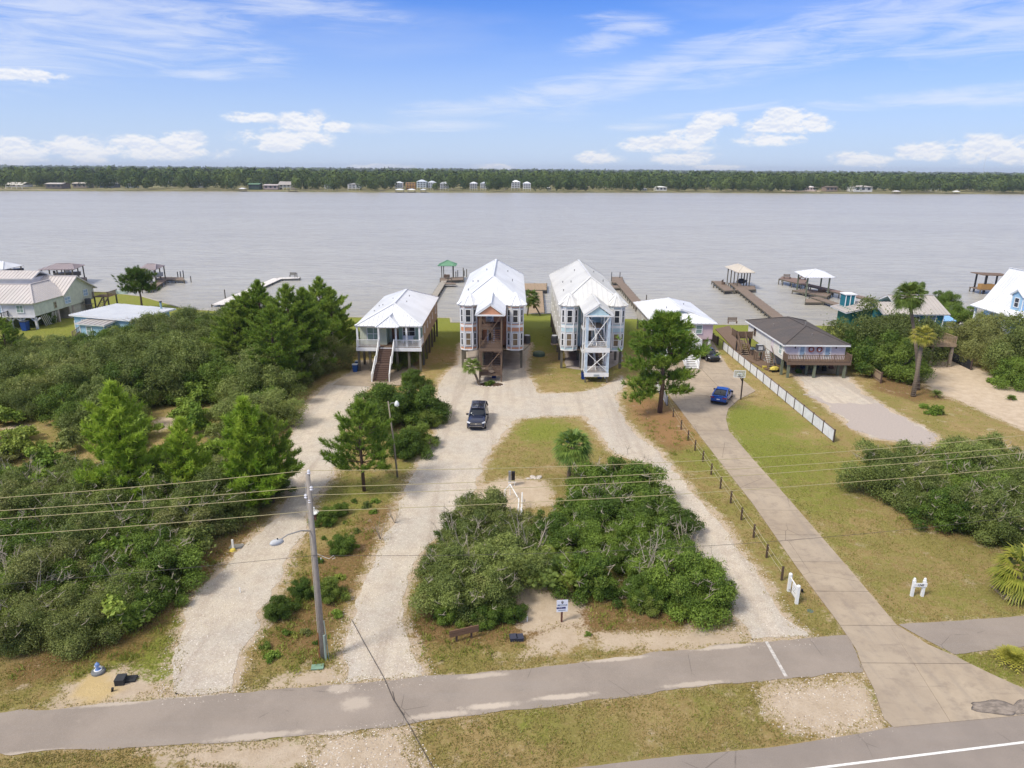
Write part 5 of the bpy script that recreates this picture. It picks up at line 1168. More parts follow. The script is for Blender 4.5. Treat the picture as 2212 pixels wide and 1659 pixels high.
    for (xa, xb, yt, zt, yb_, zb) in ((.1, 1.2, -1.0, 5.85, -3.75, 4.2), (.1, 1.2, -1.0, 2.85, -3.75, 1.05), (-1.2, -.1, -3.75, 4.2, -1.0, 2.85)):
        stair(t, xa, xb, yt, zt, yb_, zb, 8, WDARK, fz, False)
        for x in (xa, xb): MB().bar((x, yt, zt+.9), (x, yb_, zb+.9), .05, .12).build('handrail', fz, t)
    yb2 = -5.66 if not clad else -5.70
    def brace(a, b): MB().bar(a, b, .05, .17, up=(0, 1, 0)).build('cross_brace', woodm if not clad else tr, t)
    brace((-1.22, yb2, 4.6), (1.25, yb2, 8.2)); brace((1.22, yb2-.05, 4.6), (-1.25, yb2-.05, 8.2))
    if brace_low: brace((-1.2, yb2, 1.5), (1.2, yb2, 3.8)); brace((1.2, yb2-.05, 1.5), (-1.2, yb2-.05, 3.8))
    else: brace((-1.3, yb2, .85), (1.3, yb2, 3.95)); brace((0.05, yb2-.06, 2.3), (1.3, yb2-.06, .9))
    door(t, (-.35, 2.48, 5.87), .82, 2.0, 0, tr, GLB if not clad else GLD); door(t, (-.2, 2.48, 2.87), .82, 2.0, 0, tr, GLD)
    # pilings
    for y in np.linspace(.9, rear-.4, 7):
        for x in (-3.85, -1.3, 1.3, 3.85): MB().box(x-.15, x+.15, y-.15, y+.15, -.05, 2.45).build('piling', WPILE, t)
    for p_ in [(-2.2, 9.5, 10.0), (-3.1, 13, 9.4), (-1.2, 16, 10.7), (2.6, 12, 9.8), (-3.4, 7, 9.2), (1.9, 18, 10.2)]: vent(t, p_)
    for s_, lst in ((-1, range(6)), (1, range(4))):
        for i in lst:
            for zc in (4.2, 7.2): win(t, (s_*(W+.03), 3.6+i*3.7, zc), .7, 1.1 if i % 2 else 1.4, R(90)*s_, tr, GLD)
    return t
hA = tall_house(-2.65, 'tall orange house on stilts with white metal roof and brown stair tower', (214,156,122), (200,148,116), RWHITE, WBROWN, False, False, 26.6, 'orange')
hB = tall_house(10.35, 'tall light blue house on stilts with grey metal roof and white stair tower', (190,216,222), (212,215,210), RGREY, WHITE, True, True, 26.6, 'blue')
MB().box(-.35, .35, -5.77, -5.74, .90, 1.08).build('name_plate', M('plate', (176,186,190), .6), hB)
def text(s_, size, name, mat, parent, loc, rot, ext=.006, shear=0.):
    c = bpy.data.curves.new(name, 'FONT'); c.body = s_; c.size = size; c.extrude = ext; c.align_x = 'CENTER'; c.align_y = 'CENTER'; c.shear = shear
    o = bpy.data.objects.new(name, c); me = bpy.data.meshes.new_from_object(o); bpy.data.objects.remove(o); me.materials.append(mat)
    q = link(bpy.data.objects.new(name, me)); q.location = loc; q.rotation_euler = rot; return adopt(q, parent)
text('1264', .26, 'house_number', M('number_tan', (206,188,170), .7), hA, (-.95, -5.60, 1.75), (R(90), 0, 0))
m_ = MB().lathe([(.36, 0), (.36, .05)], 20); o = m_.build('oval_plaque', M('plaque', (138,122,108), .8), hA); o.rotation_euler = (R(90), 0, 0); o.scale = (1, .55, 1); o.location = (.1, -5.58, 1.38)
for hx, bx in ((hA, 4.65), (hB, -4.65)):                         # air conditioners on brackets
    t = thing('air_conditioner', 'dark air conditioner on a bracket shelf at the side of the %s house' % ('orange' if hx is hA else 'tall light blue'), 'air conditioner', (hx.location.x+bx, 91.5, 2.62))
    MB().box(-.5, .5, -.5, .5, -.12, 0).build('shelf', WGREY, t); MB().lathe([(.44, 0), (.46, .1), (.46, .95), (.40, 1.05)], 16).build('casing', M('ac_grey', (78,80,84), .6), t)
    for i in range(6): MB().lathe([(.475, .15+i*.13), (.475, .19+i*.13)], 16).build('grille_ring', DARKM, t)
    s_ = 1 if bx < 0 else -1; MB().bar((s_*-.45, 0, -.14), (s_*.45, 0, -1.1), .07).build('bracket', WGREY, t); MB().lathe([(.36, 1.06), (.36, 1.10), (.05, 1.12)], 16).build('fan_guard', M('guard', (196,198,200), .5), t)

# ================================================================== white house with the wide front stair
hC = thing('stilt_house', 'white and tan house on stilts with white hip roof and a wide brown front stair', 'house', (-15.65, 86, 0))
cream = M('wall_cream', (208,212,190), .75, var=.05); gren = M('wall_sage', (160,184,166), .75, var=.05); tan = M('side_tan', (172,160,138), .8, siding=.2, var=.08)
MB().prism([(-3.95, 1.2), (-.55, 1.2), (-.55, 3.2), (.8, 3.2), (.8, 2.6), (3.95, 2.6), (3.95, 20.4), (-3.95, 20.4)], 3.0, 6.0).build('wall', cream, hC)
MB().box(-.548, -.52, 1.22, 3.2, 3.31, 5.95).build('entry_wall', gren, hC); MB().box(.82, 3.9, 2.56, 2.598, 3.31, 5.95).build('porch_wall', gren, hC)
MB().box(3.951, 3.975, 2.6, 20.38, 3.0, 5.98).build('side_wall', tan, hC)
for i in range(16):
    x = -3.85+i*.21
    if not (-3.05 < x < -1.35) and x < -.6: MB().box(x-.02, x+.02, 1.17, 1.199, 3.31, 5.95).build('batten', cream, hC)
win(hC, (-2.2, 1.17, 4.75), 1.55, 1.5, 0, WHITE, GLG, 2); win(hC, (2.15, 2.53, 4.8), 1.5, 1.15, 0, WHITE, GLD, 2); door(hC, (.35, 3.18, 3.31), .8, 2.1, 0, M('door_red', (120,70,50), .6), GLD, .5)
for y in (4.2, 7.3, 10.2, 13.2): win(hC, (4.0, y, 4.7), .35, .8, R(90), WHITE, GLD, 1, 0, .05)
win(hC, (4.0, 17.5, 4.9), .9, 1.2, R(90), WHITE, GLD)
E0, E1, y0, y1 = -4.25, 4.2, -.1, 20.9; A_, B_, C_, D_ = (E0, y0, 6.02), (E1, y0, 6.02), (E1, y1, 6.02), (E0, y1, 6.02); P_, Q_ = (-.02, 4.7, 8.02), (-.02, 15.9, 8.02)
metal_roof(hC, [[A_, B_, P_], [B_, C_, Q_, P_], [C_, D_, Q_], [D_, A_, P_, Q_]], RWHITE, .52, caps=[(A_, P_), (B_, P_), (P_, Q_), (Q_, C_), (Q_, D_)], fascia=WHITE)
a_, b_, c_, d_, e_ = (-1.5, -1.05, 6.06), (1.4, -1.05, 6.06), (0, .35, 7.15), (0, 2.7, 7.15), (-1.5, .15, 6.12)
metal_roof(hC, [[a_, b_, c_], [b_, (1.4, .15, 6.12), d_, c_], [a_, e_, d_, c_]], RWHITE, .4, base=.1, caps=[(a_, c_), (b_, c_), (c_, d_)], name='porch_roof', fascia=WHITE)
for x in (-4.05, -1.35, .85, 2.2, 3.85): MB().box(x-.11, x+.11, .05, .27, 3.3, 6.0).build('porch_column', WHITE, hC)
planks(hC, -4.2, 4.05, 0.0, 2.55, 3.3, WBROWN, 'x', .45); MB().box(-4.25, 4.1, -.12, -.02, 2.78, 3.24).build('deck_skirt', WHITE, hC); MB().box(-4.25, -4.17, -.02, 2.5, 2.78, 3.24).build('deck_skirt', WHITE, hC)
MB().box(-3.9, 3.9, .1, 20.3, 2.75, 2.99).build('floor_beam', UNDER, hC)
rail(hC, [(-4.15, 1.1, 3.3), (-4.15, 0, 3.3), (-1.4, 0, 3.3)], .92, WHITE, .15); rail(hC, [(.62, 0, 3.3), (4.0, 0, 3.3), (4.0, 2.4, 3.3)], .92, WHITE, .15)
stair(hC, -1.3, .5, -.1, 3.3, -2.0, 1.75, 8, WDARK, WDARK); planks(hC, -1.36, .5, -2.75, -2.0, 1.72, WDARK, 'x', .4); stair(hC, -1.42, .5, -2.75, 1.72, -4.4, 0, 8, WDARK, WDARK)
for s_, x0_, x1_ in ((-1, -1.38, -1.55), (1, .58, .6)):
    rail(hC, [(x0_, -.1, 3.3), (x0_, -2.0, 1.75), (x0_, -2.7, 1.75), (x1_, -4.5, .05)], .92, WHITE, .17, .045, True, .12)
for x in (-4.05, -2.6, -1.2, .9, 2.4, 3.85):
    for y in (.3, 3.5, 6.8, 10.1, 13.4, 16.7, 20.2):
        if x in (-2.6, 2.4) and y > .3 and y < 20: continue
        MB().box(x-.14, x+.14, y-.14, y+.14, -.05, 2.75).build('piling', WPILE, hC)
for p_ in [(-2.9, 6.0, 6.6), (-2.2, 8.5, 6.95), (-2.9, 9.5, 6.65), (1.1, 8.5, 7.45), (.9, 12.5, 7.55), (-1.2, 11, 7.4)]: vent(hC, p_)
for (x, y, lab) in ((-1.8, 92.6, 0), (-13.1, 88.05, 1)):
    pass
t = thing('porch_bench', 'white bench on the porch of the white stair house', 'bench', (-13.6, 88.0, 3.31)); MB().box(-.7, .7, -.2, .2, .38, .44).build('seat', WHITE, t); MB().box(-.7, .7, .17, .22, .45, .9).build('backrest', WHITE, t)
for x in (-.6, .6): MB().box(x-.04, x+.04, -.18, .18, 0, .38).build('leg', WHITE, t)

# ================================================================== white roofed pink house right of the tall pine
hF = thing('stilt_house', 'low pink and grey house on short stilts with white roof beside the black car', 'house', (24.6, 97.5, 0))
pink = M('wall_pink', (214,190,192), .75, siding=.2, var=.06); bge = M('wall_beige', (204,196,184), .75, siding=.2, var=.06)
MB().box(-4.1, 2.0, 0, 15.4, 1.9, 4.15).build('wall', bge, hF); MB().box(2.0, 4.15, -.02, 15.42, 1.9, 4.15).build('wall', pink, hF)
z_ = 4.25; fr_ = [(-4.7, -.45, z_), (4.65, -.45, z_), (1.85, 2.5, 5.1), (-1.9, 2.5, 5.1)]
metal_roof(hF, [fr_, [(-4.7, -.45, z_), (-1.9, 2.5, 5.1), (0, 2.3, 5.78), (0, 11.6, 5.78), (-4.7, 16, z_)], [(4.65, -.45, z_), (1.85, 2.5, 5.1), (0, 2.3, 5.78), (0, 11.6, 5.78), (4.65, 16, z_)], [(-4.7, 16, z_), (4.65, 16, z_), (0, 11.6, 5.78)]], metalroof('bright_white_roof', (234,235,238)), .6, caps=[((0, 2.2, 5.78), (0, 11.6, 5.78)), ((0, 11.6, 5.78), (4.65, 16, z_))], fascia=WHITE)
MB().add([(-1.8, 2.6, 5.08), (1.75, 2.6, 5.08), (0, 2.6, 5.66), (-1.8, 2.8, 5.0), (1.75, 2.8, 5.0), (0, 2.8, 5.66)], [(0, 1, 2), (5, 4, 3), (0, 3, 4, 1), (1, 4, 5, 2), (2, 5, 3, 0)]).build('gable', M('gable_grey', (168,176,190), .7), hF)
win(hF, (2.15, -.06, 3.35), .8, 1.15, 0, WHITE, GLG); win(hF, (-2.9, -.04, 3.2), .8, 1.1, 0, WHITE, GLD)
for y in (2.5, 6, 10): win(hF, (-4.13, y, 3.2), .6, 1.1, R(-90), WHITE, GLD)
for x in (-3.9, -1.3, 1.3, 3.85):
    for y in (.3, 4.5, 9, 15): MB().box(x-.15, x+.15, y-.15, y+.15, -.05, 1.9).build('piling', WHITE if x > 3 else WPILE, hF)
MB().box(-4.0, 4.0, .1, 15.3, 1.72, 1.89).build('floor_beam', UNDER, hF)
planks(hF, -3.6, 1.4, -4.9, 0, 1.95, WGREY, 'x', .6); MB().box(-3.65, 1.45, -4.98, -4.91, 1.65, 1.98).build('fascia', WHITE, hF)
rail(hF, [(-3.6, -4.85, 1.95), (-1.7, -4.85, 1.95)], .95, WHITE, .15); rail(hF, [(.05, -4.85, 1.95), (1.35, -4.85, 1.95), (1.35, -.1, 1.95)], .95, WHITE, .15, .09)
stair(hF, -1.62, -.02, -4.95, 1.95, -9.1, .0, 12, WHITE, WHITE, False)
for x in (-1.7, .05): rail(hF, [(x, -4.95, 1.9), (x, -9.1, .05)], .92, WHITE, .2, .04, True, .12)
for x in (-1.62, -.1, -3.5, 1.3): MB().box(x-.07, x+.07, -4.85, -4.7, 0, 1.7).build('post', WHITE, hF)
vent(hF, (-1.5, 5.5, 5.3)); vent(hF, (1.9, 9, 5.2))
t = thing('beach_umbrella', 'light blue folded umbrella on the deck of the low pink house', 'umbrella', (24.3, 95.6, 1.96)); MB().tube([(0, 0, 0), (0, 0, 1.9)], .03, 6).build('pole', WHITE, t); MB().lathe([(.75, 1.5), (.5, 1.72), (.05, 1.95)], 12).build('canopy', M('umbrella_blue', (140,190,214), .7), t)

# ================================================================== dark roofed house on stilts with the two rings
hG = thing('stilt_house', 'white house on stilts with dark shingle roof and two red rings on its front', 'house', (38.6, 84.5, 0))
pkw = M('wall_pinkwhite', (230,218,218), .75, siding=.22, var=.05); crm = M('wall_offwhite', (230,226,214), .8, siding=.3, var=.06)
MB().box(-3.8, 3.9, 1.5, 8.0, 2.0, 4.05).build('wall', pkw, hG); MB().box(-3.8, 3.9, 8.01, 15.6, 2.0, 4.05).build('wall', crm, hG)
MB().box(-3.9, -3.801, 1.52, 5.2, 1.95, 4.04).build('side_wall', crm, hG); MB().box(-3.9, -3.801, 6.3, 15.6, 1.95, 4.04).build('side_wall', crm, hG); MB().box(-3.86, -3.801, 5.2, 6.3, 1.95, 4.04).build('side_wall', pkw, hG)
shm, k = mk('dark_shingles'); p = pos(k); n = k.noise(p, 6, 4, .7); nb_ = k.noise(p, .5, 4, .6); br = k.new('ShaderNodeTexBrick', {'Vector': objc(k), 'Scale': 1., 'Color1': lin(96,92,90), 'Color2': lin(82,80,82), 'Mortar': lin(58,56,56), 'Mortar Size': .012, 'Brick Width': .9, 'Row Height': .14})
finish(k, k.mix(k.math('MULTIPLY', k.ss(nb_, .4, .7), .4), k.mix(k.math('MULTIPLY', n, .3), br.outputs[0], lin(118,106,98)), lin(108,96,88)), .95, 0, n, .2, bd=.01)
z_ = 4.1; ro = MB(); A_, B_, C_, D_ = (-4.25, 1.0, z_), (4.25, 1.0, z_), (4.6, 16.1, z_), (-4.3, 16.1, z_); P_, Q_ = (.15, 5.6, 5.62), (.0, 11.2, 5.62)
for f_ in ([A_, B_, P_], [B_, C_, Q_, P_], [C_, D_, Q_], [D_, A_, P_, Q_]): ro.slab(f_, .12)
ro = ro.build('roof', shm, hG)
for a, b in ((A_, P_), (B_, P_), (P_, Q_), (Q_, C_), (Q_, D_)): MB().bar(Vector(a)+Vector((0, 0, .03)), Vector(b)+Vector((0, 0, .03)), .3, .05).build('ridge_cap', shm, ro)
m_ = MB()
for a, b in ((A_, B_), (B_, C_), (D_, A_)): m_.bar(Vector(a)-Vector((0, 0, .12)), Vector(b)-Vector((0, 0, .12)), .04, .2)
m_.build('fascia', WHITE, ro)
for p_ in ((-2.6, 9.5, 4.75), (1.0, 7.6, 5.4), (.15, 3.2, 4.85)): vent(hG, p_, M('vent_grey', (150,146,140), .5), .2)
planks(hG, -3.95, 4.05, 0, 1.48, 2.1, WBROWN, 'x', .5); MB().box(-4.0, 4.1, -.09, -.02, 1.75, 2.08).build('fascia', WBROWN, hG)
rail(hG, [(-3.95, 1.4, 2.1), (-3.95, 0, 2.1), (-1.95, 0, 2.1), (0, 0, 2.1), (1.95, 0, 2.1), (4.05, 0, 2.1), (4.05, 1.4, 2.1)], .92, WBROWN, .2, .07, True, .12)
door(hG, (-1.62, 1.48, 2.12), .75, 1.75); door(hG, (1.62, 1.48, 2.12), .75, 1.75)
for x in (-2.55, 2.65):
    o = MB().box(-.06, .06, -.14, -.01, -.12, .14).tube([(0, -.07, .14), (0, -.07, .2)], .04, 6).build('wall_lamp', M('lamp_bronze', (70,52,44), .5), hG); o.location = (x, 1.49, 3.65)
for x in (-.5, .55):
    t = thing('wreath', 'red ring hanging on the white wall, %s one of the pair' % ('left' if x < 0 else 'right'), 'wreath', (38.6+x, 85.88, 3.42), 0, None)
    m_ = MB().tube([(.30*math.cos(a), 0, .30*math.sin(a)) for a in np.linspace(0, 2*math.pi, 25)], .08, 8, False); m_.build('ring', M('ring_red', (176,96,80), .9, var=.3, sc=20), t, smooth=True)
    MB().tube([(.0, -.02, .36), (0, -.02, .42)], .03, 5).build('loop', M('ring_cord', (150,90,70), .9), t)
    if x > 0: MB().box(-.16, .02, -.12, -.07, -.2, -.02).build('bow', WHITE, t)
win(hG, (-3.92, 2.6, 3.1), .8, 1.1, R(-90), WHITE, GLG, 2); win(hG, (-3.93, 12.6, 3.2), .5, 1.1, R(-90), WBROWN, GLD)
for (x, y) in [(-3.6, .2), (-3.9, 1.6), (-.3, .2), (-.7, 1.6), (3.3, 1.5), (3.5, .2), (-3.6, 6), (0, 6), (3.6, 6), (-3.6, 10.5), (3.6, 10.5), (-3.6, 15.2), (0, 15.2), (3.6, 15.2), (0, 10.5)]:
    MB().box(x-.14, x+.14, y-.14, y+.14, -.05, 1.95).build('piling', wood('green_piling', (118,124,104), .3, 2, 2), hG)
MB().box(-3.75, 3.85, 1.55, 15.5, 1.8, 1.99).build('floor_beam', UNDER, hG)
MB().box(-3.9, -2.0, 6.6, 9.2, 0, 1.79).build('store_room', M('store_white', (226,226,220), .8, streak=.3), hG)
stair(hG, -4.95, -4.1, 5.5, 1.95, 3.0, 0, 8, WGREY, WBROWN, False); 
for x in (-4.98, -4.08): MB().bar((x, 5.5, 2.85), (x, 3.0, .9), .05, .08).build('handrail', WBROWN, hG)
planks(hG, -6.2, -3.95, 13.4, 15.6, 2.0, WBROWN, 'x', .5); rail(hG, [(-6.2, 13.4, 2.0), (-3.95, 13.4, 2.0)], .95, WBROWN, .12, .1); rail(hG, [(-6.2, 15.6, 2.0), (-6.2, 13.4, 2.0)], .95, WBROWN, .12, .1)
stair(hG, -7.0+.8, -7.0+1.9, 13.3, 1.95, 10.4, 0, 9, WGREY, WBROWN, False)
for x in (-6.2, -5.1): MB().bar((x, 13.3, 2.85), (x, 10.4, .9), .06, .5).build('handrail', WBROWN, hG)
for x in (-6.1, -4.2): MB().box(x-.08, x+.08, 13.3, 13.46, 0, 1.95).build('post', DARKM, hG)
t = thing('air_conditioner', 'grey air conditioner on a wooden stand left of the dark roofed house', 'air conditioner', (33.95, 92.6, 1.5)); MB().box(-.55, .55, -.5, .5, -.1, 0).build('shelf', WGREY, t); MB().box(-.42, .42, -.42, .42, 0, .85).build('casing', M('ac_grey', (78,80,84), .6), t); MB().lathe([(.36, .86), (.36, .9), (.05, .92)], 16).build('fan_guard', M('guard', (196,198,200), .5), t)
MB().box(-.3, .3, -.43, -.421, .2, .7).build('access_panel', M('guard', (196,198,200), .5), t)
for x in (-.45, .45):
    for y in (-.4, .4): MB().box(x-.08, x+.08, y-.08, y+.08, -1.5, -.1).build('leg', WBROWN, t)
# boardwalk left of that house
t = thing('boardwalk', 'brown ground level boardwalk along the fence towards the bay', 'boardwalk', (0, 0, 0)); bw = [G(1545,712), G(1600,770), G(1655,800), G(1690,798), G(1660,775), G(1600,735), G(1575,705)]
MB().prism(bw, .0, .14).build('deck', WBROWN, t)

# ================================================================== cream house on arches at the left
hL = thing('stilt_house', 'cream house on arched stilts with ribbed grey roof at the left picture edge', 'house', (-76.2, 109, 0))
lc = M('wall_lightcream', (216,216,192), .8, var=.07, streak=.15); lw = M('wall_lilacwhite', (210,208,208), .8, var=.05); rl = metalroof('ribbed_grey_roof', (206,198,192))
MB().box(-12, 0, 0, 7.2, 2.1, 4.2).build('wall', lw, hL); MB().box(-12, -.01, 7.21, 16.5, 2.1, 4.2).build('wall', lc, hL); MB().box(.001, .03, .02, 7.2, 2.1, 4.19).build('side_wall', lc, hL)
MB().add([(0, 7.21, 4.19), (0, 16.5, 4.19), (0, 11.6, 6.7), (-12, 7.21, 4.19), (-12, 16.5, 4.19), (-12, 11.6, 6.7)], [(0, 1, 2), (5, 4, 3), (0, 2, 5, 3), (1, 4, 5, 2), (0, 3, 4, 1)]).build('gable', lc, hL)
a_, b_, c_, d_ = (-9, -.5, 4.22), (.35, -.5, 4.22), (-3.0, 4.4, 6.5), (-9, 4.4, 6.5)
metal_roof(hL, [[a_, b_, c_, d_], [b_, (.35, 7.6, 4.22), (-3.0, 9.6, 6.5), c_]], rl, .6, caps=[(b_, c_), (c_, (-3.0, 9.4, 6.5)), (d_, c_)], fascia=M('fascia_cream', (222,216,204), .7))
metal_roof(hL, [[(.5, 7.0, 4.15), (.5, 11.6, 6.85), (-12, 11.6, 6.85), (-12, 7.0, 4.15)], [(.5, 17.0, 4.0), (.5, 11.6, 6.85), (-12, 11.6, 6.85), (-12, 17.0, 4.0)]], rl, .6, caps=[((.5, 11.6, 6.85), (-12, 11.6, 6.85))], fascia=M('fascia_cream', (222,216,204), .7))
MB().box(-12, -5.2, 8.5, 12.6, 5.5, 6.9).build('clerestory', lw, hL)
metal_roof(hL, [[(-4.9, 8.0, 6.85), (-4.9, 10.4, 7.9), (-12, 10.4, 7.9), (-12, 8.0, 6.85)], [(-4.9, 13.0, 6.85), (-4.9, 10.4, 7.9), (-12, 10.4, 7.9), (-12, 13.0, 6.85)]], rl, .6, name='upper_roof', fascia=WHITE)
win(hL, (-2.2, -.04, 3.3), 1.0, 1.1, 0, WHITE, GLG, 2); win(hL, (.05, 8.6, 3.2), 1.5, 1.0, R(90), WHITE, GLB, 2); win(hL, (.05, 13.9, 3.6), 1.2, 1.0, R(90), WHITE, GLB, 2); win(hL, (.06, 5.2, 3.0), .5, .9, R(90), M('bt', (190,180,150)), GLT)
door(hL, (-5.6, -.03, 2.15), .9, 1.85)
planks(hL, -9, -4.2, -1.6, -.02, 2.12, WHITE, 'x', .8); rail(hL, [(-9, -1.55, 2.12), (-4.25, -1.55, 2.12), (-4.25, -.1, 2.12)], .8, DARKM, .16, .03)
MB().box(-9, 0, -.2, 0, 1.9, 2.09).build('arch_beam', lw, hL)
for x in (-8.2, -4.1, -2.5, -.15):
    MB().box(x-.15, x+.15, .05, .35, -.05, 1.89).build('arch_post', lw, hL)
    for s_ in (-1, 1): MB().bar((x+s_*.1, .2, 1.3), (x+s_*.75, .2, 1.86), .2, .22).build('arch_brace', lw, hL)
for y in (6, 10, 14.5): MB().box(-.4, -.1, y-.2, y+.2, 0, 2.1).build('pier', M('pier_pink', (196,178,162), .8), hL)
m_ = MB()
for i in range(9): m_.bar((-.05, 2.2+i*.42, .1), (-.05, 1.4+i*.42, 1.95), .09, .05, up=(1, 0, 0)) if i < 5 else m_.bar((-.05, 2.2+i*.42-.8, .1), (-.05, 3.0+i*.42-.8, 1.95), .09, .05, up=(1, 0, 0))
m_.build('lattice', M('lattice_cream', (226,220,200), .8), hL)
MB().box(-3.8, -.1, 8.8, 9.0, 0, 2.1).build('lower_wall', M('lowwall', (176,162,146), .85), hL); MB().box(-4, -.2, 9.2, 14, 0, 2.1).build('lower_room', M('lowroom', (206,198,176), .85), hL)
planks(hL, .1, 3.0, 15.5, 18.5, 2.5, WBROWN, 'x', .6); rail(hL, [(3.0, 18.5, 2.5), (3.0, 15.5, 2.5), (.3, 15.5, 2.5)], .9, WBROWN, .15); MB().box(2.2, 5.2, 18.2, 18.3, 2.6, 3.3).build('rail_screen', M('screen_aqua', (206,222,214), .7), hL)
stair(hL, 2.0, 3.0, 15.4, 2.5, 12.0, 0, 9, WGREY, WBROWN, False)
for x, y in ((.5, 18.3), (2.9, 18.3), (2.9, 15.6), (.4, 15.7)): MB().box(x-.1, x+.1, y-.1, y+.1, 0, 2.45).build('piling', WPILE, hL)
t = thing('air_conditioner', 'dark air conditioner on a stand at the side of the cream house', 'air conditioner', (-75.4, 122.0, 1.7)); MB().box(-.6, .6, -.6, .6, -.1, 0).build('shelf', WGREY, t); MB().lathe([(.5, 0), (.52, .9), (.45, 1.0)], 14).build('casing', M('ac_grey', (78,80,84), .6), t); MB().box(-.4, .4, -.4, .4, -1.7, -.1).build('stand', M('ac_stand', (120,112,100), .9), t)

# ================================================================== pale blue small house
hP = thing('cottage', 'small pale blue house with flat ribbed white roof and a lower front room', 'house', (-68.9, 106, 0), R(-14))
pb = M('wall_skyblue', (160,196,216), .75, siding=.2, var=.05); pb2 = M('wall_steelblue', (134,166,194), .75, siding=.2, var=.05)
MB().box(.5, 10.6, .4, 9.2, 0, 2.75).build('wall', pb, hP)
metal_roof(hP, [[(0, 0, 3.05), (11.6, 0, 2.8), (11.6, 9.7, 2.8+.02), (0, 9.7, 3.07)]], metalroof('white_flat_roof', (206,208,210)), .5, base=.2, fascia=WHITE)
MB().box(3.6, 8.0, -1.75, .38, 0, 2.15).build('front_room', pb, hP); MB().box(8.001, 8.02, -1.73, .38, 0, 2.14).build('side_wall', pb2, hP)
metal_roof(hP, [[(3.1, -2.15, 2.28), (8.5, -2.15, 2.28), (8.5, .35, 2.55), (3.1, .35, 2.55)]], metalroof('dull_grey_roof', (178,172,166)), .9, base=.16, fascia=WHITE, name='front_room_roof')
win(hP, (5.3, -1.79, 1.2), .9, 1.3, 0, WHITE, GLG); win(hP, (8.06, -.8, 1.2), .8, 1.3, R(90), WHITE, GLD); win(hP, (2.4, .36, 1.5), .9, 1.6, 0, WHITE, GLD)
for x in (.5, 3.6, 8.0): MB().box(x-.06, x+.06, (.34 if x < 1 else -1.81), (.399 if x < 1 else -1.751), 0, 2.1).build('corner_board', WHITE, hP)
MB().tube([(9.5, 8.8, 2.8), (9.5, 8.8, 3.9)], .16, 8).build('flue', M('flue_blue', (150,180,186), .5), hP); MB().tube([(9.5, 8.8, 3.95), (9.5, 8.8, 4.1)], [.24, .24], 8).build('flue_cap', DARKM, hP)
stair(hP, 2.2, 3.4, -.4, .7, -1.9, 0, 4, WGREY, WGREY, True); rail(hP, [(2.2, -.3, .7), (2.2, -2.0, .1)], .8, WGREY, .2)

# ================================================================== teal house behind the oaks
hT = thing('stilt_house', 'teal house on stilts with grey ribbed roof behind the dark oaks', 'house', (56.6, 94, 0)); teal = M('wall_teal', (34,116,130), .75, siding=.22, var=.08); tg = M('wall_tealgreen', (48,124,104), .75, siding=.25, var=.08); rt_ = metalroof('warm_grey_roof', (188,180,172))
MB().box(-3.6, 2.9, .4, 8.6, 3.2, 6.35).build('wall', teal, hT); MB().box(-5.2, -3.61, .42, 6.6, 3.2, 6.3).build('wall', teal, hT)
metal_roof(hT, [[(-3.2, -.1, 6.42), (3.5, -.1, 6.42), (3.3, 4.3, 8.35), (-3.2, 4.3, 8.35)], [(-3.2, 8.9, 6.42), (3.5, 8.9, 6.42), (3.3, 4.3, 8.35), (-3.2, 4.3, 8.35)]], rt_, .5, caps=[((-3.2, 4.3, 8.35), (3.3, 4.3, 8.35))], fascia=WHITE)
metal_roof(hT, [[(-5.7, -.12, 6.38), (-3.22, -.12, 6.40), (-3.22, 2.9, 7.6), (-5.9, 2.9, 7.6)], [(-5.7, 6.9, 6.2), (-3.22, 6.9, 6.2), (-3.22, 2.92, 7.6), (-5.9, 2.92, 7.6)]], rt_, .5, name='lower_roof', fascia=WHITE)
MB().add([(-5.25, .42, 6.2), (-5.25, 6.6, 6.1), (-5.25, 2.9, 7.5), (-5.0, .42, 6.2), (-5.0, 6.6, 6.1), (-5.0, 2.9, 7.5)], [(0, 1, 2), (5, 4, 3), (0, 3, 4, 1), (1, 4, 5, 2), (2, 5, 3, 0)]).build('gable', tg, hT)
MB().box(-8.2, -5.26, 4.0, 8.0, 3.0, 6.2).build('wing_wall', tg, hT); metal_roof(hT, [[(-9.2, 3.4, 5.9), (-5.0, 3.4, 6.9), (-5.0, 8.6, 6.9), (-9.2, 8.6, 5.9)]], rt_, .8, name='wing_roof', fascia=WHITE)
MB().box(-8.0, -6.6, 6.6, 8.2, 5.8, 7.9).build('tower', teal, hT); MB().box(-8.15, -6.45, 6.45, 8.35, 7.91, 8.05).build('tower_roof', WHITE, hT)
for x in (-8.02, -7.35, -6.7): MB().box(x, x+.1, 6.52, 6.599, 6.0, 7.9).build('corner_board', WHITE, hT)
win(hT, (-.9, .36, 5.6), .8, .9, 0, WHITE, GLD, 2); MB().box(.55, 1.75, .33, .39, 3.2, 6.3).build('grey_panel', M('panel_grey', (120,132,138), .7), hT)
for x in (.5, 1.8, 2.85, -3.6): MB().box(x-.05, x+.05, .3, .38, 3.2, 6.35).build('corner_board', WHITE, hT)
planks(hT, -3.5, 2.6, -3.9, .3, 3.2, WTAN, 'x', .7); rail(hT, [(-3.4, -3.85, 3.2), (2.5, -3.85, 3.2), (2.5, .2, 3.2)], .95, WTAN, .2, .05); MB().box(-3.5, 2.6, -3.98, -3.91, 2.85, 3.18).build('fascia', WTAN, hT)
for x in (-3.3, -.3, 2.3):
    for y in (-3.6, .6, 4.6, 8.4): MB().box(x-.17, x+.17, y-.17, y+.17, -.05, 3.1).build('piling', wood('pale_piling', (160,146,130), .25, 2, 2), hT)
MB().box(-5.1, 2.8, .5, 8.5, 2.95, 3.19).build('floor_beam', UNDER, hT)
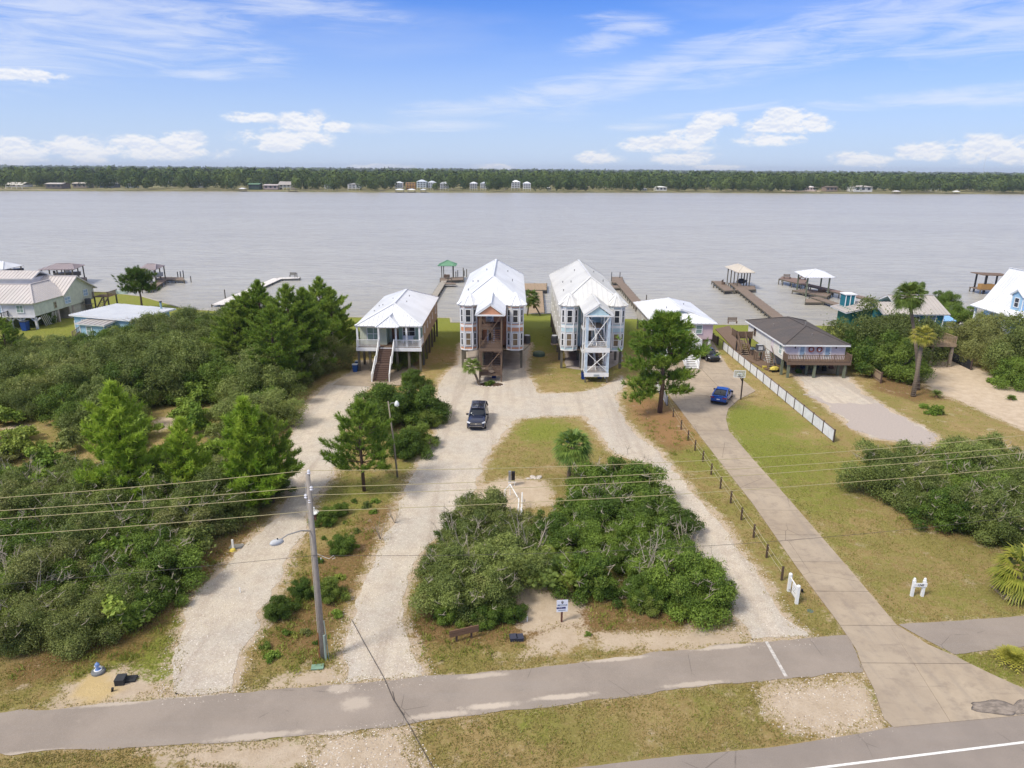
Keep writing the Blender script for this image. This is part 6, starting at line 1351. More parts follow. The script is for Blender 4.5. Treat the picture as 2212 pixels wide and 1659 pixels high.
for x in (-7.8, -5.1): MB().box(x-.17, x+.17, .6, .94, -.05, 3.0).build('piling', WPILE, hT)

# ================================================================== blue and white gabled house at the right edge
hR = thing('gabled_house', 'pale blue house with steep white metal roof and dormer at the right edge', 'house', (69.3, 93.5, 0)); bl = M('wall_paleblue', (168,204,228), .7, siding=.25, var=.04); bl2 = M('wall_dormerblue', (150,190,226), .7, siding=.25, var=.04); rw = metalroof('clean_white_roof', (232,232,232))
MB().box(2.0, 12, .3, 10.3, 0, 6.0).build('wall', bl, hR)
MB().box(.6, 12, -.2, 10.2, 2.9, 3.1).build('porch_floor', WHITE, hR)
metal_roof(hR, [[(0, -.3, 5.9), (0, 10.8, 5.9), (1.9, 10.8, 6.75), (1.9, -.3, 6.75)], [(1.9, -.3, 6.75), (1.9, 10.8, 6.75), (4.9, 10.8, 11.5), (4.9, -.3, 11.5)], [(4.9, -.3, 11.5), (4.9, 10.8, 11.5), (12, 10.8, 5.9), (12, -.3, 5.9)]], rw, .6, fascia=WHITE, caps=[((4.9, -.3, 11.5), (4.9, 10.8, 11.5))])
MB().prism([(2.0, .31), (12, .31), (4.9, .31)][:0] or [(2.3, .35), (11.5, .35), (11.5, 10.2), (2.3, 10.2)], 6.0, 6.6).build('upper_wall', bl, hR)
for s_, yy in ((-1, .3), (1, 10.25)):
    MB().add([(2.0, yy, 6.5), (11.3, yy, 6.5), (4.9, yy, 11.3), (2.0, yy+.15, 6.5), (11.3, yy+.15, 6.5), (4.9, yy+.15, 11.3)], [(0, 1, 2), (5, 4, 3), (0, 3, 4, 1), (1, 4, 5, 2), (2, 5, 3, 0)]).build('gable', bl, hR)
# dormer facing the water side road (towards -X)
MB().box(1.5, 4.4, 2.0, 4.2, 6.5, 8.7).build('dormer', bl2, hR); MB().box(1.46, 1.499, 2.0, 4.2, 6.5, 8.7).build('dormer_front', bl, hR)
MB().add([(1.5, 2.0, 8.71), (1.5, 4.2, 8.71), (1.5, 3.1, 9.4), (1.7, 2.0, 8.71), (1.7, 4.2, 8.71), (1.7, 3.1, 9.4)], [(0, 1, 2), (5, 4, 3), (0, 3, 4, 1), (1, 4, 5, 2), (2, 5, 3, 0)]).build('dormer_gable', bl, hR)
metal_roof(hR, [[(1.2, 1.75, 8.6), (4.3, 1.75, 8.6), (4.6, 3.1, 9.5), (1.2, 3.1, 9.5)], [(1.2, 4.45, 8.6), (4.3, 4.45, 8.6), (4.6, 3.1, 9.5), (1.2, 3.1, 9.5)]], rw, .5, base=.08, name='dormer_roof', fascia=WHITE)
win(hR, (1.43, 3.1, 7.7), .8, 1.2, R(-90), WHITE, GLD)
for y in (2.0, 4.2): MB().box(1.42, 1.5, y-.06, y+.06, 6.5, 8.65).build('corner_board', WHITE, hR)
for y in (-.1, 3.4, 6.9, 10.2):
    MB().box(.55, .8, y-.12, y+.12, 0, 5.85).build('porch_column', WHITE, hR)
rail(hR, [(.65, -.1, 3.1), (.65, 10.2, 3.1)], .95, WHITE, .2, .05, False)
for y in (1.8, 5, 8.3): win(hR, (1.96, y, 4.6), .9, 1.5, R(-90), WHITE, GLD)
vent(hR, (1.2, 1.0, 6.5))
hQ = thing('shed', 'bright sky blue flat roofed shed left of the pale blue gabled house', 'shed', (61.5, 108.5, 0)); 
MB().box(0, 7.5, 0, 5, 0, 3.0).build('wall', bl, hQ); MB().slab([(-.5, -1.6, 2.9), (8, -1.6, 2.9), (8, 5.4, 4.3), (-.5, 5.4, 4.3)], .15).build('roof', M('skyblue_metal', (140,186,232), .5, var=.06), hQ); win(hQ, (3.5, -.03, 1.6), 1.2, 1.0, 0, WHITE, GLD, 2)
# ================================================================== docks, piers and boathouses
WZ0 = -.9
def gz(px, py, z): return G(px, py, z)
def walkway(parent, a, b, w_, z, mat, pmat=None, sp=.75, pile=2.6, pr=.11, railz=0):
    a = Vector((a[0], a[1], 0)); b = Vector((b[0], b[1], 0)); d_ = (b-a); L = d_.length; d_.normalize(); n_ = Vector((-d_.y, d_.x, 0)); n = max(1, int(L/sp)); pmat = pmat or WPILE
    for i in range(n):
        p0 = a+d_*(L*i/n+.015); p1 = a+d_*(L*(i+1)/n-.015); zz_ = z+random.uniform(-.008, .008)
        MB().prism([(p0+n_*w_/2)[:2], (p0-n_*w_/2)[:2], (p1-n_*w_/2)[:2], (p1+n_*w_/2)[:2]][::-1], zz_-.05, zz_).build('deck_board', mat, parent)
    m_ = MB()
    for s_ in (-1, 1): q = n_*s_*(w_/2-.06); m_.bar(a+q+Vector((0, 0, z-.16)), b+q+Vector((0, 0, z-.16)), .07, .2)
    m_.build('joist', pmat, parent); k_ = max(1, int(L/pile)); 
    for i in range(k_+1):
        for s_ in (-1, 1):
            c = a+d_*(L*i/k_)+n_*s_*(w_/2+.02); top_ = z+.02
            MB().tube([(c.x, c.y, WZ0-1.2), (c.x, c.y, top_)], pr, 7).build('piling', pmat, parent)
def deck(parent, poly, z, mat, along=None, piles=True, pmat=None, sp=.75):
    P_ = [Vector((p_[0], p_[1], 0)) for p_ in poly]; e = (P_[1]-P_[0]).normalized(); g = Vector((-e.y, e.x, 0)); O = P_[0]
    q = [((p_-O).dot(e), (p_-O).dot(g)) for p_ in P_]; s0, s1 = min(a for a, b in q), max(a for a, b in q); n = max(1, int((s1-s0)/sp)); ww = (s1-s0)/n
    for i in range(n):
        c = clip(clip(q, (s0+i*ww+.015, 0), (1, 0), 1), (s0+(i+1)*ww-.015, 0), (1, 0), -1)
        if len(c) >= 3: MB().prism([tuple((O+e*s_+g*t_)[:2]) for s_, t_ in c], z-.05, z+random.uniform(-.006, .006)).build('deck_board', mat, parent)
    m_ = MB()
    for a, b in zip(P_, P_[1:]+P_[:1]): m_.bar(a+Vector((0, 0, z-.2)), b+Vector((0, 0, z-.2)), .08, .26)
    m_.build('joist', pmat or WPILE, parent)
    if piles:
        for a, b in zip(P_, P_[1:]+P_[:1]):
            n = max(1, int((b-a).length/2.4))
            for i in range(n): c = a+(b-a)*i/n; MB().tube([(c.x, c.y, WZ0-1.2), (c.x, c.y, z+.03)], .12, 7).build('piling', pmat or WPILE, parent)
def hip(parent, c, w_, d_, z, rise, mat, rz=0., ridge=0., over=.0, name='roof'):
    a, b = w_/2, d_/2; r_ = ridge/2; f_ = Matrix.Rotation(rz, 3, 'Z'); T = lambda x, y, zz_: tuple(f_ @ Vector((x, y, 0))+Vector((c[0], c[1], zz_)))
    A_, B_, C_, D_ = T(-a, -b, z), T(a, -b, z), T(a, b, z), T(-a, b, z); 
    if w_ >= d_: P_, Q_ = T(-r_, 0, z+rise), T(r_, 0, z+rise); polys = [[A_, B_, Q_, P_], [B_, C_, Q_], [C_, D_, P_, Q_], [D_, A_, P_]] if ridge else [[A_, B_, P_], [B_, C_, P_], [C_, D_, P_], [D_, A_, P_]]
    else: P_, Q_ = T(0, -r_, z+rise), T(0, r_, z+rise); polys = [[A_, B_, P_], [B_, C_, Q_, P_], [C_, D_, Q_], [D_, A_, P_, Q_]] if ridge else [[A_, B_, P_], [B_, C_, P_], [C_, D_, P_], [D_, A_, P_]]
    return metal_roof(parent, polys, mat, .7, base=.1, name=name, caps=[(A_, P_), (B_, Q_ if w_ >= d_ and ridge else P_), (P_, Q_)] if ridge else [(A_, P_), (B_, P_)])
def posts(parent, lst, z0, z1, mat=None, r_=.1):
    for x, y in lst: MB().box(x-r_, x+r_, y-r_, y+r_, z0, z1).build('post', mat or WPILE, parent)
WDOCK = wood('weathered_dock', (138,122,108), .28)
# 1  pier with the small green roofed hut, left of the orange house
t = thing('pier', 'weathered pier with a small green roofed shelter and open boat lifts', 'pier')
a = gz(937, 640, -.2); b = gz(962, 602, -.2); walkway(t, (a[0], min(a[1], 118.5)), b, 1.3, -.2, wood('pale_dock_wood', (172,164,150), .2), sp=1.0)
q = [gz(951, 607, -.2), gz(1001, 604, -.2), gz(1001, 598, -.2), gz(951, 600, -.2)]; deck(t, q, -.2, WDOCK)
q = [gz(958, 613, -.2), gz(984, 613.5, -.2), gz(984, 610.5, -.2), gz(958, 610, -.2)]; deck(t, q, -.2, WDOCK, piles=False)
c0, c1 = gz(955, 599, -.2), gz(979, 599, -.2)
posts(t, [(c0[0], c0[1]-.6), (c1[0], c1[1]-.6), (c0[0]+.2, c0[1]+2.2), (c1[0]-.1, c1[1]+2.2)], WZ0-1, 2.7, WPILE, .1)
cx, cy = (c0[0]+c1[0])/2, (c0[1]+c1[1])/2+.8; hip(t, (cx, cy), 4.4, 4.4, 2.75, 1.0, metalroof('green_roof', (110,158,124)), ridge=.5)
for (px, py, h_) in [(968, 612, 1.2), (976, 616, .9), (985, 606, 1.6), (989, 600, 1.3), (1001, 600, 1.9), (962, 606, 1.0), (1003, 596, .8)]: x, y = gz(px, py, WZ0); MB().tube([(x, y, WZ0-1), (x, y, WZ0+h_+.6)], .12, 6).build('piling', WPILE, t)
for (p_, q_) in [((958, 620), (986, 620)), ((958, 616), (984, 616)), ((962, 610), (985, 609))]: a = gz(*p_, WZ0); b = gz(*q_, WZ0); MB().bar((a[0], a[1], WZ0+.4), (b[0], b[1], WZ0+.4), .3, .2).build('lift_beam', M('lift_grey', (176,172,166), .6), t)
x, y = gz(967, 600, 0); MB().box(x-.9, x+.5, y-.4, y+.4, .1, .75).build('cooler_box', wood('box_brown', (110,92,80), .2), t)
def post_in_water(px, py, lab, h_=1.5): 
    x, y = gz(px, py, WZ0); t = thing('mooring_post', lab, 'post', (x, y, WZ0)); MB().tube([(0, 0, -1.2), (0, 0, h_)], [.13, .11], 8).build('shaft', WPILE, t); MB().lathe([(.13, h_), (.05, h_+.08)], 8).build('cap', DARKM, t)
post_in_water(1008, 598, 'lone mooring post just right of the green roofed pier', 1.9)
post_in_water(1541, 622, 'lone post standing in the open bay left of the cream roofed boathouse', 1.3); post_in_water(413, 610, 'lone post in the water right of the left boathouse dock', 1.4); post_in_water(487, 646, 'lone post beside the white pier', 1.9)
post_in_water(1396, 652, 'mooring post in the water behind the white roof of the pink house', 1.4); post_in_water(1346, 664, 'short mooring post beside the bent dock', .8)
# 2  T pier between the tall houses
t = thing('pier', 'tan T shaped pier between the orange and the blue house', 'pier'); a = gz(1158, 682, -.1); b = gz(1157, 628, -.1); walkway(t, (a[0], min(a[1], 121.2)), b, 3.0, -.1, WTAN, sp=.7); 
deck(t, [gz(1128, 626, -.1), gz(1181, 626, -.1), gz(1181, 612, -.1), gz(1128, 612, -.1)], -.1, WTAN)
MB().box(gz(1128, 626, -.1)[0], gz(1181, 626, -.1)[0], gz(1128, 626, -.1)[1]-.06, gz(1128, 626, -.1)[1]+.02, WZ0-.2, -.36).build('skirt', DARKM, t)
# 3  bent dock right of the blue house
t = thing('dock', 'bent brown dock with two slim end posts right of the tall blue house', 'pier'); P_ = [gz(1376, 652, -.1), gz(1362, 636, -.1), gz(1347, 618, -.1), gz(1336, 606, -.1)]
P_ = [gz(1385, 664, -.1)]+P_
for a, b in zip(P_, P_[1:]): walkway(t, a, b, 2.0, -.1, WDOCK, sp=.7)
deck(t, [gz(1322, 610, -.1), gz(1348, 611, -.1), gz(1344, 598, -.1), gz(1322, 598, -.1)], -.1, WDOCK)
deck(t, [gz(1318, 621, -.3), gz(1348, 622, -.3), gz(1348, 617, -.3), gz(1318, 616, -.3)], -.3, WDOCK, piles=False)
for px in (1321, 1339): x, y = gz(px, 600, -.1); MB().tube([(x, y, -.9), (x, y, 1.3)], .09, 6).build('end_post', DARKM, t)
# 4  long dock with the cream roofed boathouse
t = thing('boathouse_dock', 'long brown dock leading to a boathouse with pale cream roof', 'boathouse')
a = gz(1700, 700, -.1); b = gz(1585, 611, -.1); walkway(t, (a[0], a[1]), b, 2.3, -.1, WDOCK, sp=.75)
deck(t, [gz(1565, 628, -.1), gz(1585, 627, -.1), gz(1560, 607, -.1), gz(1538, 607, -.1)], -.1, WDOCK)
deck(t, [gz(1588, 627, -.15), gz(1632, 625, -.15), gz(1630, 617, -.15), gz(1588, 617, -.15)], -.15, WDOCK)
a = gz(1592, 618, -.1); b = gz(1618, 618, -.1); c = gz(1571, 606, -.1); d_ = gz(1601, 606, -.1)
pl_ = [a, b, c, d_]; posts(t, pl_+[tuple((Vector(a)*(1-f)+Vector(c)*f)) for f in (.33, .66)]+[tuple((Vector(b)*(1-f)+Vector(d_)*f)) for f in (.33, .66)], WZ0-1, 3.0, WPILE, .1)
z_ = 3.05; A_, B_, C_, D_ = [(p_[0]+ox, p_[1]+oy, z_) for p_, ox, oy in ((a, -.4, -.8), (b, .8, -.8), (d_, .6, 1.0), (c, -.7, 1.0))]
mid = lambda p_, q: tuple((Vector(p_)+Vector(q))/2); f0 = Vector(mid(A_, B_)); f1 = Vector(mid(C_, D_)); P_ = tuple(f0.lerp(f1, .36)+Vector((0, 0, 1.1))); Q_ = tuple(f0.lerp(f1, .72)+Vector((0, 0, 1.1)))
metal_roof(t, [[A_, B_, P_], [B_, C_, Q_, P_], [C_, D_, Q_], [D_, A_, P_, Q_]], metalroof('cream_roof', (214,204,188)), .7, base=.1, caps=[(A_, P_), (B_, P_), (P_, Q_)])
x, y = gz(1608, 612, -.1); bt = thing('jet_ski', 'dark covered watercraft hanging inside the cream roofed boathouse', 'watercraft', (x, y+2, -.3), R(10)); MB().tube([(-1.3, 0, .3), (-.8, 0, .35), (.6, 0, .35), (1.4, 0, .5)], [.25, .5, .5, .1], 8).build('hull', M('ski_dark', (60,62,70), .5), bt); MB().box(-.7, .3, -.2, .2, .75, 1.0).build('seat', DARKM, bt); MB().bar((.5, -.4, 1.1), (.5, .4, 1.1), .06).build('handlebar', DARKM, bt)
# 5  pier with the white hip roof shelter, and long pier behind with chairs
t = thing('pier', 'low pier with open white roofed shelter right of the cream boathouse', 'pier')
a, b, c, d_ = gz(1737, 640, 0), gz(1785, 643, 0), gz(1800, 632, 0), gz(1748, 629, 0)
deck(t, [gz(1712, 627, -.1), gz(1786, 641, -.1), gz(1800, 632, -.1), gz(1740, 624, -.1)], -.1, WDOCK)
walkway(t, gz(1843, 668, -.1), gz(1758, 641, -.1), 2.0, -.1, WDOCK, sp=.8); deck(t, [gz(1740, 653, -.35), gz(1776, 653, -.35), gz(1782, 648, -.35), gz(1741, 645, -.35)], -.35, WGREY)
c0, c1, c2, c3 = gz(1736, 637, -.1), gz(1785, 638, -.1), gz(1762, 626, -.1), gz(1716, 625, -.1); c0, c1, c2, c3 = gz(1741, 634, -.1), gz(1788, 634, -.1), gz(1772, 621, -.1), gz(1722, 621, -.1)
posts(t, [c0, c1, c2, c3], WZ0-1, 3.35, wood('green_piling', (118,124,104)), .13)
A_, B_, C_, D_ = [(p_[0]+ox, p_[1]+oy, 3.4) for p_, ox, oy in ((c0, -.9, -.6), (c1, .9, -.6), (c2, .8, .8), (c3, -.8, .8))]; ap = tuple((Vector(A_)+Vector(B_)+Vector(C_)+Vector(D_))/4+Vector((0, 0, 1.2)))
metal_roof(t, [[A_, B_, ap], [B_, C_, ap], [C_, D_, ap], [D_, A_, ap]], RWHITE, .6, base=.1, caps=[(A_, ap), (B_, ap)])
x, y = gz(1776, 630, 0); MB().box(x-.7, x+.7, y-.3, y+.3, .02, .5).build('bench', WBROWN, t)
t = thing('pier', 'long high pier with two wooden seats at its far end', 'pier'); a = gz(1905, 652, .5); b = gz(1700, 604, .5); walkway(t, a, b, 2.1, .5, wood('reddish_dock', (140,118,108), .25), sp=.9, pile=3.2); d0_ = gz(1681, 599, .5)
deck(t, [gz(1683, 602, .5), gz(1740, 610, .5), gz(1745, 604, .5), gz(1690, 597, .5)], .5, wood('reddish_dock', (140,118,108)))
def bench(px, py, z, rz, lab, back=.75, mat=None):
    mat = mat or WBROWN; x, y = gz(px, py, z); t = thing('bench', lab, 'bench', (x, y, z), rz)
    for i in range(3): MB().box(-.8, .8, -.2+i*.16, -.06+i*.16, .4, .44).build('seat_slat', mat, t)
    for i in range(4): MB().box(-.8, .8, .28, .32, .5+i*.14, .6+i*.14).build('back_slat', mat, t)
    for x_ in (-.75, .7): MB().box(x_, x_+.06, -.22, .3, 0, .4).build('leg', mat, t); MB().box(x_, x_+.06, .26, .33, .4, 1.05).build('back_post', mat, t)
bench(1700, 602, .5, 0, 'wooden bench on the end of the long high pier, left seat'); bench(1733, 604, .5, R(-60), 'slanted wooden seat on the long high pier, right seat')
bench(1582, 699, .1, 0, 'brown garden bench on the lawn edge behind the low pink house'); bench(1563, 614, -.1, R(60), 'small bench on the dock before the cream boathouse')
bench(633, 598, .0, R(0), 'thin rail bench at the end of the white pier', mat=WPILE)
# 6  white pier on the left
t = thing('pier', 'long pale floating pier with an angled end on the left', 'pier'); P_ = [gz(470, 658, -.4), gz(600, 601, -.4), gz(647, 600, -.4)]; wpm = M('pale_decking', (226,220,212), .7)
for a, b in zip(P_, P_[1:]): walkway(t, a, b, 2.3, -.4, wpm, sp=1.6, pile=6)
x, y = P_[2]; MB().tube([(x-.5, y, -.4), (x-.5, y, .8)], .05, 6).tube([(x-1.3, y+.4, -.4), (x-1.3, y+.4, .5)], .05, 6).bar((x-1.3, y+.4, .45), (x-.5, y, .75), .05).build('ladder_rail', DARKM, t)
# 7  left boathouses with brown roofs
def boathouse(lab, eave, z, rise, roofm, pl_, seed=0, roofover=.6, dk=None, zd=-.1):
    t = thing('boathouse', lab, 'boathouse'); c = [gz(px, py, z) for px, py in eave]; A_, B_, C_, D_ = [(x, y, z) for x, y in c]
    f0 = Vector(mid(A_, D_)); f1 = Vector(mid(B_, C_)); P_ = tuple(f0.lerp(f1, .25)+Vector((0, 0, rise))); Q_ = tuple(f0.lerp(f1, .75)+Vector((0, 0, rise)))
    metal_roof(t, [[A_, B_, Q_, P_], [B_, C_, Q_], [C_, D_, P_, Q_], [D_, A_, P_]], roofm, .7, base=.12, caps=[(P_, Q_), (B_, Q_)])
    n = pl_
    for e0, e1 in ((A_, B_), (D_, C_)):
        for i in range(n): q = Vector(e0).lerp(Vector(e1), .04+.92*i/(n-1)); cen = (Vector(A_)+Vector(C_))/2; q = q+(cen-q)*.08; MB().box(q.x-.1, q.x+.1, q.y-.1, q.y+.1, WZ0-1, z).build('post', WPILE, t)
    if dk: deck(t, [gz(px, py, zd) for px, py in dk], zd, WDOCK)
    return t
BR = metalroof('brown_roof', (164,150,148))
boathouse('brown roofed boathouse on many posts behind the cream house', [(82, 583), (160, 582), (184, 572), (128, 571.5)], 2.8, .8, BR, 5, dk=[(150, 606), (186, 606), (186, 599), (150, 599)])
boathouse('smaller brown roofed boathouse left of the white pier', [(296, 582), (335, 583), (357, 573.5), (322, 573)], 2.9, .8, BR, 4, dk=[(338, 602), (378, 604), (398, 605), (395, 599), (345, 598)])
boathouse('white roofed boathouse cut by the left picture edge', [(-70, 582), (5, 583), (52, 573), (-30, 570)], 3.0, 1.3, RWHITE, 4)
t = thing('dock', 'grey dock joining the smaller brown boathouse to the shore', 'pier'); walkway(t, gz(318, 625, -.1), gz(352, 604, -.1), 2.0, -.1, WDOCK, sp=.9)
for (px, py) in ((385, 603), (391, 602), (397, 600)): x, y = gz(px, py, WZ0); MB().tube([(x, y, -1.8), (x, y, .9)], .11, 6).build('end_post', DARKM, t)
def boat(px, py, z, rz, lab, col, L=5.5):
    x, y = gz(px, py, z); t = thing('motor_boat', lab, 'boat', (x, y, z), rz); h_ = MB(); st_ = [(-L/2, .95, .0, .75), (-L*.1, 1.05, -.1, .8), (L*.25, .85, -.05, .9), (L/2, .06, .25, 1.05)]
    vs = []; 
    for (x_, w_, zb, zt) in st_: vs += [(x_, -w_, zt), (x_, -w_*.75, zb+.15), (x_, 0, zb-.1), (x_, w_*.75, zb+.15), (x_, w_, zt)]
    fs = [(i*5+j, i*5+j+1, i*5+j+6, i*5+j+5) for i in range(3) for j in range(4)]+[(0, 1, 2, 3, 4)]+[(i*5+4, i*5, i*5+5, i*5+9) for i in range(3)]
    h_.add(vs, fs).build('hull', M('hull'+lab[:4], col, .4), t); MB().box(-.4, .5, -.4, .4, .8, 1.35).build('console', WHITE, t); MB().box(-L/2-.35, -L/2+.05, -.2, .2, .2, 1.25).build('outboard', DARKM, t)
    MB().box(.52, .56, -.38, .38, 1.35, 1.7).build('windscreen', GLD, t)
boat(148, 596, .6, R(10), 'grey covered boat lifted under the brown boathouse behind the cream house', (112,110,106)); boat(28, 588, .5, R(0), 'dark blue boat under the white boathouse at the left edge', (30,36,60)); boat(330, 598, .4, R(15), 'pale boat lifted under the smaller brown boathouse', (190,190,186), 4.6)
# 8  shelter cut by the gabled house at the right
t = thing('boat_shelter', 'dark posted shelter with an orange brown box behind the white gabled roof', 'boathouse'); x0, y0 = gz(2117, 627, 0); 
MB().box(x0, x0+6, y0, y0+4, .0, .15).build('deck', WDOCK, t); MB().box(x0+.2, x0+3.2, y0+.1, y0+1.4, .16, 1.3).build('box', wood('orange_box', (176,136,84), .2), t)
posts(t, [(x0+1, y0+.3), (x0+3.4, y0+.3), (x0+5.8, y0+.3), (x0+1, y0+3.6), (x0+3.4, y0+3.6)], WZ0-1, 3.4, DARKM, .14); MB().slab([(x0-.2, y0-.3, 3.5), (x0+6.5, y0-.3, 3.3), (x0+6.5, y0+4.2, 3.3), (x0-.2, y0+4.2, 3.5)], .15).build('roof', WBROWN, t)
for (ax, ay) in ((.2, .1), (3.0, .1), (.2, 3.8)): MB().tube([(x0+ax, y0+ay, -2), (x0+ax, y0+ay, .1)], .13, 6).build('piling', WPILE, t)
# ================================================================== vehicles
TYRE = M('tyre_rubber', (34,34,36), .85); RIM = M('rim_silver', (170,172,176), .3, .8); CHROME = M('chrome_trim', (206,208,212), .2, .8); CGL = glass('car_glass', (34,40,50), .04); LENS = glass('lamp_lens', (236,240,246), .1); REDL = glass('tail_lens', (150,30,34), .15); BLK = M('black_plastic', (26,26,29), .5)
def car(name, label, loc, rz, L, W, H, body, st, gh, rr=.34, rails=False, face='front', roofglass=False):
    """front towards -Y.  st: lower body stations (y/L, half width/W, bottom, shoulder, top);  gh: glasshouse stations (y/L, base half w, top half w, base z, top z)"""
    t = thing(name, label, 'car', loc, rz); h = W/2
    vs = []; n = 11
    for (y, w_, zb, zs, zt) in st:
        y *= L; w_ *= h; vs += [(-w_*.80, y, zb), (-w_*.98, y, zb+.10), (-w_, y, (zb+zs)/2), (-w_*.97, y, zs-.03), (-w_*.80, y, zt-.015), (0, y, zt+.015), (w_*.80, y, zt-.015), (w_*.97, y, zs-.03), (w_, y, (zb+zs)/2), (w_*.98, y, zb+.10), (w_*.80, y, zb)]
    fs = [(i*n+j, i*n+(j+1) % n, (i+1)*n+(j+1) % n, (i+1)*n+j) for i in range(len(st)-1) for j in range(n)]+[tuple(range(n))[::-1], tuple((len(st)-1)*n+j for j in range(n))]
    o = MB().add(vs, fs).build('body', body, t, smooth=True); s = o.modifiers.new('smooth', 'SUBSURF'); s.levels = s.render_levels = 2
    vs = []; n = 7
    for (y, wb, wt, zb, zt) in gh: y *= L; vs += [(-wb*h, y, zb), (-(wb*.35+wt*.65)*h, y, zb+(zt-zb)*.66), (-wt*h, y, zt-.03), (0, y, zt+.02), (wt*h, y, zt-.03), ((wb*.35+wt*.65)*h, y, zb+(zt-zb)*.66), (wb*h, y, zb)]
    fs = [(i*n+j, i*n+j+1, (i+1)*n+j+1, (i+1)*n+j) for i in range(len(gh)-1) for j in range(n-1)]+[tuple(range(n))[::-1], tuple((len(gh)-1)*n+j for j in range(n))]
    o = MB().add(vs, fs).build('windows', CGL, t, smooth=True); s = o.modifiers.new('smooth', 'SUBSURF'); s.levels = s.render_levels = 1
    mid_ = [g for g in gh if g[4] > H-.10]; ya, yb = mid_[0][0]*L-.03, mid_[-1][0]*L+.05; wt = mid_[0][2]*h
    o = MB().slab([(-wt*.98, ya, H-.035), (wt*.98, ya, H-.035), (wt*.98, yb, H-.035), (-wt*.98, yb, H-.035)], .03)
    o = MB().add([(-wt, ya, H-.05), (-wt*.9, ya, H+.002), (0, ya-.05, H+.02), (wt*.9, ya, H+.002), (wt, ya, H-.05), (-wt, yb, H-.05), (-wt*.9, yb, H+.002), (0, yb, H+.02), (wt*.9, yb, H+.002), (wt, yb, H-.05)], [(0, 1, 6, 5), (1, 2, 7, 6), (2, 3, 8, 7), (3, 4, 9, 8), (0, 4, 3, 2, 1), (5, 6, 7, 8, 9), (0, 5, 9, 4)]).build('roof', body, t)
    if roofglass: MB().box(-wt*.74, wt*.74, ya+.5, yb-1.0, H+.004, H+.028).build('sunroof', CGL, t)
    g0, g1, gn, gm = gh[0], [g for g in gh if g[4] > H-.10][0], gh[-1], [g for g in gh if g[4] > H-.10][-1]
    for s_ in (-1, 1):
        MB().bar((s_*g0[1]*h, g0[0]*L, g0[3]), (s_*g1[2]*h, g1[0]*L, H-.04), .07, .05).build('pillar', body, t); MB().bar((s_*gn[1]*h*.98, gn[0]*L, gn[3]+.02), (s_*gm[2]*h, gm[0]*L, H-.04), .14, .06).build('pillar', body, t)
        ym = (g1[0]+gm[0])/2*L; MB().bar((s_*(g1[1]*h+.005), ym+.1, g1[3]), (s_*(g1[2]*h+.01), ym+.1, H-.05), .07, .03).build('pillar', BLK, t)
        MB().box(s_*h*.98-.1 if s_ > 0 else -h-.17, s_*h+.17 if s_ > 0 else -h*.98+.1, g0[0]*L+.28, g0[0]*L+.42, g0[3]-.02, g0[3]+.13).build('wing_mirror', BLK, t)
        if rails: MB().bar((s_*wt*.93, ya+.25, H+.05), (s_*wt*.93, yb-.15, H+.05), .05, .04).build('roof_rail', CHROME, t)
        for yy in (-.315*L, .30*L):
            w_ = thing('wheel', None, None); w_ = MB().tube([(s_*(h-.23), yy, rr), (s_*(h-.005), yy, rr)], [rr, rr], 20).build('wheel', TYRE, t); 
            MB().tube([(s_*(h-.02), yy, rr), (s_*(h+.006), yy, rr)], [rr*.62, rr*.6], 16).build('rim', RIM, w_)
            MB().tube([(s_*(h-.30), yy, rr), (s_*(h-.232), yy, rr)], [rr*1.14, rr*1.14], 20).build('wheel_arch', BLK, t)
        MB().box(s_*h*.9-.01 if s_ > 0 else -h*.93, s_*h*.93 if s_ > 0 else -h*.9+.01, -.05*L, -.045*L, st[2][3]-.2, st[2][3]-.17).build('door_handle', CHROME, t)
    return t
for o in [x for x in bpy.data.objects if x.type == 'EMPTY' and x.name.startswith('wheel')]: bpy.data.objects.remove(o)
NAVY = paint('navy_paint', (38,46,72)); BLUEP = paint('bright_blue_paint', (24,84,176)); BLACKP = paint('black_paint', (20,20,24)); WHP = paint('white_paint', (226,228,230))
suv_st = [(-.5, .80, .34, .62, .86), (-.485, .90, .27, .74, .98), (-.43, .96, .24, .86, 1.08), (-.31, .99, .24, .94, 1.13), (-.18, 1., .24, .98, 1.17), (.1, 1., .24, 1.0, 1.12), (.35, 1., .24, 1.02, 1.12), (.46, .97, .28, 1.02, 1.14), (.5, .90, .36, .96, 1.10)]
suv_gh = [(-.205, .90, .80, 1.10, 1.16), (-.09, .92, .74, 1.06, 1.70), (.02, .92, .75, 1.05, 1.755), (.22, .92, .75, 1.05, 1.755), (.38, .92, .74, 1.06, 1.72), (.475, .88, .78, 1.08, 1.30)]
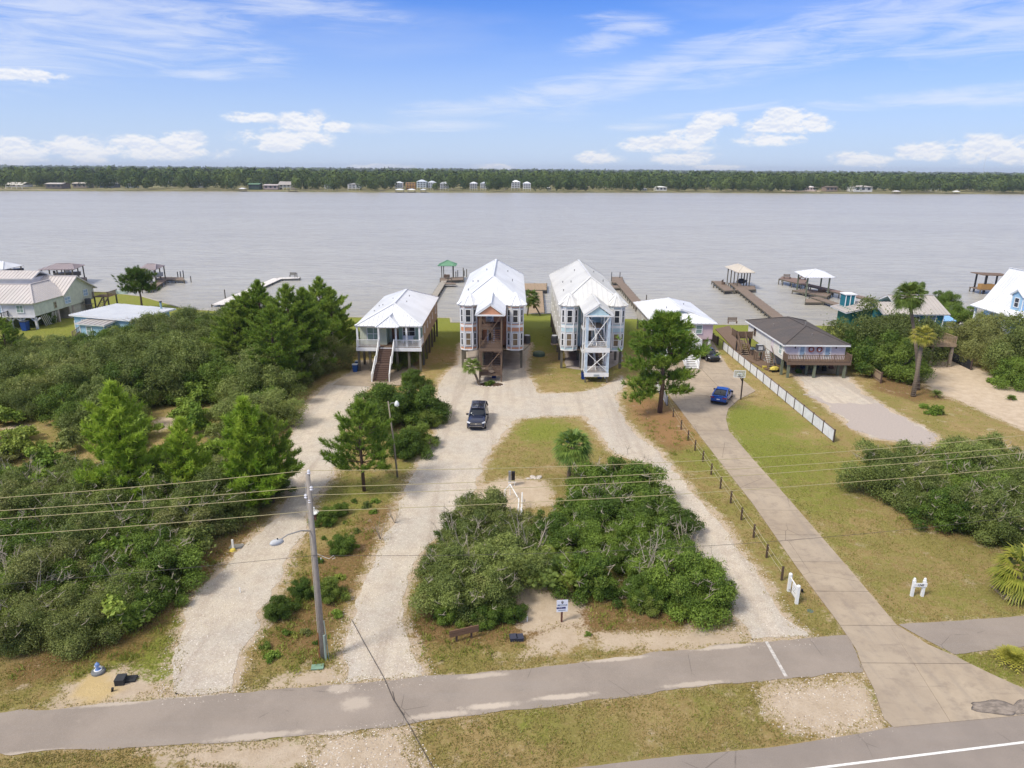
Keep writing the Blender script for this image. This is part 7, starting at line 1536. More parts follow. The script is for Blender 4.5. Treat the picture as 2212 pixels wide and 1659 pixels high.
def suv(label, loc, rz, paintm):
    t = car('suv', label, loc, rz, 5.0, 1.94, 1.76, paintm, suv_st, suv_gh, .38, True, roofglass=True)
    for s_ in (-1, 1):
        MB().add([(s_*.62, -2.49, .80), (s_*.93, -2.33, .84), (s_*.92, -2.28, .97), (s_*.58, -2.46, .90), (s_*.62, -2.40, .80), (s_*.9, -2.25, .84), (s_*.89, -2.2, .97), (s_*.58, -2.38, .90)], [(0, 1, 2, 3), (7, 6, 5, 4), (0, 4, 5, 1), (1, 5, 6, 2), (2, 6, 7, 3), (3, 7, 4, 0)]).build('headlight', LENS, t)
        MB().box(s_*.55-.28, s_*.55+.28, 2.40, 2.49, .92, 1.04).build('tail_light', REDL, t)
    MB().box(-.58, .58, -2.52, -2.44, .66, .90).build('grille', BLK, t)
    for z in (.70, .78, .86): MB().box(-.58, .58, -2.535, -2.521, z-.008, z+.014).build('grille_bar', CHROME, t)
    MB().lathe([(.075, 0), (.075, .02)], 16).build('badge', CHROME, t).location = (0, 0, 0); b = t; bb = [c for c in bpy.data.objects if c.parent == t and c.name.startswith('badge')][-1]; bb.rotation_euler = (R(90), 0, 0); bb.location = (0, -2.53, .80)
    MB().box(-.62, .62, -2.54, -2.44, .36, .50).build('lower_intake', BLK, t)
    m_ = MB().bar((-.55, -2.55, .54), (.55, -2.55, .54), .03, .03); m_.bar((-.55, -2.55, .54), (-.8, -2.52, .38), .03, .03).bar((.55, -2.55, .54), (.8, -2.52, .38), .03, .03); m_.build('bumper_trim', CHROME, t)
    MB().box(-.95, .95, -1.9, 1.9, .16, .30).build('underbody', BLK, t)
    return t
x, y = G(1030, 932); suv('dark navy suv with roof rails parked nose to the camera on the gravel', (x, y+2.55, 0), R(-2), NAVY)
sed_st = [(-.5, .74, .36, .56, .68), (-.485, .88, .22, .62, .74), (-.43, .96, .19, .70, .82), (-.31, .99, .18, .78, .90), (-.17, 1., .18, .84, .95), (.1, 1., .18, .88, .92), (.34, .99, .18, .92, 1.0), (.44, .95, .24, .92, 1.05), (.49, .88, .32, .86, 1.0)]
sed_gh = [(-.20, .88, .80, .92, .95), (-.05, .90, .70, .90, 1.36), (.03, .90, .70, .90, 1.425), (.14, .90, .70, .90, 1.42), (.27, .88, .66, .94, 1.30), (.40, .82, .70, 1.0, 1.06)]
def sedan(name, label, loc, rz, paintm, plate=False):
    t = car(name, label, loc, rz, 4.55, 1.86, 1.43, paintm, sed_st, sed_gh, .335)
    for s_ in (-1, 1):
        MB().add([(s_*.45, -2.25, .62), (s_*.88, -2.08, .66), (s_*.87, -2.0, .74), (s_*.5, -2.2, .70), (s_*.45, -2.1, .62), (s_*.84, -2.0, .66), (s_*.84, -1.95, .74), (s_*.5, -2.1, .70)], [(0, 1, 2, 3), (7, 6, 5, 4), (0, 4, 5, 1), (1, 5, 6, 2), (2, 6, 7, 3), (3, 7, 4, 0)]).build('headlight', LENS, t)
        MB().box(s_*.66-.22, s_*.66+.22, 2.10, 2.235, .80, .90).build('tail_light', REDL if plate else REDL, t)
    MB().box(-.55, .55, -2.29, -2.2, .30, .44).build('lower_intake', BLK, t); MB().box(-.7, .7, 2.12, 2.26, .28, .42).build('rear_diffuser', BLK, t)
    MB().box(-.9, .9, -1.75, 1.75, .12, .24).build('underbody', BLK, t)
    if plate: MB().box(-.17, .17, 2.235, 2.26, .62, .74).build('number_plate', WHITE, t); MB().box(-.62, .62, 1.98, 2.2, 1.03, 1.06).build('spoiler', paintm, t); MB().bar((0, 1.2, 1.35), (0, 1.32, 1.42), .04, .05).build('aerial', BLK, t)
    return t
d = Vector((math.sin(R(27)), math.cos(R(27)))); x, y = G(1550, 876); sedan('sedan', 'bright blue sedan seen from behind on the concrete driveway', (x+d.x*2.25, y+d.y*2.25, .045), R(180-27), BLUEP, True)
x, y = G(1532, 785); sedan('sedan', 'glossy black sedan parked by the white stair of the pink house', (27.35, 93.75, .045), R(8), BLACKP)
x, y = G(1437, 788); suv('white suv half hidden behind the tall pine', (x-.2, y+2.6, .045), R(-8), WHP)

# ================================================================== poles, wires, lamps
def wires_at(s): return (-9.95+.9896*s, 31.1+.1437*s)
def upole(s, label, full=True):
    x, y = wires_at(s); t = thing('utility_pole', label, 'utility pole', (x, y, 0))
    MB().tube([(0, 0, -.3), (0, 0, 5), (0, 0, 10.75)], [.165, .14, .11], 12).build('pole_shaft', wood('pole_wood', (158,150,140), .3, 3, 2), t, smooth=True)
    INS = M('insulator', (216,216,220), .4)
    for z, dx in ((10.9, .12), (10.03, .22), (9.6, -.28), (9.35, .0)):
        MB().lathe([(.045, -.14), (.09, -.08), (.05, -.02), (.09, .04), (.04, .10)], 10).build('insulator', INS, t).location = (dx*.6, -.05, z-.02)
        if dx: MB().bar((0, 0, z-.15), (dx*.6, -.05, z-.12), .05).build('insulator_bracket', M('bracket_grey', (170,168,164), .5, .4), t)
    if full:
        lz = 7.75; lx, ly = G(604, 1172, lz); lx -= x; ly -= y; a = (0, 0, 7.62)
        MB().tube([a, (lx*.35, ly*.35, 7.9), (lx*.75, ly*.75, 7.98), (lx, ly, lz+.12)], [.04, .035, .03, .03], 7).build('lamp_arm', M('galvanised', (176,174,170), .45, .5), t)
        h_ = thing('x', None, None); bpy.data.objects.remove(h_)
        o = MB().lathe([(.02, .16), (.16, .12), (.20, 0), (.15, -.08), (.02, -.12)], 14).build('lamp_head', M('lamp_head_grey', (206,208,208), .4), t, smooth=True); o.location = (lx*1.08, ly*1.08, lz+.05); o.scale = (1.9, 1., 1.); o.rotation_euler = (0, R(-8), math.atan2(ly, lx))
        MB().lathe([(.03, 0), (.03, .08)], 8).build('photocell', DARKM, t).location = (lx*1.05, ly*1.05, lz+.2)
        MB().tube([(.16, -.12, -.05), (.16, -.12, 1.55)], [.065, .06], 10).build('cable_guard', M('guard_green', (150,164,152), .6), t)
        MB().tube([(.30, -.06, -.05), (.2, -.06, 2.4)], [.028, .028], 7).build('conduit', M('guard_green', (150,164,152), .6), t)
        MB().tube([(-.17, -.12, 0), (-.16, -.12, 1.7)], [.014, .014], 5).build('red_cable', M('cable_red', (160,70,46), .7), t)
        MB().tube([(-.20, .0, .2), (-.15, 0, 10.2)], [.018, .018], 5).build('ground_wire', M('wire_pale', (206,200,190), .6), t)
        MB().tube([(.15, -.05, 6.35), (.5, -.1, 6.2), (.75, -.1, 6.1), (.98, -.1, 6.3), (1.05, -.1, 6.15), (.9, -.1, 6.08)], .014, 5).build('cable_loop', M('wire_pale', (206,200,190), .6), t)
    return t
upole(0, 'tall wooden utility pole with a street lamp arm beside the footpath')
upole(-47, 'wooden utility pole beyond the left edge carrying the same wires', False); upole(46, 'wooden utility pole beyond the right edge carrying the same wires', False)
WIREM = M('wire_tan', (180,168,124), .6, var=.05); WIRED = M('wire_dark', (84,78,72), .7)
WR = [('topmost power wire running along the footpath', 10.95, .1, .75, .015, WIREM, 10.95, 11.15), ('second power wire from the top along the footpath', 10.05, .14, .5, .015, WIREM, 10.2, 10.35), ('third power wire from the top along the footpath', 9.62, -.16, .5, .015, WIREM, 9.8, 9.95), ('fourth power wire from the top along the footpath', 8.75, .05, .45, .015, WIREM, 8.8, 9.0)]
for lab, z0_, off, sag, r_, mt, zl, zr_ in WR:
    t = None; m_ = MB()
    for (sa, sb, za, zb) in ((-47, 0, zl+.1, z0_), (0, 46, z0_, zr_+.15)):
        pts = []
        for i in range(25): f = i/24; s_ = sa+(sb-sa)*f; x, y = wires_at(s_); pts.append((x+off*.3, y-.05, za+(zb-za)*f-sag*4*f*(1-f)))
        m_.tube(pts, r_, 5)
    tag(m_.build('power_line', mt), lab, 'power line', 'power lines along the footpath')
m_ = MB()
for (sa, sb, za, zb, sg) in ((-47, 0, 6.2, 6.32, .45), (0, 46, 6.32, 6.2, 1.0)):
    m_.tube([(wires_at(sa+(sb-sa)*i/24)[0], wires_at(sa+(sb-sa)*i/24)[1]-.15, za+(zb-za)*i/24-sg*4*(i/24)*(1-i/24)) for i in range(25)], .010, 5)
tag(m_.build('telephone_line', WIRED), 'thin dark telephone line, lowest of the lines along the footpath', 'telephone line', 'power lines along the footpath')
pts = [G(760, 1340, .02), G(790, 1395, .02), G(830, 1466, .02), G(850, 1512, .03), G(880, 1560, .03), G(905, 1606, .03), G(938, 1664, .03)]; tag(MB().tube([(x, y, .045) for x, y in pts], .015, 5).tube([(x+.12*math.sin(i), y, .045) for i, (x, y) in enumerate([G(848,1495), G(848,1515), G(860,1535), G(872,1545)])], .012, 5).build('cable', WIRED), 'thin dark line running across the footpath and the sand', 'cable')  # thin dark tube laid over the footpath and the sand
x, y = G(859, 1031); t = thing('lamp_pole', 'slim leaning lamp pole with a white globe lamp between the gravel lanes', 'lamp pole', (x, y, 0)); MB().tube([(0, 0, -.2), (-.2, 0, 3.3), (-.5, 0, 6.8)], [.085, .07, .055], 10).build('pole_shaft', wood('slim_pole_wood', (150,140,124), .3, 3, 2), t, smooth=True)
MB().tube([(-.48, 0, 6.35), (-.25, 0, 6.65), (.15, 0, 6.68)], .025, 6).build('lamp_arm', M('galvanised', (176,174,170)), t); MB().lathe([(.04, .30), (.12, .22), (.20, .05), (.19, -.12), (.03, -.22)], 14).build('lamp_globe', M('globe_white', (232,234,230), .3), t, smooth=True).location = (.2, 0, 6.55)

# ================================================================== fences
def fence_line(a, b, n): a, b = Vector((*a, 0)), Vector((*b, 0)); return [a+(b-a)*i/n for i in range(n+1)]
t = thing('panel_fence', 'long low fence of white panels between dark posts by the concrete drive', 'fence'); A0 = Vector((*G(1800, 955), 0)); B0 = Vector((A0.x+.55, 101.5, 0)); FW = M('fence_white', (228,230,230), .6, var=.08, streak=.15)
B0.x = 30.9; d = (B0-A0); L = d.length; d.normalize(); npan = 16; Lp = L/npan
for i in range(npan+1):
    c = A0+d*(i*Lp); MB().box(c.x-.06, c.x+.06, c.y-.06, c.y+.06, -.1, 1.33).build('fence_post', wood('post_dark', (92,80,72), .25, 2, 2), t)
    if i < npan:
        for j in range(2):
            p0 = c+d*(.08+j*(Lp-.1)/2); p1 = c+d*(.08+(j+1)*(Lp-.1)/2-.05)
            if i < 15: MB().add([(p0.x-.02, p0.y, .08), (p1.x-.02, p1.y, .08), (p1.x-.02, p1.y, 1.2), (p0.x-.02, p0.y, 1.2), (p0.x+.02, p0.y, .08), (p1.x+.02, p1.y, .08), (p1.x+.02, p1.y, 1.2), (p0.x+.02, p0.y, 1.2)], [(0, 1, 2, 3), (7, 6, 5, 4), (0, 4, 5, 1), (1, 5, 6, 2), (2, 6, 7, 3), (3, 7, 4, 0)]).build('fence_panel', FW, t)
MB().bar(A0+Vector((0, 0, 1.24)), B0+Vector((0, 0, 1.24)), .09, .05).build('top_rail', wood('rail_brown', (128,108,96), .25), t)
t = thing('wooden_fence', 'unpainted picket fence running on from the white panels to the bay', 'fence'); A1 = B0+Vector((0, .4, 0)); B1 = Vector((30.6, 114, 0)); d = (B1-A1).normalized(); L = (B1-A1).length
for i in range(7): c = A1+d*L*i/6; MB().box(c.x-.06, c.x+.06, c.y-.06, c.y+.06, -.1, 1.35).build('fence_post', wood('post_dark', (92,80,72)), t)
for z in (.3, 1.1): MB().bar(A1+Vector((0, 0, z)), B1+Vector((0, 0, z)), .04, .09).build('rail', WGREY, t)
n = int(L/.28)
for i in range(n): c = A1+d*(L*(i+.5)/n); MB().box(c.x-.075, c.x-.045, c.y-.1, c.y+.1, .05, 1.22).build('picket', wood('picket_grey', (150,134,120), .25, 2, 2), t)
t = thing('board_fence', 'dark brown board fence at the right of the dark roofed house', 'fence'); A2 = Vector((*G(1831, 778), 0)); B2 = Vector((*G(1902, 828), 0)); d = (B2-A2).normalized(); L = (B2-A2).length; n_ = Vector((-d.y, d.x, 0))
for i in range(5): c = A2+d*L*i/4; MB().box(c.x-.07, c.x+.07, c.y-.07, c.y+.07, -.1, 1.45).build('fence_post', WDARK, t)
n = int(L/.22)
for i in range(n): c = A2+d*(L*(i+.5)/n); MB().bar(c+Vector((0, 0, .05))+n_*.06, c+Vector((0, 0, 1.3))+n_*.06, .19, .025, up=n_).build('board', WBROWN if i < n*.75 else WTAN, t)
for z in (.3, 1.15): MB().bar(A2+Vector((0, 0, z)), B2+Vector((0, 0, z)), .04, .09).build('rail', WBROWN, t)
t = thing('wire_fence', 'wire fence on short weathered posts along the left side of the concrete driveway', 'fence'); pw_ = [G(1719-11.2, 1254)]
PO = [(1441,876), (1454,900.5), (1471,928), (1486,951), (1501,973), (1518,997), (1536,1025), (1556,1055), (1578,1086.5), (1601,1123), (1627.5,1160.5), (1655.5,1205), (1688,1254)]
FP = [G(*p_) for p_ in PO]
for (x, y) in FP: MB().box(x-.06, x+.06, y-.06, y+.06, -.15, 1.02).build('fence_post', wood('fence_post_wood', (96,80,66), .3, 2, 2), t)
for z in (.55, .95):
    m_ = MB()
    for (x0_, y0_), (x1_, y1_) in zip(FP, FP[1:]): m_.tube([(x0_, y0_, z), ((x0_+x1_)/2, (y0_+y1_)/2, z-.04), (x1_, y1_, z)], .014, 4)
    m_.build('wire', M('fence_wire', (196,184,150), .6), t)
t = thing('board_fence', 'short white board fence behind the trunk of the tall pine', 'fence'); A3 = Vector((*G(1386, 790), 0)); B3 = Vector((*G(1441, 877), 0)); d = (B3-A3).normalized(); L = (B3-A3).length; n = int(L/.75)
for i in range(n):
    p0, p1 = A3+d*(L*i/n+.03), A3+d*(L*(i+1)/n-.03)
    if 4 < i < 8: continue
    MB().bar(p0+Vector((0, 0, .62)), p1+Vector((0, 0, .62)), .04, 1.1).build('board', FW, t)
    MB().box(p0.x-.05, p0.x+.05, p0.y-.05, p0.y+.05, -.1, 1.22).build('fence_post', WDARK, t)
for i in (5, 6, 7, 8): c = A3+d*(L*i/n); MB().box(c.x-.05, c.x+.05, c.y-.05, c.y+.05, -.1, 1.2).build('fence_post', WDARK, t)
t = thing('net_screen', 'black netting sagging under the oaks beside the pale blue house', 'screen'); a, b = G(2025, 765), G(2098, 800)
MB().add([(a[0], a[1], 0), ((a[0]+b[0])/2, (a[1]+b[1])/2, 0), (b[0], b[1], 0), (a[0], a[1]+.1, 1.4), ((a[0]+b[0])/2+.2, (a[1]+b[1])/2, 1.1), (b[0], b[1], 1.2)], [(0, 1, 4, 3), (1, 2, 5, 4), (3, 4, 1, 0), (4, 5, 2, 1)]).build('net', M('net_black', (40,42,48), .9), t)
for q in (a, b): MB().box(q[0]-.05, q[0]+.05, q[1]+.12, q[1]+.22, 0, 1.5).build('post', WDARK, t)

# ================================================================== signs
def post_finial(m_, x, y, h_): m_.box(x-.085, x+.085, y-.085, y+.085, 0, h_); return m_
x, y = G(1980, 1288); t = thing('number_sign', 'white two post sign reading 1240 on the grass right of the driveway', 'sign', (x, y, 0)); PV = M('white_vinyl', (238,238,234), .45, var=.04)
for s_ in (-1, 1): MB().box(s_*.32-.075, s_*.32+.075, -.075, .075, 0, 1.08).build('post', PV, t); MB().lathe([(.10, 1.08), (.11, 1.12), (.05, 1.15), (.085, 1.22), (.06, 1.28), (.01, 1.31)], 10, (s_*.32, 0, 0)).build('finial', PV, t)
MB().box(-.38, .44, -.115, -.077, .72, .99).build('board', PV, t); text('1240', .2, 'number', M('number_black', (30,30,32), .6), t, (.02, -.120, .855), (R(90), 0, 0), shear=.25)
p0, p1 = G(1703, 1277), G(1720, 1304); a = Vector((*p0, 0)); b = Vector((*p1, 0)); d = (b-a).normalized(); L = (b-a).length; t = thing('yard_sign', 'white framed yard sign seen at an angle left of the driveway', 'sign', (a.x, a.y, 0), math.atan2(d.y, d.x))
for x_ in (0, L): MB().box(x_-.085, x_+.085, -.085, .085, 0, 1.15).build('post', PV, t); MB().lathe([(.10, 1.15), (.12, 1.2), (.09, 1.27), (.01, 1.31)], 10, (x_, 0, 0)).build('finial', PV, t)
MB().box(.09, L-.09, -.03, .03, .98, 1.04).build('top_rail', PV, t); MB().box(.09, L-.09, -.03, .03, .18, .22).build('bottom_rail', M('rail_shadow', (150,142,128), .7), t)  # bottom rail in a darker grey brown than the posts
MB().box(L*.38, L*.92, -.025, .0, .25, .97).build('board', PV, t); 
for i, w_ in enumerate((.42, .3, .36)): MB().box(L*.45, L*.45+L*w_, -.032, -.026, .80-i*.16, .85-i*.16).build('faded_print', M('print_grey', (186,190,194), .7), t)
x, y = G(1213, 1343); t = thing('realtor_sign', 'small blue and white sign on a brown post in front of the middle thicket', 'sign', (x, y, 0), R(6)); MB().box(-.05, .05, -.05, .05, 0, 1.5).build('post', wood('post_redbrown', (110,74,62), .2, 2, 2), t)
MB().box(-.33, .33, -.08, -.055, .72, 1.50).build('board', M('sign_white', (222,226,236), .5, var=.04), t); nv = M('print_navy', (44,50,112), .6); bkk = M('print_black', (34,38,48), .6); sb_ = M('print_steel', (112,128,156), .6)
m_ = MB().lathe([(.075, 0), (.075, .01)], 18); o = m_.build('logo', bkk, t); o.rotation_euler = (R(90), 0, 0); o.scale = (.85, 1.25, 1); o.location = (0, -.081, 1.36)
MB().add([(-.03, -.093, 1.37), (.03, -.093, 1.37), (.022, -.093, 1.41), (-.022, -.093, 1.41), (-.03, -.0925, 1.37), (.03, -.0925, 1.37), (.022, -.0925, 1.41), (-.022, -.0925, 1.41)], [(0, 1, 2, 3), (7, 6, 5, 4)]).build('logo_mark', WHITE, t)
MB().box(-.28, .28, -.086, -.081, 1.12, 1.22).build('print_band', sb_, t); MB().box(-.15, .24, -.089, -.0865, 1.155, 1.185).build('print_line', WHITE, t)
MB().box(-.33, .20, -.086, -.081, .93, 1.04).build('print_band', nv, t)
for a_, b_ in ((-.2, -.12), (-.09, -.02)): MB().box(a_, b_, -.089, -.0865, .99, 1.01).build('print_line', WHITE, t)
MB().box(.1, .16, -.089, -.0865, .95, 1.03).build('print_block', M('navy_deep', (20,22,84), .6), t); MB().box(-.22, .2, -.086, -.081, .81, .85).build('print_line', sb_, t)
a, b = G(972, 1379), G(1034, 1364); a, b = G(971, 1372, .55), G(1034, 1358, .55); t = thing('board_sign', 'blank brown wooden board on a short post at the edge of the middle thicket', 'sign', (a[0], a[1], 0), math.atan2(b[1]-a[1], b[0]-a[0])); L = math.dist(a, b)
MB().box(0, L, -.03, .03, .40, .60).build('board', wood('sign_board', (126,98,78), .25), t); MB().box(0, L, -.033, .033, .61, .80).build('board', wood('sign_board', (126,98,78)), t)
for x_ in (L*.25, L*.76): MB().box(x_-.05, x_+.05, .035, .12, -.05, .78).build('post', WDARK, t)

# ================================================================== basketball hoop
x, y = G(1600, 863); t = thing('basketball_hoop', 'basketball hoop on a dark pole at the edge of the concrete apron', 'basketball hoop', (x, y, 0))
MB().tube([(0, 0, 0), (-.02, 0, 2.7)], .085, 8).build('pole', M('pole_dark', (70,58,52), .7), t); MB().bar((0, 0, 2.1), (-.55, -.25, 3.0), .09).build('arm', M('pole_dark', (70,58,52)), t); MB().bar((-.02, 0, 2.65), (-.5, -.2, 3.25), .06).build('arm', M('pole_dark', (70,58,52)), t)
m_ = MB(); th = R(-8)
for a_, b_ in (((-.62, 2.85), (.62, 2.85)), ((-.62, 3.65), (.62, 3.65)), ((-.62, 2.85), (-.62, 3.65)), ((.62, 2.85), (.62, 3.65)), ((-.25, 3.0), (.25, 3.0)), ((-.25, 3.3), (.25, 3.3)), ((-.25, 3.0), (-.25, 3.3)), ((.25, 3.0), (.25, 3.3))): m_.bar((a_[0], 0, a_[1]), (b_[0], 0, b_[1]), .06, .04)
o = m_.build('backboard_frame', PV, t); o.location = (-.55, -.35, -.1); o.rotation_euler = (0, 0, th)
gm2, k = mk('clear_board'); b_ = k.new('ShaderNodeBsdfPrincipled', {'Base Color': lin(190,200,200), 'Roughness': .1, 'Alpha': .35}); k.new('ShaderNodeOutputMaterial', {0: b_.outputs[0]})
o = MB().box(-.59, .59, -.008, .008, 2.88, 3.62).build('backboard', gm2, t); o.location = (-.55, -.35, -.1); o.rotation_euler = (0, 0, th)
MB().tube([(-.55+.23*math.cos(a)-.05, -.62+.23*math.sin(a), 2.92) for a in np.linspace(0, 2*math.pi, 17)], .014, 5, False).build('rim', M('rim_dark', (90,60,50), .6), t)
# ================================================================== bins, boxes and small things
def bin_(px, py, lab, col=(34,84,150), lid=(60,66,74), s_=1., z=0, rz=0):
    x, y = G(px, py, z); t = thing('wheeled_bin', lab, 'bin', (x, y, z), rz); bm_ = M('bin%d%d' % (col[0], col[2]), col, .5); s = s_
    MB().add([(-.24*s, -.27*s, .05), (.24*s, -.27*s, .05), (.24*s, .25*s, .05), (-.24*s, .25*s, .05), (-.31*s, -.34*s, .98*s), (.31*s, -.34*s, .98*s), (.31*s, .34*s, .98*s), (-.31*s, .34*s, .98*s)], [(0,3,2,1), (4,5,6,7), (0,1,5,4), (1,2,6,5), (2,3,7,6), (3,0,4,7)]).build('bin_body', bm_, t)
    MB().box(-.34*s, .34*s, -.38*s, .34*s, .985*s, 1.05*s).box(-.28*s, .28*s, .345*s, .42*s, .95*s, 1.0*s).build('lid', M('lid%d' % lid[0], lid, .5), t)
    for q in (-1, 1): MB().tube([(q*.2*s, .3*s, .1), (q*.28*s, .3*s, .1)], .1, 10).build('wheel', TYRE, t)
bin_(768, 803, 'blue bin with pale lid, nearer of the pair by the white stair house', lid=(190,198,204)); bin_(774, 796, 'blue bin behind its twin by the white stair house', lid=(196,204,208))
bin_(1067, 816, 'dark blue bin under the brown stair tower of the orange house', (30,56,120)); bin_(1295, 817, 'blue bin under the white stair tower of the light blue house', (24,64,140)); bin_(1260, 819, 'blue bin tucked left of the white stair tower', (24,64,140))
bin_(56, 714, 'large blue bin under the arches of the cream house', (30,70,140), s_=1.5); bin_(913, 906, 'dark teal bin on the grass verge by the middle lane', (20,52,70), (34,70,92))
bin_(1659, 778, 'dark blue bin under the left side of the dark roofed house', (40,60,110)); bin_(1664, 782, 'second dark blue bin beside the store room of the dark roofed house', (46,66,112))
x, y = G(1164, 768); t = thing('tank_lid', 'dark green round tank lid on the grass between the two tall houses', 'tank', (x, y, 0)); MB().lathe([(.85, 0), (.85, .42), (.75, .5)], 20).build('tank_ring', M('tank_green', (92,110,92), .8), t); MB().lathe([(.6, .5), (.58, .58), (.1, .62)], 16).build('lid', M('tank_lid', (116,128,108), .8), t)
# bed with stones under the orange house tower
x0, y0 = G(1060, 831); 
rs = random.Random(5)
def rock(x, y, s_, parent=None, name='stone', label=None, z=0, mat=None):
    bm_ = MB(); n = 7; pr = [(s_*.9*rs.uniform(.85, 1.1), -.02), (s_*1.0, s_*.25), (s_*.75*rs.uniform(.8, 1.1), s_*.55), (s_*.25, s_*.7)]
    bm_.lathe(pr, n); bm_.v = [(a*rs.uniform(.85, 1.15), b*rs.uniform(.85, 1.15), c) for a, b, c in bm_.v]; o = bm_.build(name, mat or M('stone_pale', (206,196,184), .9, var=.2, sc=8), parent); o.location = (x, y, z); o.rotation_euler = (0, 0, rs.uniform(0, 6)); o.scale = (1.3, .9, .8); return o
t = thing('planting_bed', 'ring of pale stones round the bed before the orange house stair', 'planting bed', (x0, y0, 0))
MB().prism([(1.55*math.cos(a), .75*math.sin(a)) for a in np.linspace(0, 2*math.pi, 18)[:-1]], -.02, .05).build('soil', M('soil', (86,66,50), .95, var=.3, sc=6), t)
for i in range(22): a = i/22*2*math.pi; rock(1.65*math.cos(a), .85*math.sin(a), rs.uniform(.1, .17), t)
x0, y0 = G(1150, 1032); t = thing('stone_pile', 'small pile of pale broken concrete on the grass island', 'rubble', (x0, y0, 0))
for i in range(11): rock(rs.gauss(0, .45), rs.gauss(0, .18), rs.uniform(.12, .24), t)
x0, y0 = G(2150, 1530, 0)
t = thing('sand_mound', 'low grey brown mound on the concrete at the lower right corner', 'mound', (x0, y0, .05)); n = 20; V = []; F_ = []
mg = MB().lathe([(1.0, 0), (.82, .10), (.5, .2), (.15, .26)], 22); mg.v = [(a*(1+.12*math.sin(b*5+a*3)), b*(1+.15*math.sin(a*4)), c) for a, b, c in mg.v]; o = mg.build('mound', M('mound_dirt', (146,134,122), .95, var=.25, sc=3), t, smooth=True); o.scale = (1.2, .5, .5)
o2 = inst('mound', o.data, t, (1.45, .05, -.01), (0, 0, .4), (.9, .4, .4))
# hydrant and meter boxes
x, y = G(213, 1452); t = thing('fire_hydrant', 'small blue and white hydrant on a round grey slab at the lower left', 'hydrant', (x, y, 0)); MB().lathe([(.34, .0), (.34, .10), (.30, .15)], 20).build('slab', M('slab_grey', (120,122,122), .8), t); hb = M('hydrant_blue', (120,150,200), .4)
MB().lathe([(.15, .15), (.15, .19), (.09, .20), (.09, .42), (.12, .44), (.10, .52), (.04, .58), (.02, .62)], 12).build('hydrant_body', hb, t); MB().lathe([(.19, .14), (.20, .18), (.12, .19)], 14).build('collar', WHITE, t); MB().bar((-.16, 0, .36), (.16, 0, .36), .07).build('nozzle', WHITE, t)
def mbox(px, py, lab, w_, d_, h_, lidopen=False, col=(44,46,48)):
    x, y = G(px, py); t = thing('meter_box', lab, 'utility box', (x, y, 0), R(8)); t.scale = (.85,)*3; MB().box(-w_, w_, -d_, d_, -.05, h_).build('box_body', M('box%d' % col[1], col, .7), t); 
    if lidopen: MB().box(-w_*.35, w_*.35, -d_*.4, d_*.4, h_, h_+.012).build('hatch', BLK, t)
    else: MB().box(-w_*1.04, w_*1.04, -d_*1.04, d_*1.04, h_, h_+.035).build('lid', M('boxlid%d' % col[1], tuple(int(c*1.25) for c in col), .6), t)
mbox(262, 1474, 'black box by the hydrant, taller left one of two', .26, .30, .34); mbox(284, 1468, 'low black box with a hatch beside the taller black box', .30, .26, .12, True)
mbox(1109, 1381, 'dark ribbed box, left one of a pair beside the middle thicket', .24, .26, .22, False, (52,54,66)); mbox(1123, 1381, 'dark ribbed box, right one of a pair beside the middle thicket', .22, .26, .22, False, (50,52,64))
mbox(686, 1442, 'flat green utility lid in the sand by the utility pole', .36, .22, .05, False, (104,128,110))
x, y = G(242, 1490+3); t = thing('pipe_stub', 'short black pipe stub in the dug sand by the footpath', 'pipe', (x, y, 0)); MB().tube([(0, 0, -.05), (.05, 0, .16)], .06, 8).build('pipe', BLK, t); MB().tube([(.05, 0, .165), (.055, 0, .18)], .065, 8).build('cap', DARKM, t)
x, y = G(504, 1187); t = thing('marker_post', 'white marker post with a yellow valve at its foot left of the gravel lane', 'marker post', (x, y, 0)); MB().box(-.06, .06, -.04, .04, 0, .75).build('post', PV, t); MB().lathe([(.22, .0), (.16, .12), (.06, .16)], 9, (.03, -.15, 0)).build('valve', M('valve_yellow', (206,184,80), .6), t); MB().box(-.4, .5, .1, .7, .0, .03).build('plate', M('plate_grey', (130,128,124), .8), t)
x, y = G(681, 1128); t = thing('brick_pillar', 'short red brick pillar with a white round cap between the lanes', 'pillar', (x, y, 0)); bk = M('brick_red', (146,100,86), .85, var=.25, sc=9)
for r_ in range(9):
    for j in range(4):
        a = j*math.pi/2+(r_ % 2)*.4; o = MB().box(-.15, .15, -.06, .06, 0, .075).build('brick', bk, t); o.location = (.17*math.cos(a), .17*math.sin(a), r_*.085); o.rotation_euler = (0, 0, a+math.pi/2)
MB().lathe([(.14, 0), (.14, .76)], 10).build('core', M('mortar', (170,160,150), .9), t); MB().lathe([(.36, .77), (.38, .82), (.28, .88), (.06, .92)], 16).build('cap', PV, t); MB().lathe([(.04, .92), (.04, 1.12), (.06, 1.2), (.02, 1.25)], 8).build('finial', PV, t)
for (px, py, lab) in [(519, 1290-10, 'small white stake in the grass left of the lane'), (694, 1215, 'white stake beside the pole on the verge'), (1139, 1342, 'thin white stake near the ribbed boxes')]:
    x, y = G(px, py); t = thing('stake', lab, 'stake', (x, y, 0)); MB().box(-.03, .03, -.02, .02, -.05, .32).build('stake_shaft', PV, t); MB().box(-.035, .035, -.025, .025, .325, .35).build('stake_tip', WHITE, t)
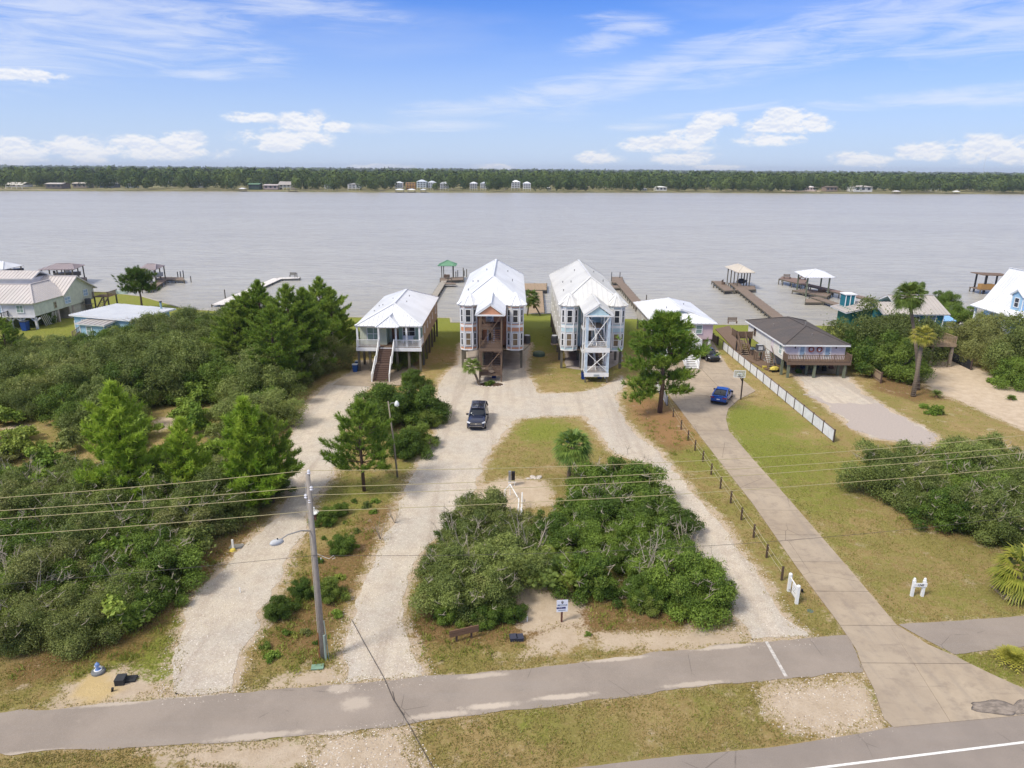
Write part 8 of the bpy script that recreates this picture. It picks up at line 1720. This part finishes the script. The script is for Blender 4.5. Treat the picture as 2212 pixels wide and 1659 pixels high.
# ramp with white pipe rails behind the middle thicket
t = thing('ramp', 'small ramp with white pipe rails and black cabinet behind the middle thicket', 'ramp'); zr = .95
def pl(L_): return [G(*p_, zr) for p_ in L_]
l1 = pl([(1091, 1058), (1102, 1046), (1121, 1079), (1119, 1102)]); l2 = pl([(1128, 1064), (1127, 1109)])
for l_ in (l1, l2):
    MB().tube([(x, y, zr) for x, y in l_], .045, 7).build('handrail', PV, t)
    for x, y in l_: MB().tube([(x, y, -.05), (x, y, zr)], .04, 7).build('rail_post', PV, t)
MB().prism([(l1[2][0]+.1, l1[2][1]), (l1[3][0]+.1, l1[3][1]), (l2[1][0]-.05, l2[1][1]), (l2[0][0]-.05, l1[2][1])][::-1], .1, .3).build('ramp_deck', M('ramp_grey', (196,190,188), .8), t)
x, y = G(1105, 1050); c = thing('cabinet', 'black cabinet in a pale frame at the head of the white pipe rails', 'cabinet', (x, y+.1, 0)); MB().box(-.02, .28, -.12, .12, .45, 1.25).build('cabinet_body', BLK, c); MB().box(-.26, -.04, -.1, .1, .4, 1.3).build('side_frame', M('frame_grey', (140,140,138), .5), c); MB().box(-.3, .32, -.16, -.13, .35, .40).build('frame_bar', PV, c)
for x_ in (-.22, .24): MB().box(x_-.03, x_+.03, -.03, .03, -.05, .45).build('leg', PV, c)
# clutter round the dark roofed house
def item(name, lab, cat, px, py, parts, rz=0, z=0):
    x, y = G(px, py, z); t = thing(name, lab, cat, (x, y, z), rz)
    for nm, bx, mt in parts: MB().box(*bx).build(nm, mt, t)
YEL = M('tarp_yellow', (216,196,90), .7, var=.2, sc=4)
x, y = G(1672, 803); t = thing('garden_cart', 'garden cart under a yellow cover at the corner of the dark roofed house', 'cart', (x, y, 0), R(20)); mg = MB().lathe([(.55, .35), (.5, .55), (.25, .72), (.05, .75)], 10); o = mg.build('cover', YEL, t); o.scale = (1.3, .8, 1)
for q in (-.4, .4): MB().tube([(q, -.3, .2), (q, -.22, .2)], .2, 12).build('wheel', TYRE, t)
MB().bar((-.6, 0, .3), (.9, .1, .25), .05).build('handle', DARKM, t)
item('crate', 'small yellow crate on the grass left of the covered cart', 'crate', 1653, 796, [('crate_body', (-.35, .35, -.2, .2, 0, .28), YEL), ('rim', (-.38, .38, -.23, .23, .281, .33), YEL)])
item('kayak_stand', 'yellow board leaning by the outside stair of the dark roofed house', 'board', 1607, 757, [('board', (-.12, .12, -.8, .8, .1, .9), YEL), ('stand', (-.2, .2, -.05, .05, 0, .1), DARKM)], R(20))
item('paddling_pool', 'pale blue plastic tray on the boardwalk by the outside stair', 'tray', 1617, 756, [('tray', (-.8, .8, -.4, .4, .15, .32), M('tray_aqua', (176,206,210), .6)), ('towel', (-.2, .4, -.2, .2, .321, .36), WHITE)])
for (px, py, w_, h_, col, lab) in [(1735, 797, .6, .7, (58,72,104), 'blue grey folding chair under the dark roofed house'), (1752, 800, .5, .5, (120,120,84), 'olive storage tub under the dark roofed house'), (1780, 802, .5, .9, (36,38,42), 'black grill under the dark roofed house'), (1712, 795, .6, .8, (150,96,50), 'rusty orange mower under the dark roofed house'), (1795, 797, .6, .6, (120,84,70), 'brown chest under the right side of the dark roofed house'), (1765, 795, .4, .8, (70,84,80), 'dark green chair under the dark roofed house')]:
    item('stored_item', lab, lab.split()[-7] if False else 'stored item', px, py, [('lower_part', (-w_*.5, w_*.5, -.25, .25, .12, h_*.6), M('it%d%d' % (col[0], col[2]), col, .7)), ('upper_part', (-w_*.45, w_*.45, .12, .25, h_*.601, h_+.2), M('it%d%d' % (col[0], col[2]), col)), ('leg', (-w_*.45, -w_*.4, -.2, -.15, 0, .12), DARKM), ('leg', (w_*.4, w_*.45, .15, .2, 0, .12), DARKM)], R(random.uniform(-25, 25)))
for (px, py, rz, lab) in [(1856, 772, 20, 'white lounge chair on the sand between the oaks, nearer one'), (1866, 764, -30, 'white lounge chair on the sand between the oaks, further one')]:
    x, y = G(px, py); t = thing('lounge_chair', lab, 'chair', (x, y, 0), R(rz)); MB().box(-.3, .3, -.9, .4, .3, .36).build('seat', WHITE, t); MB().bar((0, .4, .34), (0, 1.0, .8), .6, .05, up=(1, 0, 0)).build('backrest', WHITE, t)
    for a_ in (-.25, .25):
        for b_ in (-.8, .3): MB().box(a_-.03, a_+.03, b_-.03, b_+.03, 0, .3).build('leg', WHITE, t)
x, y = G(1850, 775); t = thing('white_post', 'white post standing beside the lounge chairs', 'post', (x, y, 0)); MB().box(-.08, .08, -.08, .08, 0, 1.2).build('shaft', WHITE, t); MB().box(-.1, .1, -.1, .1, 1.201, 1.26).build('cap', WHITE, t)
a, b = G(2139, 1264, .05), G(2166, 1287, .05); tag(MB().bar((*a, .06), (*b, .06), .16, .06).build('plank', WTAN), 'loose pale plank lying on the grass by the low palm', 'plank')
x, y = G(2186, 1300); t = thing('frond_pile', 'pile of dead curled palm fronds at the right edge', 'debris', (x, y, 0))
for i in range(26): a = rs.uniform(0, 6.28); q = [(0, 0, .1)]; q += [(.3*math.cos(a), .2*math.sin(a), rs.uniform(.2, .5)), (.7*math.cos(a+.3), .4*math.sin(a+.3), rs.uniform(.05, .4))]; MB().tube(q, [.03, .02, .008], 4).build('frond', M('frond_pale', (196,176,156), .9), t)
x, y = G(1732, 1280); t = thing('spotlight', 'tiny black garden spotlight beside the angled yard sign', 'light', (x, y, 0)); MB().tube([(0, 0, 0), (0, 0, .12)], .02, 5).build('stem', BLK, t); MB().tube([(-.04, -.1, .16), (.02, .08, .2)], [.09, .05], 8).build('lamp', BLK, t)
x, y = G(1728, 1352-40); t = thing('valve_cover', 'small green valve cover in the grass below the angled yard sign', 'utility lid', G(1750, 1302+18)+(0,)); MB().lathe([(.16, 0), (.16, .03)], 12).build('lid', M('tank_green', (92,110,92)), t); MB().lathe([(.19, -.01), (.19, .015)], 12).build('ring', M('slab_grey', (120,122,122)), t)
# ---- the hazy air over the bay
hz, k = mk('haze'); k.nt.nodes.clear()
v = k.new('ShaderNodeVolumePrincipled', {'Color': (.84, .91, 1.0, 1), 'Density': .00010, 'Anisotropy': .2})
k.new('ShaderNodeOutputMaterial', {1: v.outputs[0]})
mb = MB().box(-9500, 9500, -400, 9300, -4, 70)
tag(mb.build('haze', hz), kind='stuff')
print('objects', len(bpy.data.objects))
